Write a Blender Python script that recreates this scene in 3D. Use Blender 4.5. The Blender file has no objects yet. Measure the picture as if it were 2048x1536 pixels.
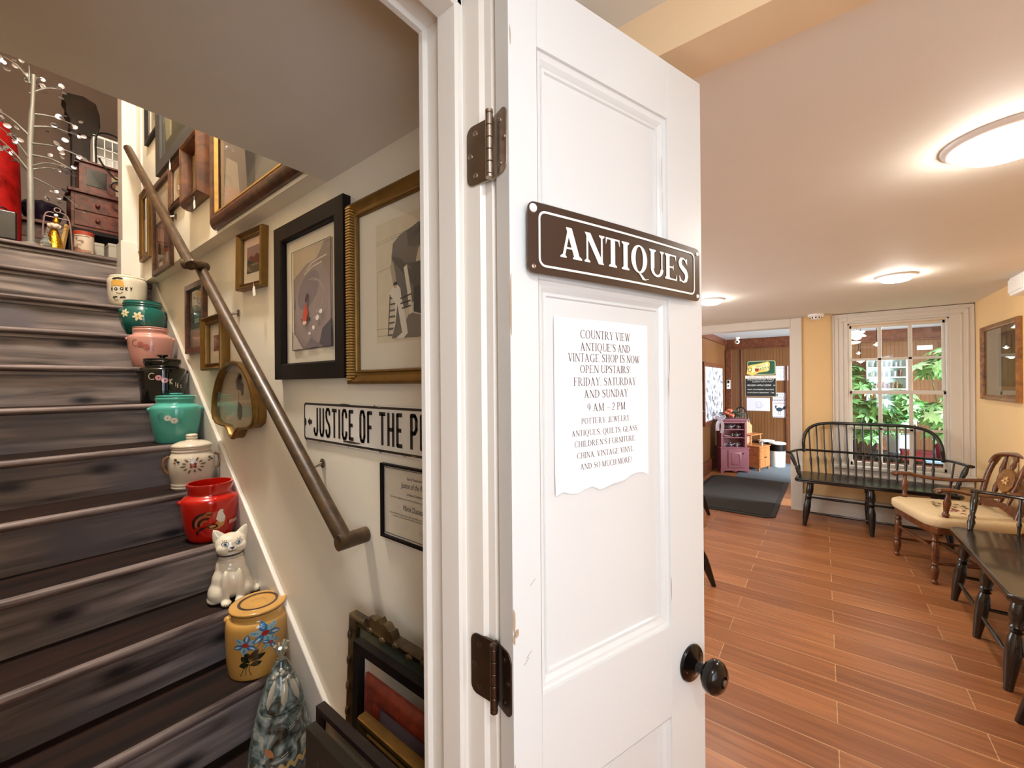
import bpy, bmesh, math, random
from mathutils import Vector, Matrix
from mathutils.geometry import tessellate_polygon
PI = math.pi
random.seed(7)
scn = bpy.context.scene
COL = scn.collection

# ------------------------------------------------------------------ camera
FPX, YAW, EYE, ROLL, CY = 810.0, math.radians(37.48), 1.41, 0.0085, 766.0
FWD = Vector((-math.sin(YAW), math.cos(YAW), 0)); RGT = Vector((math.cos(YAW), math.sin(YAW), 0)); UP = Vector((0, 0, 1))
_c, _s = math.cos(ROLL), math.sin(ROLL)
cam_d = bpy.data.cameras.new('camera'); cam = bpy.data.objects.new('camera', cam_d); COL.objects.link(cam)
cx_, cy_, cz_ = RGT*_c - UP*_s, RGT*_s + UP*_c, -FWD
cam.matrix_world = Matrix(((cx_.x, cy_.x, cz_.x, 0), (cx_.y, cy_.y, cz_.y, 0), (cx_.z, cy_.z, cz_.z, EYE), (0, 0, 0, 1)))
cam_d.sensor_width = 36; cam_d.lens = 36*FPX/2048; cam_d.shift_y = -2/2048; cam_d.clip_start = 0.02
scn.camera = cam
EYEV = Vector((0, 0, EYE))
def ray(px, py):
    x, y = (px-1024)/FPX, -(py-CY)/FPX
    return FWD + RGT*(x*_c+y*_s) + UP*(-x*_s+y*_c)
def onX(px, py, X): r = ray(px, py); return EYEV + r*(X/r.x)
def onY(px, py, Y): r = ray(px, py); return EYEV + r*(Y/r.y)
def onZ(px, py, z): r = ray(px, py); return EYEV + r*((z-EYE)/r.z)

# ------------------------------------------------------------------ world, exposure, daylight, fill light
scn.view_settings.view_transform = 'Standard'; scn.view_settings.look = 'None'
scn.view_settings.exposure = 0.35; scn.view_settings.gamma = 1.0; scn.view_settings.use_curve_mapping = False
w = bpy.data.worlds.new('world'); scn.world = w; w.use_nodes = True
w.node_tree.nodes['Background'].inputs[0].default_value = (0.75, 0.86, 1.0, 1); w.node_tree.nodes['Background'].inputs[1].default_value = 0.6
try:
    scn.cycles.use_denoising = True; scn.cycles.max_bounces = 10; scn.cycles.diffuse_bounces = 6; scn.cycles.sample_clamp_indirect = 6
except Exception: pass
def area(name, loc, direction, sx, sy, power, col, shape='RECTANGLE', spread=180):
    d = bpy.data.lights.new(name, 'AREA'); d.shape = shape; d.size = sx
    if shape in ('RECTANGLE', 'ELLIPSE'): d.size_y = sy
    d.energy = power; d.color = col; d.spread = math.radians(spread)
    o = bpy.data.objects.new(name, d); COL.objects.link(o); o.location = loc
    o.rotation_euler = Vector(direction).to_track_quat('-Z', 'Y').to_euler(); return o
WARM = (1.0, 0.80, 0.58); WARM2 = (1.0, 0.96, 0.90); COOL = (0.80, 0.90, 1.0)
area('daylight_side', (2.92, 6.25, 1.5), (-1, 0.06, -0.25), 1.2, 1.2, 210, (0.90, 0.96, 1.0), spread=115)
area('fill_room', (-2.24, 3.3, 1.25), (1, 0.0, 0.12), 1.6, 1.3, 26, (0.93, 0.97, 1.0))  # fill light added out of view to lift the ceiling and walls
area('daylight_entry', (1.05, -0.40, 1.35), (-1, 0.12, 0.0), 1.7, 1.1, 27, (0.77, 0.88, 1.0))

# ------------------------------------------------------------------ mesh helpers
def lin(h):
    h = h.lstrip('#'); v = [int(h[i:i+2], 16)/255 for i in (0, 2, 4)]
    return tuple((c/12.92 if c <= 0.04045 else ((c+0.055)/1.055)**2.4) for c in v) + (1,)
class MB:
    def __init__(s): s.v = []; s.f = []; s.m = []; s.c = []
    def add(s, vs, fs, mi=0, col=None, T=None):
        b = len(s.v)
        for p in vs:
            p = Vector(p); s.v.append(tuple(T @ p) if T else tuple(p))
        for f in fs: s.f.append(tuple(b+i for i in f)); s.m.append(mi); s.c.append(col)
        return s
    def box(s, lo, hi, mi=0, col=None, T=None):
        x0, y0, z0 = lo; x1, y1, z1 = hi
        return s.add([(x0,y0,z0),(x1,y0,z0),(x1,y1,z0),(x0,y1,z0),(x0,y0,z1),(x1,y0,z1),(x1,y1,z1),(x0,y1,z1)],
                     [(3,2,1,0),(4,5,6,7),(0,1,5,4),(1,2,6,5),(2,3,7,6),(3,0,4,7)], mi, col, T)
    def lathe(s, prof, seg=32, mi=0, col=None, T=None, caps=True, sx=1, sy=1):
        vs = []; fs = []; n = len(prof)
        for r, z in prof:
            for k in range(seg):
                a = 2*PI*k/seg; vs.append((r*math.cos(a)*sx, r*math.sin(a)*sy, z))
        for j in range(n-1):
            for k in range(seg):
                k2 = (k+1) % seg; fs.append((j*seg+k, j*seg+k2, (j+1)*seg+k2, (j+1)*seg+k))
        if caps:
            fs.append(tuple(reversed(range(seg)))); fs.append(tuple(range((n-1)*seg, n*seg)))
        return s.add(vs, fs, mi, col, T)
    def tube(s, pts, r, seg=10, mi=0, col=None, T=None, caps=True, flat=1.0, up=None):
        pts = [Vector(p) for p in pts]; n = len(pts); vs = []; fs = []
        rs = r if isinstance(r, (list, tuple)) else [r]*n
        ref = Vector(up) if up else None
        for i in range(n):
            d = (pts[min(i+1, n-1)]-pts[max(i-1, 0)]).normalized()
            if ref is None:
                a = Vector((0, 0, 1)) if abs(d.z) < 0.9 else Vector((1, 0, 0)); ref = a
            x = ref - d*ref.dot(d)
            if x.length < 1e-5: x = d.orthogonal()
            x.normalize(); y = d.cross(x); 
            if up is None: ref = x
            for k in range(seg):
                t = 2*PI*k/seg; vs.append(pts[i] + x*(rs[i]*math.cos(t)) + y*(rs[i]*flat*math.sin(t)))
        for j in range(n-1):
            for k in range(seg):
                k2 = (k+1) % seg; fs.append((j*seg+k, j*seg+k2, (j+1)*seg+k2, (j+1)*seg+k))
        if caps: fs.append(tuple(reversed(range(seg)))); fs.append(tuple(range((n-1)*seg, n*seg)))
        return s.add(vs, fs, mi, col, T)
    def prism(s, poly, z0, z1, mi=0, col=None, T=None):
        n = len(poly); vs = [(x, y, z0) for x, y in poly]+[(x, y, z1) for x, y in poly]
        fs = [tuple(reversed(range(n))), tuple(range(n, 2*n))]+[(i, (i+1) % n, n+(i+1) % n, n+i) for i in range(n)]
        return s.add(vs, fs, mi, col, T)
    def poly(s, pts, z=0, mi=0, col=None, T=None):
        return s.add([(p[0], p[1], z) for p in pts], [tuple(range(len(pts)))], mi, col, T)
    def turned(s, p0, p1, prof, seg=12, mi=0, T=None):
        p0, p1 = Vector(p0), Vector(p1); L = (p1-p0).length
        M = Matrix.Translation(p0) @ (p1-p0).to_track_quat('Z', 'Y').to_matrix().to_4x4()
        if T: M = T @ M
        return s.lathe([(r, t*L) for t, r in prof], seg, mi, None, M)
    def sphere(s, c, r, seg=16, mi=0, col=None, T=None, sc=(1, 1, 1)):
        n = seg//2; prof = [(max(1e-4, math.sin(PI*i/n)), -math.cos(PI*i/n)) for i in range(n+1)]
        M = Matrix.Translation(Vector(c)) @ Matrix.Diagonal((r*sc[0], r*sc[1], r*sc[2], 1))
        return s.lathe(prof, seg, mi, col, (T @ M) if T else M)
def obj(name, mb, mats, parent=None, smooth=35, bevel=0, bseg=2, recalc=True):
    me = bpy.data.meshes.new(name); me.from_pydata(mb.v, [], mb.f)
    for m_ in (mats if isinstance(mats, (list, tuple)) else [mats]): me.materials.append(m_)
    for p, mi in zip(me.polygons, mb.m): p.material_index = mi
    if any(c is not None for c in mb.c):
        at = me.color_attributes.new('Col', 'FLOAT_COLOR', 'CORNER'); cache = {}
        for p, c in zip(me.polygons, mb.c):
            if c is None: c = 'ffffff'
            if c not in cache: cache[c] = lin(c)
            for li in p.loop_indices: at.data[li].color = cache[c]
    if recalc:
        bm = bmesh.new(); bm.from_mesh(me); bmesh.ops.recalc_face_normals(bm, faces=bm.faces[:]); bm.to_mesh(me); bm.free()
    if smooth:
        me.shade_smooth(); me.set_sharp_from_angle(angle=math.radians(smooth))
    o = bpy.data.objects.new(name, me); COL.objects.link(o)
    if parent: o.parent = parent
    if bevel:
        b = o.modifiers.new('bevel', 'BEVEL'); b.width = bevel; b.segments = bseg; b.limit_method = 'ANGLE'; b.angle_limit = math.radians(50); b.harden_normals = True
    return o
def tag(o, label, cat, group=None):
    o['label'] = label; o['category'] = cat
    if group: o['group'] = group
    return o
def thing(name, label, cat, T=None, loc=None, rz=0, group=None):
    o = bpy.data.objects.new(name, None); COL.objects.link(o); o.empty_display_size = 0.05
    if T is not None: o.matrix_world = T
    else: o.location = loc; o.rotation_euler = (0, 0, rz)
    return tag(o, label, cat, group)
def struct(name, mb, mats, parent=None, **k):
    o = obj(name, mb, mats, parent, **k)
    if not parent: o['kind'] = 'structure'
    return o
def TF(origin, right, up=(0, 0, 1), tilt=0):
    r = Vector(right).normalized(); u = Vector(up).normalized(); n = r.cross(u).normalized(); u = n.cross(r)
    M = Matrix(((r.x, u.x, n.x, origin[0]), (r.y, u.y, n.y, origin[1]), (r.z, u.z, n.z, origin[2]), (0, 0, 0, 1)))
    return M @ Matrix.Rotation(tilt, 4, 'Z')
def dup(root, loc=None, rz=None, label=None, group=None, M=None):
    r = root.copy(); COL.objects.link(r)
    if M is not None: r.matrix_world = M
    if loc is not None: r.location = loc
    if rz is not None: r.rotation_euler = (0, 0, rz)
    if label: r['label'] = label
    if group: r['group'] = group
    for ch in list(root.children):
        c = ch.copy(); COL.objects.link(c); c.parent = r; c.matrix_parent_inverse = ch.matrix_parent_inverse
        for g in ch.children:
            d = g.copy(); COL.objects.link(d); d.parent = c
    return r
def ell(cx, cy, rx, ry, n=20, a0=0, a1=360, rot=0):
    out = []; full = abs(a1-a0) >= 360; cr, sr = math.cos(math.radians(rot)), math.sin(math.radians(rot))
    for i in range(n if full else n+1):
        a = math.radians(a0+(a1-a0)*i/n); x, y = rx*math.cos(a), ry*math.sin(a); out.append((cx+x*cr-y*sr, cy+x*sr+y*cr))
    return out
def rrect(w, h, r, n=5):
    o = []
    for sx, sy, a in ((1, 1, 0), (-1, 1, 90), (-1, -1, 180), (1, -1, 270)):
        for i in range(n+1):
            t = math.radians(a+90*i/n); o.append((sx*(w/2-r)+r*math.cos(t), sy*(h/2-r)+r*math.sin(t)))
    return o
def stroke(pts, wd, close=False):
    """line of given width as quads with round joints"""
    out = []; P = [Vector(p) for p in pts]
    if close: P.append(P[0])
    ws = wd if isinstance(wd, (list, tuple)) else [wd]*len(P)
    for i in range(len(P)-1):
        d = P[i+1]-P[i]
        if d.length < 1e-9: continue
        n = Vector((-d.y, d.x)).normalized(); a, b = n*(ws[i]/2), n*(ws[i+1]/2)
        out.append([tuple(P[i]+a), tuple(P[i]-a), tuple(P[i+1]-b), tuple(P[i+1]+b)])
    for i in range(1, len(P)-1): out.append(ell(P[i].x, P[i].y, ws[i]/2, ws[i]/2, 8))
    return out

# ------------------------------------------------------------------ materials
MATS = {}
def nt(name):
    m_ = bpy.data.materials.new(name); m_.use_nodes = True; n = m_.node_tree
    return m_, n, n.nodes['Principled BSDF']
def mat(name, col, rough=0.5, metal=0, noise=0.06, nscale=8, bump=0.0, bscale=60, coat=0, emit=0, ecol=None, trans=0, spec=None):
    if name in MATS: return MATS[name]
    m_, n, b = nt(name); L = n.links.new; c = lin(col)
    b.inputs['Roughness'].default_value = rough; b.inputs['Metallic'].default_value = metal
    if spec is not None: b.inputs['Specular IOR Level'].default_value = spec
    if coat: b.inputs['Coat Weight'].default_value = coat; b.inputs['Coat Roughness'].default_value = 0.08
    if trans: b.inputs['Transmission Weight'].default_value = trans
    if emit:
        b.inputs['Emission Color'].default_value = lin(ecol or col); b.inputs['Emission Strength'].default_value = emit
    tc = n.nodes.new('ShaderNodeTexCoord')
    nz = n.nodes.new('ShaderNodeTexNoise'); nz.inputs['Scale'].default_value = nscale; nz.inputs['Detail'].default_value = 4
    L(tc.outputs['Object'], nz.inputs['Vector'])
    mx = n.nodes.new('ShaderNodeMix'); mx.data_type = 'RGBA'
    mx.inputs[6].default_value = tuple(x*(1-noise) for x in c[:3])+(1,); mx.inputs[7].default_value = tuple(min(1, x*(1+noise)) for x in c[:3])+(1,)
    L(nz.outputs['Fac'], mx.inputs[0]); L(mx.outputs[2], b.inputs['Base Color'])
    if bump:
        n2 = n.nodes.new('ShaderNodeTexNoise'); n2.inputs['Scale'].default_value = bscale; n2.inputs['Detail'].default_value = 3
        L(tc.outputs['Object'], n2.inputs['Vector']); bp = n.nodes.new('ShaderNodeBump'); bp.inputs['Strength'].default_value = bump; bp.inputs['Distance'].default_value = 0.004
        L(n2.outputs['Fac'], bp.inputs['Height']); L(bp.outputs['Normal'], b.inputs['Normal'])
    MATS[name] = m_; return m_
def wood(name, c1, c2, scl=(40, 4, 40), rough=0.4, coat=0, bump=0.15, knots=0, c3=None, spec=0.5):
    if name in MATS: return MATS[name]
    m_, n, b = nt(name); L = n.links.new
    tc = n.nodes.new('ShaderNodeTexCoord'); mp = n.nodes.new('ShaderNodeMapping'); mp.inputs['Scale'].default_value = scl
    L(tc.outputs['Object'], mp.inputs['Vector'])
    nz = n.nodes.new('ShaderNodeTexNoise'); nz.inputs['Scale'].default_value = 1; nz.inputs['Detail'].default_value = 6; nz.inputs['Distortion'].default_value = 0.6
    L(mp.outputs['Vector'], nz.inputs['Vector'])
    rp = n.nodes.new('ShaderNodeValToRGB'); rp.color_ramp.elements[0].position = 0.32; rp.color_ramp.elements[1].position = 0.68
    rp.color_ramp.elements[0].color = lin(c1); rp.color_ramp.elements[1].color = lin(c2)
    L(nz.outputs['Fac'], rp.inputs['Fac']); out = rp.outputs['Color']
    if c3:
        big = n.nodes.new('ShaderNodeTexNoise'); big.inputs['Scale'].default_value = 3.0; big.inputs['Detail'].default_value = 2; L(tc.outputs['Object'], big.inputs['Vector'])
        r3 = n.nodes.new('ShaderNodeValToRGB'); r3.color_ramp.elements[0].position = 0.45; r3.color_ramp.elements[1].position = 0.7
        L(big.outputs['Fac'], r3.inputs['Fac'])
        mx = n.nodes.new('ShaderNodeMix'); mx.data_type = 'RGBA'; L(r3.outputs['Color'], mx.inputs[0]); L(out, mx.inputs[6]); mx.inputs[7].default_value = lin(c3); out = mx.outputs[2]
    if knots:
        sx_ = n.nodes.new('ShaderNodeSeparateXYZ'); L(tc.outputs['Object'], sx_.inputs[0]); cb = n.nodes.new('ShaderNodeCombineXYZ'); L(sx_.outputs[1], cb.inputs[0]); L(sx_.outputs[2], cb.inputs[1])
        mk = n.nodes.new('ShaderNodeMapping'); mk.inputs['Scale'].default_value = (2.2, 5.0, 1); L(cb.outputs[0], mk.inputs['Vector'])
        vo = n.nodes.new('ShaderNodeTexVoronoi'); vo.voronoi_dimensions = '2D'; vo.inputs['Scale'].default_value = knots; L(mk.outputs['Vector'], vo.inputs['Vector'])
        r2 = n.nodes.new('ShaderNodeValToRGB'); r2.color_ramp.elements[0].position = 0.04; r2.color_ramp.elements[1].position = 0.15
        r2.color_ramp.elements[0].color = (0.12, 0.12, 0.14, 1); r2.color_ramp.elements[1].color = (1, 1, 1, 1)
        L(vo.outputs['Distance'], r2.inputs['Fac'])
        ml = n.nodes.new('ShaderNodeMix'); ml.data_type = 'RGBA'; ml.blend_type = 'MULTIPLY'; ml.inputs[0].default_value = 1
        L(out, ml.inputs[6]); L(r2.outputs['Color'], ml.inputs[7]); out = ml.outputs[2]
    L(out, b.inputs['Base Color']); b.inputs['Roughness'].default_value = rough; b.inputs['Specular IOR Level'].default_value = spec
    if coat: b.inputs['Coat Weight'].default_value = coat; b.inputs['Coat Roughness'].default_value = 0.1
    if bump:
        bp = n.nodes.new('ShaderNodeBump'); bp.inputs['Strength'].default_value = bump; bp.inputs['Distance'].default_value = 0.003
        L(nz.outputs['Fac'], bp.inputs['Height']); L(bp.outputs['Normal'], b.inputs['Normal'])
    MATS[name] = m_; return m_
def paint(name, rough=0.6, coat=0, noise=0.08, nscale=30):
    """flat paint or ink whose hue is stored per face"""
    if name in MATS: return MATS[name]
    m_, n, b = nt(name); L = n.links.new
    at = n.nodes.new('ShaderNodeVertexColor'); at.layer_name = 'Col'
    tc = n.nodes.new('ShaderNodeTexCoord'); nz = n.nodes.new('ShaderNodeTexNoise'); nz.inputs['Scale'].default_value = nscale; nz.inputs['Detail'].default_value = 5; L(tc.outputs['Object'], nz.inputs['Vector'])
    mr = n.nodes.new('ShaderNodeMapRange'); mr.inputs[3].default_value = 1-noise; mr.inputs[4].default_value = 1+noise; L(nz.outputs['Fac'], mr.inputs[0])
    ml = n.nodes.new('ShaderNodeVectorMath'); ml.operation = 'SCALE'; L(at.outputs['Color'], ml.inputs[0]); L(mr.outputs[0], ml.inputs['Scale'])
    L(ml.outputs[0], b.inputs['Base Color']); b.inputs['Roughness'].default_value = rough
    if coat: b.inputs['Coat Weight'].default_value = coat; b.inputs['Coat Roughness'].default_value = 0.06
    MATS[name] = m_; return m_
def glass(name='clear_glass', gl=0.0, tint='ffffff'):
    if name in MATS: return MATS[name]
    m_ = bpy.data.materials.new(name); m_.use_nodes = True; n = m_.node_tree; n.nodes.clear(); L = n.links.new
    o = n.nodes.new('ShaderNodeOutputMaterial'); mx = n.nodes.new('ShaderNodeMixShader'); t = n.nodes.new('ShaderNodeBsdfTransparent'); g = n.nodes.new('ShaderNodeBsdfGlossy')
    g.inputs['Roughness'].default_value = 0.02; t.inputs['Color'].default_value = lin(tint)
    ge = n.nodes.new('ShaderNodeNewGeometry'); dt = n.nodes.new('ShaderNodeVectorMath'); dt.operation = 'DOT_PRODUCT'; L(ge.outputs['Normal'], dt.inputs[0]); L(ge.outputs['Incoming'], dt.inputs[1])
    ab = n.nodes.new('ShaderNodeMath'); ab.operation = 'ABSOLUTE'; L(dt.outputs['Value'], ab.inputs[0])
    iv = n.nodes.new('ShaderNodeMath'); iv.operation = 'SUBTRACT'; iv.inputs[0].default_value = 1; L(ab.outputs[0], iv.inputs[1])
    pw = n.nodes.new('ShaderNodeMath'); pw.operation = 'POWER'; pw.inputs[1].default_value = 5; L(iv.outputs[0], pw.inputs[0])
    fr = n.nodes.new('ShaderNodeMath'); fr.operation = 'MULTIPLY_ADD'; fr.inputs[1].default_value = 0.96; fr.inputs[2].default_value = 0.04; L(pw.outputs[0], fr.inputs[0])
    ad = n.nodes.new('ShaderNodeMath'); ad.operation = 'ADD'; ad.inputs[1].default_value = gl; ad.use_clamp = True
    L(fr.outputs[0], ad.inputs[0]); L(ad.outputs[0], mx.inputs[0]); L(t.outputs[0], mx.inputs[1]); L(g.outputs[0], mx.inputs[2]); L(mx.outputs[0], o.inputs[0])
    MATS[name] = m_; return m_
INK = paint('printed_ink', 0.7); GLAZE = paint('glaze_paint', 0.15, 0.6, 0.05); SATIN = paint('satin_paint', 0.4, 0, 0.06)
GLASS = glass(); 
M_STW = mat('cream_wall_paint', 'e2d8c4', 0.6, noise=0.03, bump=0.08, bscale=120)
M_YEL = mat('yellow_wall_paint', 'eac68e', 0.6, noise=0.03, bump=0.06, bscale=120)
M_CEIL = mat('ceiling_paint', 'e0d8cc', 0.7, noise=0.03, bump=0.05, bscale=90)
M_BEAM = mat('beam_paint', 'dfc29a', 0.65, noise=0.03)
M_TRIM = mat('trim_paint', 'dcd5ca', 0.35, noise=0.03, bump=0.05, bscale=40)
M_DOOR = mat('door_paint', 'd4d4d1', 0.32, noise=0.015, nscale=5, bump=0.04, bscale=50)
M_SCUFF = mat('bare_wood_chip', 'a58e74', 0.8)
M_MAUVE = mat('mauve_wall_paint', 'b09a8e', 0.7, noise=0.05)
M_WHITE = mat('white_enamel', 'f4f1ec', 0.35, noise=0.02)
M_BLACK = mat('black_gloss_paint', '0d0a08', 0.28, noise=0.3, nscale=20, coat=0.25)
M_STEEL = mat('aged_nickel', 'a79a8c', 0.32, 1, noise=0.2, nscale=40)
M_BRONZE = mat('aged_bronze', '5a4a40', 0.35, 1, noise=0.25, nscale=40)
M_DKMETAL = mat('oil_rubbed_bronze', '1d1715', 0.22, 0.7, noise=0.3, nscale=25, coat=0.3)
M_TREAD = wood('shaded_stair_tread', '0f0705', '2a170f', (26, 2.2, 26), 0.7, 0, 0.3, spec=0.2)  # darker than the risers: shade on the tread tops put into the colour
M_RISER = wood('stained_stair_riser', '403530', 'a5968f', (30, 2.0, 24), 0.42, 0, 0.35, 1.0, '6a6468')
M_NOSE = wood('pale_stair_nosing', '3a2c28', '8c7a74', (30, 3.0, 50), 0.5, 0, 0.5, spec=0.3)  # nosing front paler than the tread behind it
M_RAIL = wood('rail_oak', '2a1b0d', '523a1f', (14, 40, 40), 0.4, 0.05, 0.1)
M_BROWN = wood('brown_walnut', '2e170b', '5f3416', (30, 30, 30), 0.35, 0.2)
M_MAHOG = wood('mahogany', '3b150c', '70301a', (30, 30, 30), 0.4, 0.1)
M_MAPLE = wood('maple_finish', '4a2511', '75421f', (30, 30, 30), 0.28, 0.3)
M_PINE = wood('orange_pine', '9a5a2a', 'c07f45', (30, 30, 8), 0.45, 0.1)
M_GOLD = mat('gilded_wood', '80602f', 0.4, 0.75, noise=0.3, nscale=30)
M_GOLD2 = mat('bright_gilt', 'c29a55', 0.35, 0.6, noise=0.25, nscale=40)
M_DKWOOD = wood('dark_frame_wood', '0b0706', '170e0b', (30, 30, 30), 0.5, 0, 0.05, spec=0.2)
M_CREAMP = mat('cream_mount_board', 'ded3bd', 0.8, noise=0.04)
# ------------------------------------------------------------------ setting
def boxes(lst):
    m_ = MB()
    for lo, hi in lst: m_.box(lo, hi)
    return m_
ZC = 2.09; YF = 5.40; XR = 1.08; YW = 0.70; YU = 0.638; XD = -0.35
def floor_mat():
    m_, n, b = nt('plank_floor'); L = n.links.new
    tc = n.nodes.new('ShaderNodeTexCoord'); mp = n.nodes.new('ShaderNodeMapping'); mp.inputs['Location'].default_value = (-0.04+0.94, -0.0602+0.1475, 0); L(tc.outputs['Object'], mp.inputs['Vector'])
    br = n.nodes.new('ShaderNodeTexBrick'); br.inputs['Scale'].default_value = 1; br.inputs['Brick Width'].default_value = 0.94; br.inputs['Row Height'].default_value = 0.1475
    br.inputs['Mortar Size'].default_value = 0.003; br.inputs['Mortar Smooth'].default_value = 0.3; br.offset = 0.5; br.inputs['Bias'].default_value = 0
    br.inputs['Color1'].default_value = lin('a96d42'); br.inputs['Color2'].default_value = lin('8c5530'); br.inputs['Mortar'].default_value = lin('c4966c')  # pale seams paint in the glint of the bevelled board edges
    L(mp.outputs['Vector'], br.inputs['Vector'])
    m2 = n.nodes.new('ShaderNodeMapping'); m2.inputs['Scale'].default_value = (2.2, 42, 1); L(tc.outputs['Object'], m2.inputs['Vector'])
    nz = n.nodes.new('ShaderNodeTexNoise'); nz.inputs['Scale'].default_value = 1; nz.inputs['Detail'].default_value = 6; nz.inputs['Distortion'].default_value = 0.8; L(m2.outputs['Vector'], nz.inputs['Vector'])
    rp = n.nodes.new('ShaderNodeValToRGB'); rp.color_ramp.elements[0].color = (0.72, 0.70, 0.68, 1); rp.color_ramp.elements[1].color = (1.22, 1.24, 1.26, 1); rp.color_ramp.elements[0].position = 0.3; rp.color_ramp.elements[1].position = 0.7
    L(nz.outputs['Fac'], rp.inputs['Fac'])
    ml = n.nodes.new('ShaderNodeMix'); ml.data_type = 'RGBA'; ml.blend_type = 'MULTIPLY'; ml.inputs[0].default_value = 1; L(br.outputs['Color'], ml.inputs[6]); L(rp.outputs['Color'], ml.inputs[7])
    L(ml.outputs[2], b.inputs['Base Color']); b.inputs['Roughness'].default_value = 0.34
    bp = n.nodes.new('ShaderNodeBump'); bp.invert = True; bp.inputs['Strength'].default_value = 0.9; bp.inputs['Distance'].default_value = 0.003
    ad = n.nodes.new('ShaderNodeMath'); ad.operation = 'MULTIPLY_ADD'; ad.inputs[1].default_value = -0.12; L(nz.outputs['Fac'], ad.inputs[0]); L(br.outputs['Fac'], ad.inputs[2])
    L(ad.outputs[0], bp.inputs['Height']); L(bp.outputs['Normal'], b.inputs['Normal']); return m_
def bead_mat():
    m_, n, b = nt('beadboard'); L = n.links.new
    tc = n.nodes.new('ShaderNodeTexCoord'); sp = n.nodes.new('ShaderNodeSeparateXYZ'); L(tc.outputs['Object'], sp.inputs[0])
    ad = n.nodes.new('ShaderNodeMath'); ad.operation = 'ADD'; L(sp.outputs[0], ad.inputs[0]); L(sp.outputs[1], ad.inputs[1])
    mu = n.nodes.new('ShaderNodeMath'); mu.operation = 'MULTIPLY'; mu.inputs[1].default_value = 1/0.045; L(ad.outputs[0], mu.inputs[0])
    fr = n.nodes.new('ShaderNodeMath'); fr.operation = 'FRACT'; L(mu.outputs[0], fr.inputs[0])
    rp = n.nodes.new('ShaderNodeValToRGB'); e = rp.color_ramp.elements; e[0].position = 0.0; e[0].color = lin('38200e'); e[1].position = 0.18; e[1].color = lin('7a4f2a'); L(fr.outputs[0], rp.inputs['Fac'])
    nz = n.nodes.new('ShaderNodeTexNoise'); mp = n.nodes.new('ShaderNodeMapping'); mp.inputs['Scale'].default_value = (18, 18, 1.5); L(tc.outputs['Object'], mp.inputs['Vector']); L(mp.outputs['Vector'], nz.inputs['Vector']); nz.inputs['Scale'].default_value = 1
    ml = n.nodes.new('ShaderNodeMix'); ml.data_type = 'RGBA'; ml.blend_type = 'MULTIPLY'; ml.inputs[0].default_value = 0.45; L(rp.outputs['Color'], ml.inputs[6]); L(nz.outputs['Fac'], ml.inputs[7])
    L(ml.outputs[2], b.inputs['Base Color']); b.inputs['Roughness'].default_value = 0.4; return m_
M_FLOOR = floor_mat(); M_BEAD = bead_mat(); M_REDW = wood('reddish_trim_wood', '48220f', '6e3a20', (20, 20, 20), 0.4)
M_CARPET = mat('grey_carpet', '66727c', 0.95, noise=0.12, nscale=120, bump=0.4, bscale=300)
fl = MB(); fl.box((-2.42, -2.12, -0.1), (XR+0.12, YF+0.1, 0)); fl.box((-1.53, YF+0.1, -0.1), (3.12, 8.4, 0))
struct('floor', fl, M_FLOOR)
struct('floor_back', boxes([((-1.03, 6.745, 0), (3.0, 8.28, 0.008))]), M_CARPET)
struct('wall_far', boxes([((-2.42, YF, 0), (-1.40, YF+0.12, ZC)), ((-1.40, YF, 2.005), (-0.265, YF+0.12, ZC)), ((-0.265, YF, 0), (0.215, YF+0.12, ZC)),
    ((0.215, YF, 1.965), (0.915, YF+0.12, ZC)), ((0.215, YF, 0), (0.915, YF+0.12, 0.52)), ((0.915, YF, 0), (XR, YF+0.12, ZC))]), M_YEL)
struct('wall_right', boxes([((XR, -2.12, 0), (XR+0.12, YF+0.12, 2.2))]), M_YEL)
struct('wall_left', boxes([((-2.42, 0.82, 0), (-2.3, YF, ZC))]), M_YEL)
struct('wall_rear', boxes([((XD-0.18, -2.12, 0), (XR+0.12, -2.0, 2.2))]), M_YEL)
struct('wall_entry', boxes([((XD-0.18, -2.0, 0), (XD, -0.045, 2.2)), ((XD-0.18, 0.478, 0), (XD-0.03, 0.7, 2.2)), ((XD-0.18, -0.045, 2.02), (XD, 0.478, 2.2))]), M_STW)
struct('wall_stair_right', boxes([((-3.95, YW, 0), (XD-0.03, 0.82, 2.085)), ((-3.75, YU, 2.085), (-1.307, 0.82, 4.45))]), M_STW)
struct('wall_stair_left', boxes([((-3.72, -0.24, 0), (XD-0.18, -0.12, 4.45))]), M_STW)
struct('wall_upstairs', boxes([((-5.32, -1.1, 0), (-5.2, 1.9, 4.45)), ((-5.2, -1.1, 0), (-3.6, -1.0, 4.45)), ((-3.72, -1.0, 0), (-3.62, -0.24, 4.45)), ((-5.2, 1.8, 2.2), (-3.75, 1.9, 4.45)), ((-3.75, 0.82, 2.0), (-3.65, 1.9, 4.45))]), M_MAUVE)
struct('ceiling', boxes([((-2.42, 0.905, ZC), (XR+0.12, YF+0.12, 2.2))]), M_CEIL)
struct('ceiling_entry', boxes([((XD-0.18, -2.12, 2.14), (XR+0.12, 0.80, 2.26))]), M_CEIL)
struct('trim_1', boxes([((XD-0.6, 0.80, 2.042), (XR, 0.905, 2.2))]), M_BEAM)
struct('ceiling_stair', boxes([((-1.307, -0.24, 2.085), (XD-0.18, YW, 2.4))]), mat('stair_ceiling_paint', 'd8cfc2', 0.7, noise=0.04))
struct('ceiling_upstairs', boxes([((-5.32, -1.1, 4.45), (-1.0, 1.9, 4.55)), ((-1.307, -0.24, 2.4), (-1.2, YU, 4.45))]), M_CEIL)
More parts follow.
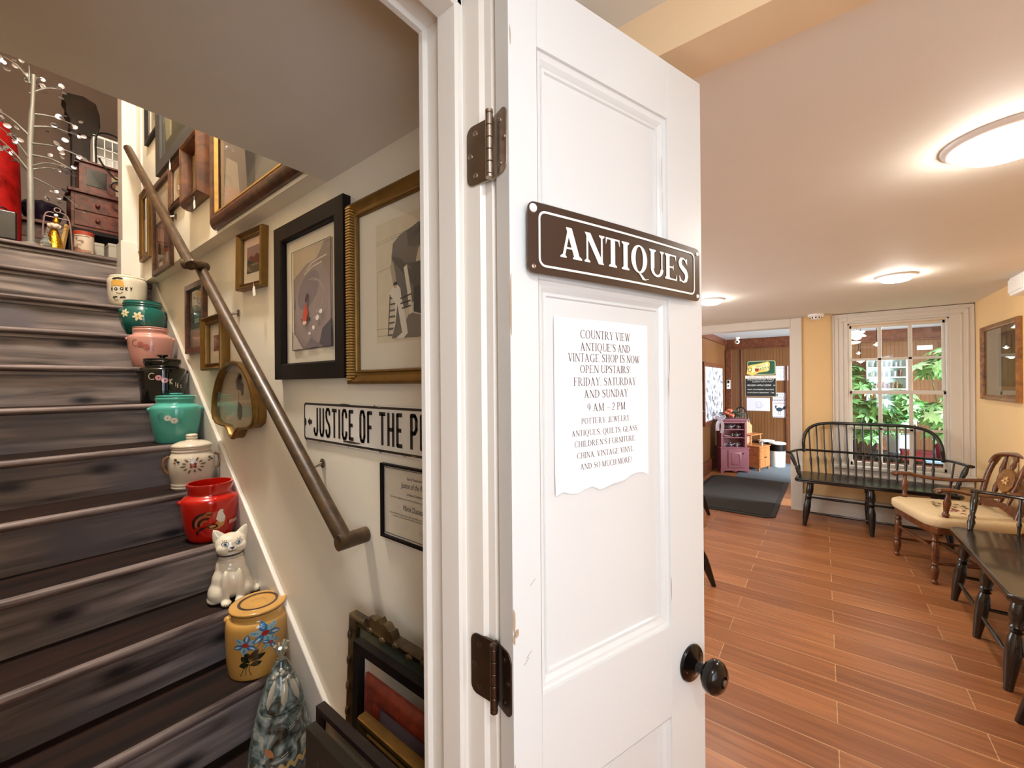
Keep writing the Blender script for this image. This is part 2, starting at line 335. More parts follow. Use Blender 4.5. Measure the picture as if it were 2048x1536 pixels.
# back room shell
M_BLUEW = mat('cool_white_ceiling', 'dfe6ea', 0.7, noise=0.02)
struct('wall_back', boxes([((-1.53, 8.28, 0), (3.12, 8.4, 2.26))]), M_BEAD)
struct('wall_back_left', boxes([((-1.53, YF+0.12, 0), (-1.41, 8.28, 2.26))]), M_BEAD)
struct('wall_back_right', boxes([((3.0, YF+0.12, 0), (3.12, 8.28, 0.7)), ((3.0, YF+0.12, 2.1), (3.12, 8.28, 2.26))]), M_STW)
struct('ceiling_back', boxes([((-1.53, YF+0.12, 2.165), (3.12, 8.4, 2.3))]), M_BLUEW)
tr = MB(); tr.box((-1.41, 8.255, 2.0), (3.0, 8.28, 2.165)); tr.box((-1.41, 8.235, 1.985), (3.0, 8.28, 2.012)); tr.box((-1.41, YF+0.12, 2.06), (-1.385, 8.28, 2.165)); tr.box((-1.40, 8.2, 0), (-1.30, 8.28, 1.97)); tr.box((-1.16, 8.262, 0.1), (-1.145, 8.28, 1.97))
tr.box((-0.50, 8.262, 0.1), (-0.47, 8.28, 1.66))
struct('trim_2', tr, M_REDW, bevel=0.004)
struct('baseboard_back', boxes([((-1.41, 8.255, 0), (3.0, 8.28, 0.17)), ((-1.41, YF+0.12, 0), (-1.385, 8.28, 0.2))]), M_REDW)
# opening trim between the rooms
tr = MB(); tr.box((-0.275, YF-0.022, 0), (-0.175, YF, ZC)); tr.box((-1.5, YF-0.022, 2.0), (-0.275, YF, ZC)); tr.box((-0.285, YF-0.01, 0), (-0.265, YF+0.125, 2.006)); tr.box((-1.4, YF-0.01, 1.995), (-0.265, YF+0.125, 2.006))
tr.box((-1.5, YF-0.022, 0), (-1.40, YF, 2.0)); struct('trim_3', tr, M_TRIM, bevel=0.004)
struct('trim_4', boxes([((-1.4, YF+0.122, 2.0), (-0.285, YF+0.14, 2.04))]), M_REDW)
bb = MB(); bb.box((-0.175, YF-0.018, 0), (XR, YF, 0.19)); bb.box((-0.175, YF-0.026, 0), (XR, YF, 0.03)); bb.box((-0.175, YF-0.024, 0.17), (XR, YF, 0.19)); struct('baseboard_far', bb, M_TRIM, bevel=0.003)
bb = MB(); bb.box((XR-0.018, -2, 0), (XR, YF, 0.19)); bb.box((XR-0.024, -2, 0.17), (XR, YF, 0.19)); struct('baseboard_right', bb, M_TRIM, bevel=0.003)

# ------------------------------------------------------------------ sash window in the far wall
W0, W1 = 0.235, 0.895
wn = thing('window_1', 'white painted double-hung sash window above the long black bench', 'window', loc=(0, 0, 0)); wn['kind'] = 'structure'
cs = MB()
def cas(x0, x1, z0, z1, y0=YF-0.03): cs.box((x0, y0, z0), (x1, YF, z1))
cas(0.085, 0.205, 0.53, 2.085); cas(0.925, 1.078, 0.53, 2.085); cas(0.205, 0.925, 1.985, 2.085)
for d_, e_ in ((0.0, 0.012), (0.035, 0.022), (0.075, 0.03)):
    cs.box((0.085+d_, YF-0.03-0.012+e_*0.2, 0.53), (0.085+d_+0.012, YF, 2.085-d_)); cs.box((1.078-d_-0.012, YF-0.03-0.012+e_*0.2, 0.53), (1.078-d_, YF, 2.085-d_)); cs.box((0.085+d_, YF-0.03-0.012+e_*0.2, 2.085-d_-0.012), (1.078-d_, YF, 2.085-d_))
cs.box((0.205, YF-0.01, 0.53), (0.222, YF+0.12, 1.985)); cs.box((0.908, YF-0.01, 0.53), (0.925, YF+0.12, 1.985)); cs.box((0.205, YF-0.01, 1.968), (0.925, YF+0.12, 1.985))
obj('casing', cs, M_TRIM, wn, bevel=0.003)
sl = MB(); sl.box((0.06, YF-0.085, 0.515), (1.078, YF+0.12, 0.545)); sl.box((0.09, YF-0.03, 0.43), (1.07, YF, 0.515)); sl.box((0.09, YF-0.045, 0.44), (1.07, YF, 0.455)); obj('sill', sl, M_TRIM, wn, bevel=0.006)
def sash(z0, z1, y, nm):
    s_ = MB(); st = 0.022
    s_.box((0.222, y, z0), (W0+0.006, y+0.035, z1)); s_.box((W1-0.006, y, z0), (0.908, y+0.035, z1))
    s_.box((0.222, y, z0), (0.908, y+0.035, z0+0.035)); s_.box((0.222, y, z1-0.032), (0.908, y+0.035, z1))
    for k in (1, 2):
        x = W0+(W1-W0)*k/3; s_.box((x-0.014, y+0.004, z0), (x+0.014, y+0.03, z1))
    zm = (z0+z1)/2; s_.box((W0, y+0.004, zm-0.012), (W1, y+0.03, zm+0.012))
    o_ = obj(nm, s_, M_TRIM, wn, bevel=0.003)
    g_ = MB(); g_.box((W0, y+0.015, z0+0.02), (W1, y+0.018, z1-0.02)); obj('pane', g_, GLASS, o_, smooth=0)
sash(1.27, 1.968, YF+0.05, 'upper_sash'); sash(0.545, 1.30, YF+0.012, 'lower_sash')

def side_window(name, T, w_, h_):
    t = thing(name, 'plain white framed window added around a lamp, outside the picture', 'window', T=T); t['kind'] = 'structure'
    q = MB(); ring(q, -w_/2-.08, -h_/2-.08, w_/2+.08, h_/2+.08, [(0, 0), (0, .02), (.08, .02), (.085, .002)]); q.box((-.012, -h_/2, 0), (.012, h_/2, .015)); q.box((-w_/2, -.012, 0), (w_/2, .012, .015)); obj('casing', q, M_TRIM, t, recalc=False)
    q = MB(); q.poly([(-w_/2, -h_/2), (w_/2, -h_/2), (w_/2, h_/2), (-w_/2, h_/2)], .003); obj('pane', q, mat('glowing_pane', 'cfe0f4', .3, emit=1.5), t, smooth=0)  # glowing sheet stands in for sky, no opening behind it
def ring(mb, x0, y0, x1, y1, prof, T=None, mi=0):
    n = len(prof); vs = []
    for ins, d in prof: vs += [(x0+ins, y0+ins, d), (x1-ins, y0+ins, d), (x1-ins, y1-ins, d), (x0+ins, y1-ins, d)]
    fs = [(j*4+k, j*4+(k+1) % 4, (j+1)*4+(k+1) % 4, (j+1)*4+k) for j in range(n-1) for k in range(4)]
    mb.add(vs, fs, mi, None, T)
side_window('window_3', TF((XR, -0.40, 1.35), (0, -1, 0)), 1.7, 1.1); side_window('fill_window', TF((-2.3, 3.3, 1.25), (0, 1, 0)), 1.6, 1.3)  # both windows added around unseen lamps; the second only houses the fill light
# ------------------------------------------------------------------ staircase
A_, RISE, RUN = 3.728, 0.1890, 0.2175
SX = lambda i: -(A_-RUN*i)
SZ = lambda i: 12*RISE-i*RISE
st = thing('staircase', 'dark stained wooden staircase climbing away to the upper landing', 'stairs', loc=(SX(12), 0.3, 0)); st['kind'] = 'structure'
def loc_of(mb, root):
    d = -root.location
    mb.v = [(a+d.x, b+d.y, c+d.z) for a, b, c in mb.v]; return mb
for i in range(0, 12):
    t_ = MB(); x1 = SX(i); x0 = x1-RUN-0.03 if i else -5.2; zt = SZ(i); pr = [(x0, zt-0.03), (x0, zt)]
    pr = [(x0, zt-0.03), (x0, zt), (x1-0.022, zt), (x1-0.022, zt-0.03)]; pn = [(x1-0.022, zt-0.03), (x1-0.022, zt)]
    for k in range(7): a = PI/2-PI*k/6; pn.append((x1-0.015+0.015*math.cos(a), zt-0.015+0.015*math.sin(a)))
    T = Matrix(((1, 0, 0, 0), (0, 0, -1, 0), (0, 1, 0, 0), (0, 0, 0, 1)))
    t_.prism(pr, -(YW-0.019 if i else 0.636), 0.12 if i else 0.99, T=T); td = obj('tread', loc_of(t_, st), M_TREAD, st, smooth=40)
    n_ = MB(); n_.prism(pn, -(YW-0.019 if i else 0.636), 0.12 if i else 0.99, T=T); obj('nosing', loc_of(n_, st), M_NOSE, td, smooth=40)
    r_ = MB(); r_.box((x1-0.05, -0.12, zt-RISE), (x1-0.028, YW-0.019, zt-0.03)); r_.box((x1-0.032, -0.12, zt-0.045), (x1-0.018, YW-0.019, zt-0.028)); obj('riser', loc_of(r_, st), M_RISER, st)
sk = MB()
zsk = lambda x: 0.335-(x+1.30)*0.807
T = Matrix(((1, 0, 0, 0), (0, 0, -1, 0), (0, 1, 0, 0), (0, 0, 0, 1)))
P = [(-1.02, 0), (-1.02, zsk(-1.02)), (-3.5, zsk(-3.5)), (-3.62, zsk(-3.5)+0.02), (-3.62, 1.2), (-2.2, 0)]
sk.prism(P, -YW, -(YW-0.018), T=T); struct('trim_5', sk, M_TRIM, bevel=0.006, bseg=3)
ps = MB(); ps.box((-3.75, 0.556, 2.10), (-3.62, YU, 4.45)); ps.box((-3.755, 0.545, 2.10), (-3.605, YU+0.02, 2.36)); ps.box((-3.75, YU-0.012, 2.3), (-3.50, YU, 4.45)); struct('trim_6', ps, M_TRIM, bevel=0.004)

# ------------------------------------------------------------------ door frame, door, hinges, knob
def jamb_prof():    # (x, protrusion into the opening)
    return [(-0.545, -0.02), (-0.545, 0.004), (-0.540, 0.008), (-0.530, 0.008), (-0.528, 0.0), (-0.489, 0.0), (-0.489, 0.013), (-0.450, 0.013), (-0.446, 0.009), (-0.446, 0.0), (-0.411, 0.0), (-0.405, -0.006), (-0.392, -0.006), (-0.385, -0.014), (-0.370, -0.014), (-0.352, -0.02)]
YJ = 0.46
fr = MB(); pr = jamb_prof()
fr.prism([(x, YJ-p) for x, p in pr]+[(-0.352, YJ+0.045), (-0.545, YJ+0.045)], 0, 2.05)
fr.prism([(x, -0.02+p) for x, p in pr]+[(-0.352, -0.07), (-0.545, -0.07)], 0, 2.05)
T = Matrix(((1, 0, 0, 0), (0, 0, 1, 0), (0, 1, 0, 0), (0, 0, 0, 1)))
fr.prism([(x, 2.012-p) for x, p in pr]+[(-0.352, 2.06), (-0.545, 2.06)], -0.06, YJ+0.03, T=T)
fr.box((XD-0.01, -0.14, 0), (XD+0.02, -0.045, 2.08)); fr.box((XD-0.01, -0.14, 2.03), (XD+0.02, 0.56, 2.11))
struct('trim_7', fr, M_TRIM, bevel=0.0015, smooth=30)

DD = Vector((0.334, 0.942, 0)).normalized(); DN = Vector((DD.y, -DD.x, 0))
PR = onZ(1400, 168, 2.01); D0 = PR - DD*0.460
TD = TF((D0.x, D0.y, 0), DD)           # door axes: x along the door from the hinge, y up, z towards the viewer
door = thing('door_1', 'open narrow white panelled door with a bronze knob in the middle of the picture', 'door', T=TD); door['kind'] = 'structure'
DW, DT, DZ0, DZ1 = 0.460, 0.036, 0.012, 2.01
lf = MB(); PX0, PX1 = 0.050, 0.353
panels = [(1.665, 1.903), (0.953, 1.563), (0.14, 0.782)]
zs = [DZ0]+[v for p in reversed(panels) for v in p]+[DZ1]
lf.box((0, DZ0, -DT), (PX0, DZ1, 0)); lf.box((PX1, DZ0, -DT), (DW, DZ1, 0))
for k in range(0, len(zs), 2): lf.box((PX0, zs[k], -DT), (PX1, zs[k+1], 0))
leaf = obj('leaf', lf, M_DOOR, door, bevel=0.0012)
def ring(mb, x0, y0, x1, y1, prof, T=None, mi=0):
    n = len(prof); vs = []
    for ins, d in prof: vs += [(x0+ins, y0+ins, d), (x1-ins, y0+ins, d), (x1-ins, y1-ins, d), (x0+ins, y1-ins, d)]
    fs = [(j*4+k, j*4+(k+1) % 4, (j+1)*4+(k+1) % 4, (j+1)*4+k) for j in range(n-1) for k in range(4)]
    mb.add(vs, fs, mi, None, T)
for z0, z1 in panels:
    p_ = MB(); ring(p_, PX0, z0, PX1, z1, [(0, 0), (0.001, -0.004), (0.004, -0.0055), (0.009, -0.006), (0.013, -0.009), (0.016, -0.0125), (0.017, -0.0105), (0.021, -0.0105), (0.023, -0.0135)])
    p_.box((PX0+0.02, z0+0.02, -DT+0.006), (PX1-0.02, z1-0.02, -0.0135)); obj('panel', p_, M_DOOR, door, recalc=True, smooth=25)
ch = MB()
for x_, z_, a, b in ((0.0015, 1.075, .004, .028), (0.002, 1.05, .003, .012), (0.006, 1.058, .006, .009), (0.354, 1.46, .0012, .05), (0.336, 1.80, .0012, .04), (0.336, 1.74, .0012, .03), (0.001, 1.52, .002, .06), (0.003, 1.90, .0012, .02), (0.352, 1.40, .001, .03), (0.0015, 0.86, .002, .03), (0.354, 1.02, .0012, .03)):
    n_ = 7; ch.poly([(x_+a*math.cos(2*PI*k/n_)*random.uniform(.5, 1), z_+b*math.sin(2*PI*k/n_)*random.uniform(.5, 1)) for k in range(n_)], 0.0003)
for x_, z_ in ((0.030, 1.118), (0.018, 1.008), (0.022, 1.016)):
    for q in stroke([(x_, z_), (x_+0.009, z_+0.008)], 0.0008): ch.poly(q, 0.0003)
obj('paint_chip', ch, M_SCUFF, door, smooth=0)
# knob
kb = MB(); KM = Matrix.Translation((0.412, 0.862, 0))
kb.lathe([(0.034, 0), (0.035, 0.003), (0.033, 0.006), (0.026, 0.008), (0.018, 0.011), (0.011, 0.016), (0.010, 0.028), (0.011, 0.032), (0.022, 0.034), (0.0285, 0.040), (0.0305, 0.048), (0.029, 0.056), (0.022, 0.063), (0.012, 0.066), (0.010, 0.0665), (0.009, 0.063), (0.0, 0.063)], 36, T=KM)
k_ = obj('door_knob', kb, M_DKMETAL, door); pn = MB(); pn.lathe([(0.006, 0.063), (0.006, 0.069), (0.0, 0.070)], 16, T=KM); obj('lock_button', pn, M_STEEL, k_)
sc_ = MB(); 
for dx, dy in ((-0.022, -0.006), (0.02, 0.012)): sc_.lathe([(0.003, 0.005), (0.003, 0.0085), (0.0, 0.009)], 10, T=KM @ Matrix.Translation((dx, dy, 0)))
obj('rose_screw', sc_, M_STEEL, k_)
# hinges: jamb leaf on the frame, other leaf on the door edge, barrel between
for zc, mt in ((1.758, M_STEEL), (0.980, M_BRONZE)):
    hz = 0.046
    hg = thing('hinge', 'upper brushed nickel butt hinge' if zc > 1.5 else 'lower bronze butt hinge', 'hinge', loc=(0, 0, 0)); 
    del hg['category']
    hg.parent = door; hg.matrix_parent_inverse = door.matrix_world.inverted()
    def leaf_poly(wd, hz=hz):
        o = [(0, -hz), (0, hz)]; r = 0.013
        o += [(wd-r+r*math.sin(math.radians(t)), hz-r+r*math.cos(math.radians(t))) for t in range(0, 91, 15)]
        o += [(wd-r+r*math.cos(math.radians(t)), -hz+r-r*math.sin(math.radians(t))) for t in range(0, 91, 15)]
        return o
    bx, by = -0.3865, 0.4515
    TJ = TF((bx, YJ, zc), (-1, 0, 0)) ; TJ = Matrix(((-1, 0, 0, bx-0.001), (0, 0, -1, YJ), (0, 1, 0, zc), (0, 0, 0, 1)))
    q = MB(); q.prism(leaf_poly(0.048), -0.002, 0.0025, T=TJ); obj('jamb_leaf', q, mt, hg, bevel=0.0006)
    e0 = D0 - DN*DT; TE = Matrix(((DN.x, 0, -DD.x, e0.x-0.012*DN.x), (DN.y, 0, -DD.y, e0.y-0.012*DN.y), (0, 1, 0, zc), (0, 0, 0, 1)))
    q = MB(); q.prism(leaf_poly(0.044), -0.001, 0.0022, T=TE); obj('door_leaf', q, mt, hg, bevel=0.0006)
    q = MB()
    for k in range(5):
        z0 = zc-hz+0.002+k*(2*hz-0.004)/5; q.lathe([(0.0050, z0+0.0004), (0.0056, z0+0.001), (0.0056, z0+(2*hz-0.004)/5-0.001), (0.0050, z0+(2*hz-0.004)/5-0.0004)], 16, T=Matrix.Translation((bx+0.004, by-0.002, 0)))
    q.lathe([(0.0035, zc-hz-0.004), (0.0058, zc-hz-0.003), (0.0058, zc-hz+0.001), (0.003, zc-hz+0.003), (0.003, zc+hz-0.003), (0.0058, zc+hz-0.001), (0.0058, zc+hz+0.003), (0.0035, zc+hz+0.004)], 16, T=Matrix.Translation((bx+0.004, by-0.002, 0)))
    obj('barrel', q, mt, hg)
    q = MB()
    for (T_, pts) in ((TJ, ((0.030, 0.032), (0.040, 0.0), (0.030, -0.032))), (TE, ((0.026, 0.031), (0.037, 0.002), (0.026, -0.031)))):
        for u_, v_ in pts: q.lathe([(0.0042, 0.002), (0.0042, 0.0032), (0.0034, 0.0036), (0.0016, 0.0026), (0.0, 0.0026)], 12, T=T_ @ Matrix.Translation((u_, v_, 0)))
    obj('screw', q, mt, hg)
# ------------------------------------------------------------------ lettering
_TXT = {}
def text_mesh(s, size, shear=0, space=1.0):
    """filled letters of the built-in face, centred on x, baseline 0"""
    key = (s, shear, space)
    if key not in _TXT:
        cu = bpy.data.curves.new('lettering', 'FONT'); cu.body = s; cu.size = 1; cu.align_x = 'CENTER'; cu.shear = shear; cu.space_character = space; cu.resolution_u = 3
        o = bpy.data.objects.new('lettering', cu); COL.objects.link(o)
        dg = bpy.context.evaluated_depsgraph_get(); dg.update(); me = bpy.data.meshes.new_from_object(o.evaluated_get(dg))
        _TXT[key] = ([tuple(v.co) for v in me.vertices], [tuple(p.vertices) for p in me.polygons])
        bpy.data.objects.remove(o); bpy.data.curves.remove(cu); bpy.data.meshes.remove(me)
    vs, fs = _TXT[key]
    return [(x*size, y*size) for x, y, z in vs], fs
def put_text(mb, s, x, y, size, z, col, shear=0, space=1.0, maxw=None, T=None, rot=0):
    vs, fs = text_mesh(s, size, shear, space)
    if maxw:
        wd = max(v[0] for v in vs)-min(v[0] for v in vs)
        if wd > 0: k = maxw/wd; vs = [(a*k, b) for a, b in vs]
    c, q = math.cos(rot), math.sin(rot)
    mb.add([(x+a*c-b*q, y+a*q+b*c, z) for a, b in vs], fs, 0, col, T)
def serif(ch, T=0.13, t=0.045, s=0.075):
    """polygons of one roman capital of height 1, and its advance"""
    P = []
    R = lambda x0, y0, x1, y1: P.append([(x0, y0), (x1, y0), (x1, y1), (x0, y1)])
    sv = t*0.8
    def stem(x, y0=0, y1=1, b=True, u=True, w_=None):
        ww = w_ or T; R(x-ww/2, y0, x+ww/2, y1)
        if b: foot(x, y0, ww)
        if u: foot(x, y1, ww, True)
    def foot(x, y, ww, top=False):
        k = -1 if top else 1
        P.append([(x-ww/2-s, y), (x+ww/2+s, y), (x+ww/2+s, y+k*sv), (x+ww/2, y+k*sv*2.2), (x-ww/2, y+k*sv*2.2), (x-ww/2-s, y+k*sv)])
    def diag(x0, y0, x1, y1, w_): P.append([(x0-w_/2, y0), (x0+w_/2, y0), (x1+w_/2, y1), (x1-w_/2, y1)])
    def bowl(cx, cy, rx, ry, a0, a1, wx, wy, n=14):
        o = ell(cx, cy, rx, ry, n, a0, a1); i = ell(cx, cy, max(rx-wx, .01), max(ry-wy, .01), n, a0, a1)
        if abs(a1-a0) >= 360: o.append(o[0]); i.append(i[0])
        for k in range(len(o)-1): P.append([o[k], o[k+1], i[k+1], i[k]])
    def beak(x, y, h, d=1): P.append([(x, y), (x-d*sv, y), (x-d*sv*1.2, y+h*0.3), (x, y+h)])
    th = t*1.15; l = 0.03+s
    if ch == 'A':
        diag(l+.04, 0, .36, 1, th*1.3); diag(.66, 0, .345, 1, T*1.12); R(.19, .3, .54, .3+t); foot(l+.04, 0, th); foot(.66, 0, T); a = .66+T/2+l
    elif ch == 'B':
        x = l+T/2; stem(x); bowl(x+.1, .745, .30, .255, -90, 90, T, t); bowl(x+.1, .27, .35, .27, -90, 90, T*1.05, t); R(x, 1-t, x+.1, 1); R(x, 0, x+.1, t); R(x, .49, x+.1, .49+t); a = x+.49
    elif ch in 'CG':
        bowl(.42, .5, .38, .52, 42, 318, T*1.1, t); beak(.76, 1, -.3); 
        if ch == 'C': beak(.76, 0, .26); a = .80
        else: R(.66-T/2+.03, .02, .66+T/2+.03, .42); foot(.69, .44, T, True); a = .86
    elif ch == 'D': x = l+T/2; stem(x); bowl(x+.08, .5, .50, .5, -90, 90, T*1.1, t); R(x, 1-t, x+.08, 1); R(x, 0, x+.08, t); a = x+.65
    elif ch in 'EF':
        x = l+T/2; stem(x); R(x, 1-t, x+.47, 1); R(x, .5-t/2, x+.33, .5+t/2); beak(x+.47, 1, -.24); P.append([(x+.33, .38), (x+.33, .62), (x+.33-sv, .52), (x+.33-sv, .48)])
        if ch == 'E': R(x, 0, x+.5, t); beak(x+.52, 0, .28); a = x+.58
        else: a = x+.53
    elif ch == 'H': x = l+T/2; stem(x); stem(x+.5); R(x, .5-t/2, x+.5, .5+t/2); a = x+.5+T/2+l
    elif ch == 'I': x = l+T/2; stem(x); a = 2*x
    elif ch == 'J': x = .26; stem(x, .14, 1, b=False); bowl(.15, .14, .11+T/2, .2, -180, 0, T*.9, t); P.extend([ell(.075, .1, .065, .065, 10)]); a = x+T/2+l
    elif ch == 'L': x = l+T/2; stem(x); R(x, 0, x+.48, t); beak(x+.5, 0, .3); a = x+.56
    elif ch == 'M': x = l+th; stem(x, w_=th); stem(x+.66); diag(x, 1, x+.31, 0.02, T); diag(x+.64, 1, x+.32, .02, th); a = x+.66+T/2+l
    elif ch == 'N': x = l+.04; stem(x, w_=th, u=False); R(x-s, 1-sv, x, 1); diag(x+.01, 1, x+.56, 0, T*1.15); stem(x+.58, w_=th, b=False); a = x+.58+l
    elif ch == 'O': bowl(.42, .5, .39, .52, 0, 360, T*1.1, t, 28); a = .84
    elif ch == 'P': x = l+T/2; stem(x); bowl(x+.1, .72, .34, .28, -90, 90, T, t); R(x, 1-t, x+.1, 1); R(x, .44, x+.1, .44+t); a = x+.47
    elif ch == 'Q': bowl(.42, .5, .39, .52, 0, 360, T*1.1, t, 28); P.append([(.36, .02), (.50, -.02), (.70, -.2), (.88, -.2), (.88, -.17), (.72, -.25), (.58, -.24)]); a = .86
    elif ch == 'R': x = l+T/2; stem(x); bowl(x+.1, .74, .32, .26, -90, 90, T, t); R(x, 1-t, x+.1, 1); R(x, .48, x+.1, .48+t); diag(x+.52, 0, x+.17, .5, T*1.1); foot(x+.54, 0, T*.9); a = x+.54+T/2+l*.7
    elif ch == 'S':
        pts = [(.50, .80), (.44, .92), (.30, .985), (.16, .93), (.10, .79), (.15, .65), (.30, .55), (.44, .45), (.51, .30), (.46, .11), (.31, .02), (.15, .07), (.07, .22)]
        ws = [t, t, t, T*.7, T, T, T*1.15, T*1.15, T, T*.8, t, t, t]; P.extend(stroke(pts, ws)); beak(.54, .99, -.28); beak(.07, .01, .28, -1); a = .60
    elif ch == 'T': x = .33; stem(x, u=False); R(.03, 1-t, .63, 1); beak(.63, 1, -.26); beak(.03, 1, -.26, -1); a = .66
    elif ch == 'U': x = l+T/2; stem(x, .3, 1, b=False); bowl(x+.24, .3, .24+T/2, .32, 180, 360, T*.8, t*1.4); stem(x+.5, .3, 1, b=False, w_=th); a = x+.5+l
    elif ch == 'V': diag(.12, 1, .37, 0, T*1.1); diag(.62, 1, .375, 0, th); foot(.12, 1, T, True); foot(.63, 1, th, True); a = .74
    elif ch == 'W': diag(.12, 1, .32, 0, T); diag(.50, 1, .32, 0, th); diag(.50, 1, .70, 0, T); diag(.91, 1, .70, 0, th); foot(.12, 1, T, True); foot(.92, 1, th, True); a = 1.03
    elif ch == 'Y': diag(.12, 1, .36, .44, T); diag(.62, 1, .37, .44, th); stem(.365, 0, .47, u=False); foot(.12, 1, T, True); foot(.63, 1, th, True); a = .73
    elif ch == '9': bowl(.25, .67, .22, .33, 0, 360, T*.9, t, 22); P.extend(stroke([(.46, .67), (.42, .38), (.30, .14), (.08, 0)], [T*.8, T*.7, t*1.2, t*.6])); a = .52
    elif ch == '2': P.extend(stroke([(.05, .74), (.09, .9), (.22, .98), (.36, .92), (.41, .75), (.36, .55), (.06, .03)], [t, t, t*1.2, T*.8, T, T*.8, t])); R(.05, 0, .44, t*1.9); a = .52
    elif ch == '!': P.append([(.10, .28), (.14, .28), (.18, .95), (.06, .95)]); P.append(ell(.12, .07, .065, .065, 10)); a = .28
    elif ch == ',': P.append(ell(.1, .05, .06, .06, 10)); P.append([(.16, .05), (.12, -.1), (.03, -.18), (.09, -.05)]); a = .24
    elif ch == "'": P.append(ell(.1, .9, .06, .06, 10)); P.append([(.16, .9), (.12, .76), (.03, .68), (.09, .8)]); a = .2
    elif ch == '-': R(.04, .3, .54, .35); a = .58
    else: a = .30
    return P, a
def put_serif(mb, s, cx, y, size, z, col, T=0.13, t=0.045, sf=0.075, gap=0.02, maxw=None, Tm=None):
    x = 0; out = []
    for ch in s:
        P, a = serif(ch, T, t, sf)
        for p in P: out.append([(x+q[0], q[1]) for q in p])
        x += a+gap
    k = (maxw/(x*size)) if maxw else 1
    for p in out: mb.poly([(cx+(q[0]-x/2)*size*k, y+q[1]*size) for q in p], z, 0, col, Tm)
COND = {'J': [[(.34, 1), (.34, .18), (.27, .03), (.14, .03), (.06, .15), (.06, .28)]], 'U': [[(.06, 1), (.06, .18), (.13, .03), (.28, .03), (.35, .18), (.35, 1)]],
    'S': [[(.35, .76), (.35, .86), (.28, .97), (.13, .97), (.06, .86), (.06, .70), (.12, .58), (.29, .44), (.35, .32), (.35, .15), (.28, .03), (.13, .03), (.06, .15), (.06, .26)]],
    'T': [[(.0, .95), (.42, .95)], [(.21, .95), (.21, 0)]], 'I': [[(.08, 1), (.08, 0)]], 'C': [[(.36, .72), (.36, .84), (.29, .97), (.13, .97), (.06, .84), (.06, .16), (.13, .03), (.29, .03), (.36, .16), (.36, .28)]],
    'E': [[(.36, .95), (.07, .95), (.07, .05), (.37, .05)], [(.07, .5), (.31, .5)]], 'O': [[(.06, .82), (.13, .97), (.28, .97), (.35, .82), (.35, .18), (.28, .03), (.13, .03), (.06, .18), (.06, .82)]],
    'F': [[(.36, .95), (.07, .95), (.07, 0)], [(.07, .5), (.31, .5)]], 'H': [[(.06, 1), (.06, 0)], [(.36, 1), (.36, 0)], [(.06, .5), (.36, .5)]], 'P': [[(.07, 0), (.07, .96), (.26, .96), (.35, .86), (.35, .58), (.26, .46), (.07, .46)]],
    'A': [[(.04, 0), (.2, 1), (.38, 0)], [(.1, .28), (.32, .28)]], 'K': [[(.06, 1), (.06, 0)], [(.36, 1), (.08, .45), (.38, 0)]], 'Y': [[(.02, 1), (.2, .5), (.2, 0)], [(.38, 1), (.2, .5)]], 'R': [[(.07, 0), (.07, .96), (.26, .96), (.35, .86), (.35, .6), (.26, .5), (.07, .5)], [(.2, .5), (.37, 0)]]}
def put_cond(mb, s, x0, y, h, wk, wd, z, col, T=None, gap=.13):
    x = x0
    for ch in s:
        if ch == ' ': x += .28*wk; continue
        for pl in COND[ch]:
            for q in stroke([(x+p[0]*wk, y+p[1]*h) for p in pl], wd): mb.poly(q, z, 0, col, T)
        x += ((.16 if ch == 'I' else .42)+gap)*wk
    return x

# ------------------------------------------------------------------ ANTIQUES sign and the notice, both on the door
sg = thing('antiques_sign', 'dark brown plate sign reading ANTIQUES pinned across the white door', 'sign', T=TD @ Matrix.Translation((0.229, 1.617, 0.001)))
SW, SH = 0.412, 0.102
def bow(x): return 0.010+0.005*math.cos(PI*x/SW)
pl = MB(); o_ = rrect(SW, SH, 0.012, 6); 
gx = [-SW/2+SW*k/16 for k in range(17)]
def plate_row(x):
    e = SW/2-abs(x); r = 0.012; h = SH/2 if e >= r else SH/2-r+math.sqrt(max(0, r*r-(r-e)**2))
    return h
vs = []; fs = []
xs = sorted(set([-SW/2+0.012*(1-math.cos(PI/2*k/5)) for k in range(6)]+[SW/2-0.012*(1-math.cos(PI/2*k/5)) for k in range(6)]+gx[1:-1]))
for x in xs:
    h = plate_row(x); vs += [(x, -h, bow(x)-0.0012), (x, h, bow(x)-0.0012), (x, h, bow(x)), (x, -h, bow(x))]
for k in range(len(xs)-1):
    for j in range(4): fs.append((k*4+j, k*4+(j+1) % 4, k*4+4+(j+1) % 4, k*4+4+j))
fs += [(3, 2, 1, 0), tuple(len(xs)*4-4+j for j in range(4))]
pl.add(vs, fs); M_SIGN = mat('sign_brown_enamel', '3a2a22', 0.28, noise=0.15, nscale=12, coat=0.2)
plate = obj('plate', pl, M_SIGN, sg, smooth=40)
def bowmap(mb, dz=0.0008):
    mb.v = [(x, y, bow(x)+dz) for x, y, z in mb.v]; return mb
M_LETTER = mat('ivory_lettering', 'f6f1e6', 0.45, noise=0.02)
b_ = MB(); o1, o2 = rrect(SW-0.036, SH-0.021, 0.012, 6), rrect(SW-0.0425, SH-0.0275, 0.009, 6); nn = len(o1)
def dens(o):
    out = []
    for i in range(len(o)):
        p, q = o[i], o[(i+1) % len(o)]; out.append(p)
        for k in range(1, 16): out.append((p[0]+(q[0]-p[0])*k/16, p[1]+(q[1]-p[1])*k/16)) if math.dist(p, q) > .05 else None
    return out
d1, d2 = dens(o1), dens(o2)
for k in range(len(d1)): b_.poly([d1[k], d1[(k+1) % len(d1)], d2[(k+1) % len(d2)], d2[k]])
obj('border_line', bowmap(b_), M_LETTER, sg, smooth=0)
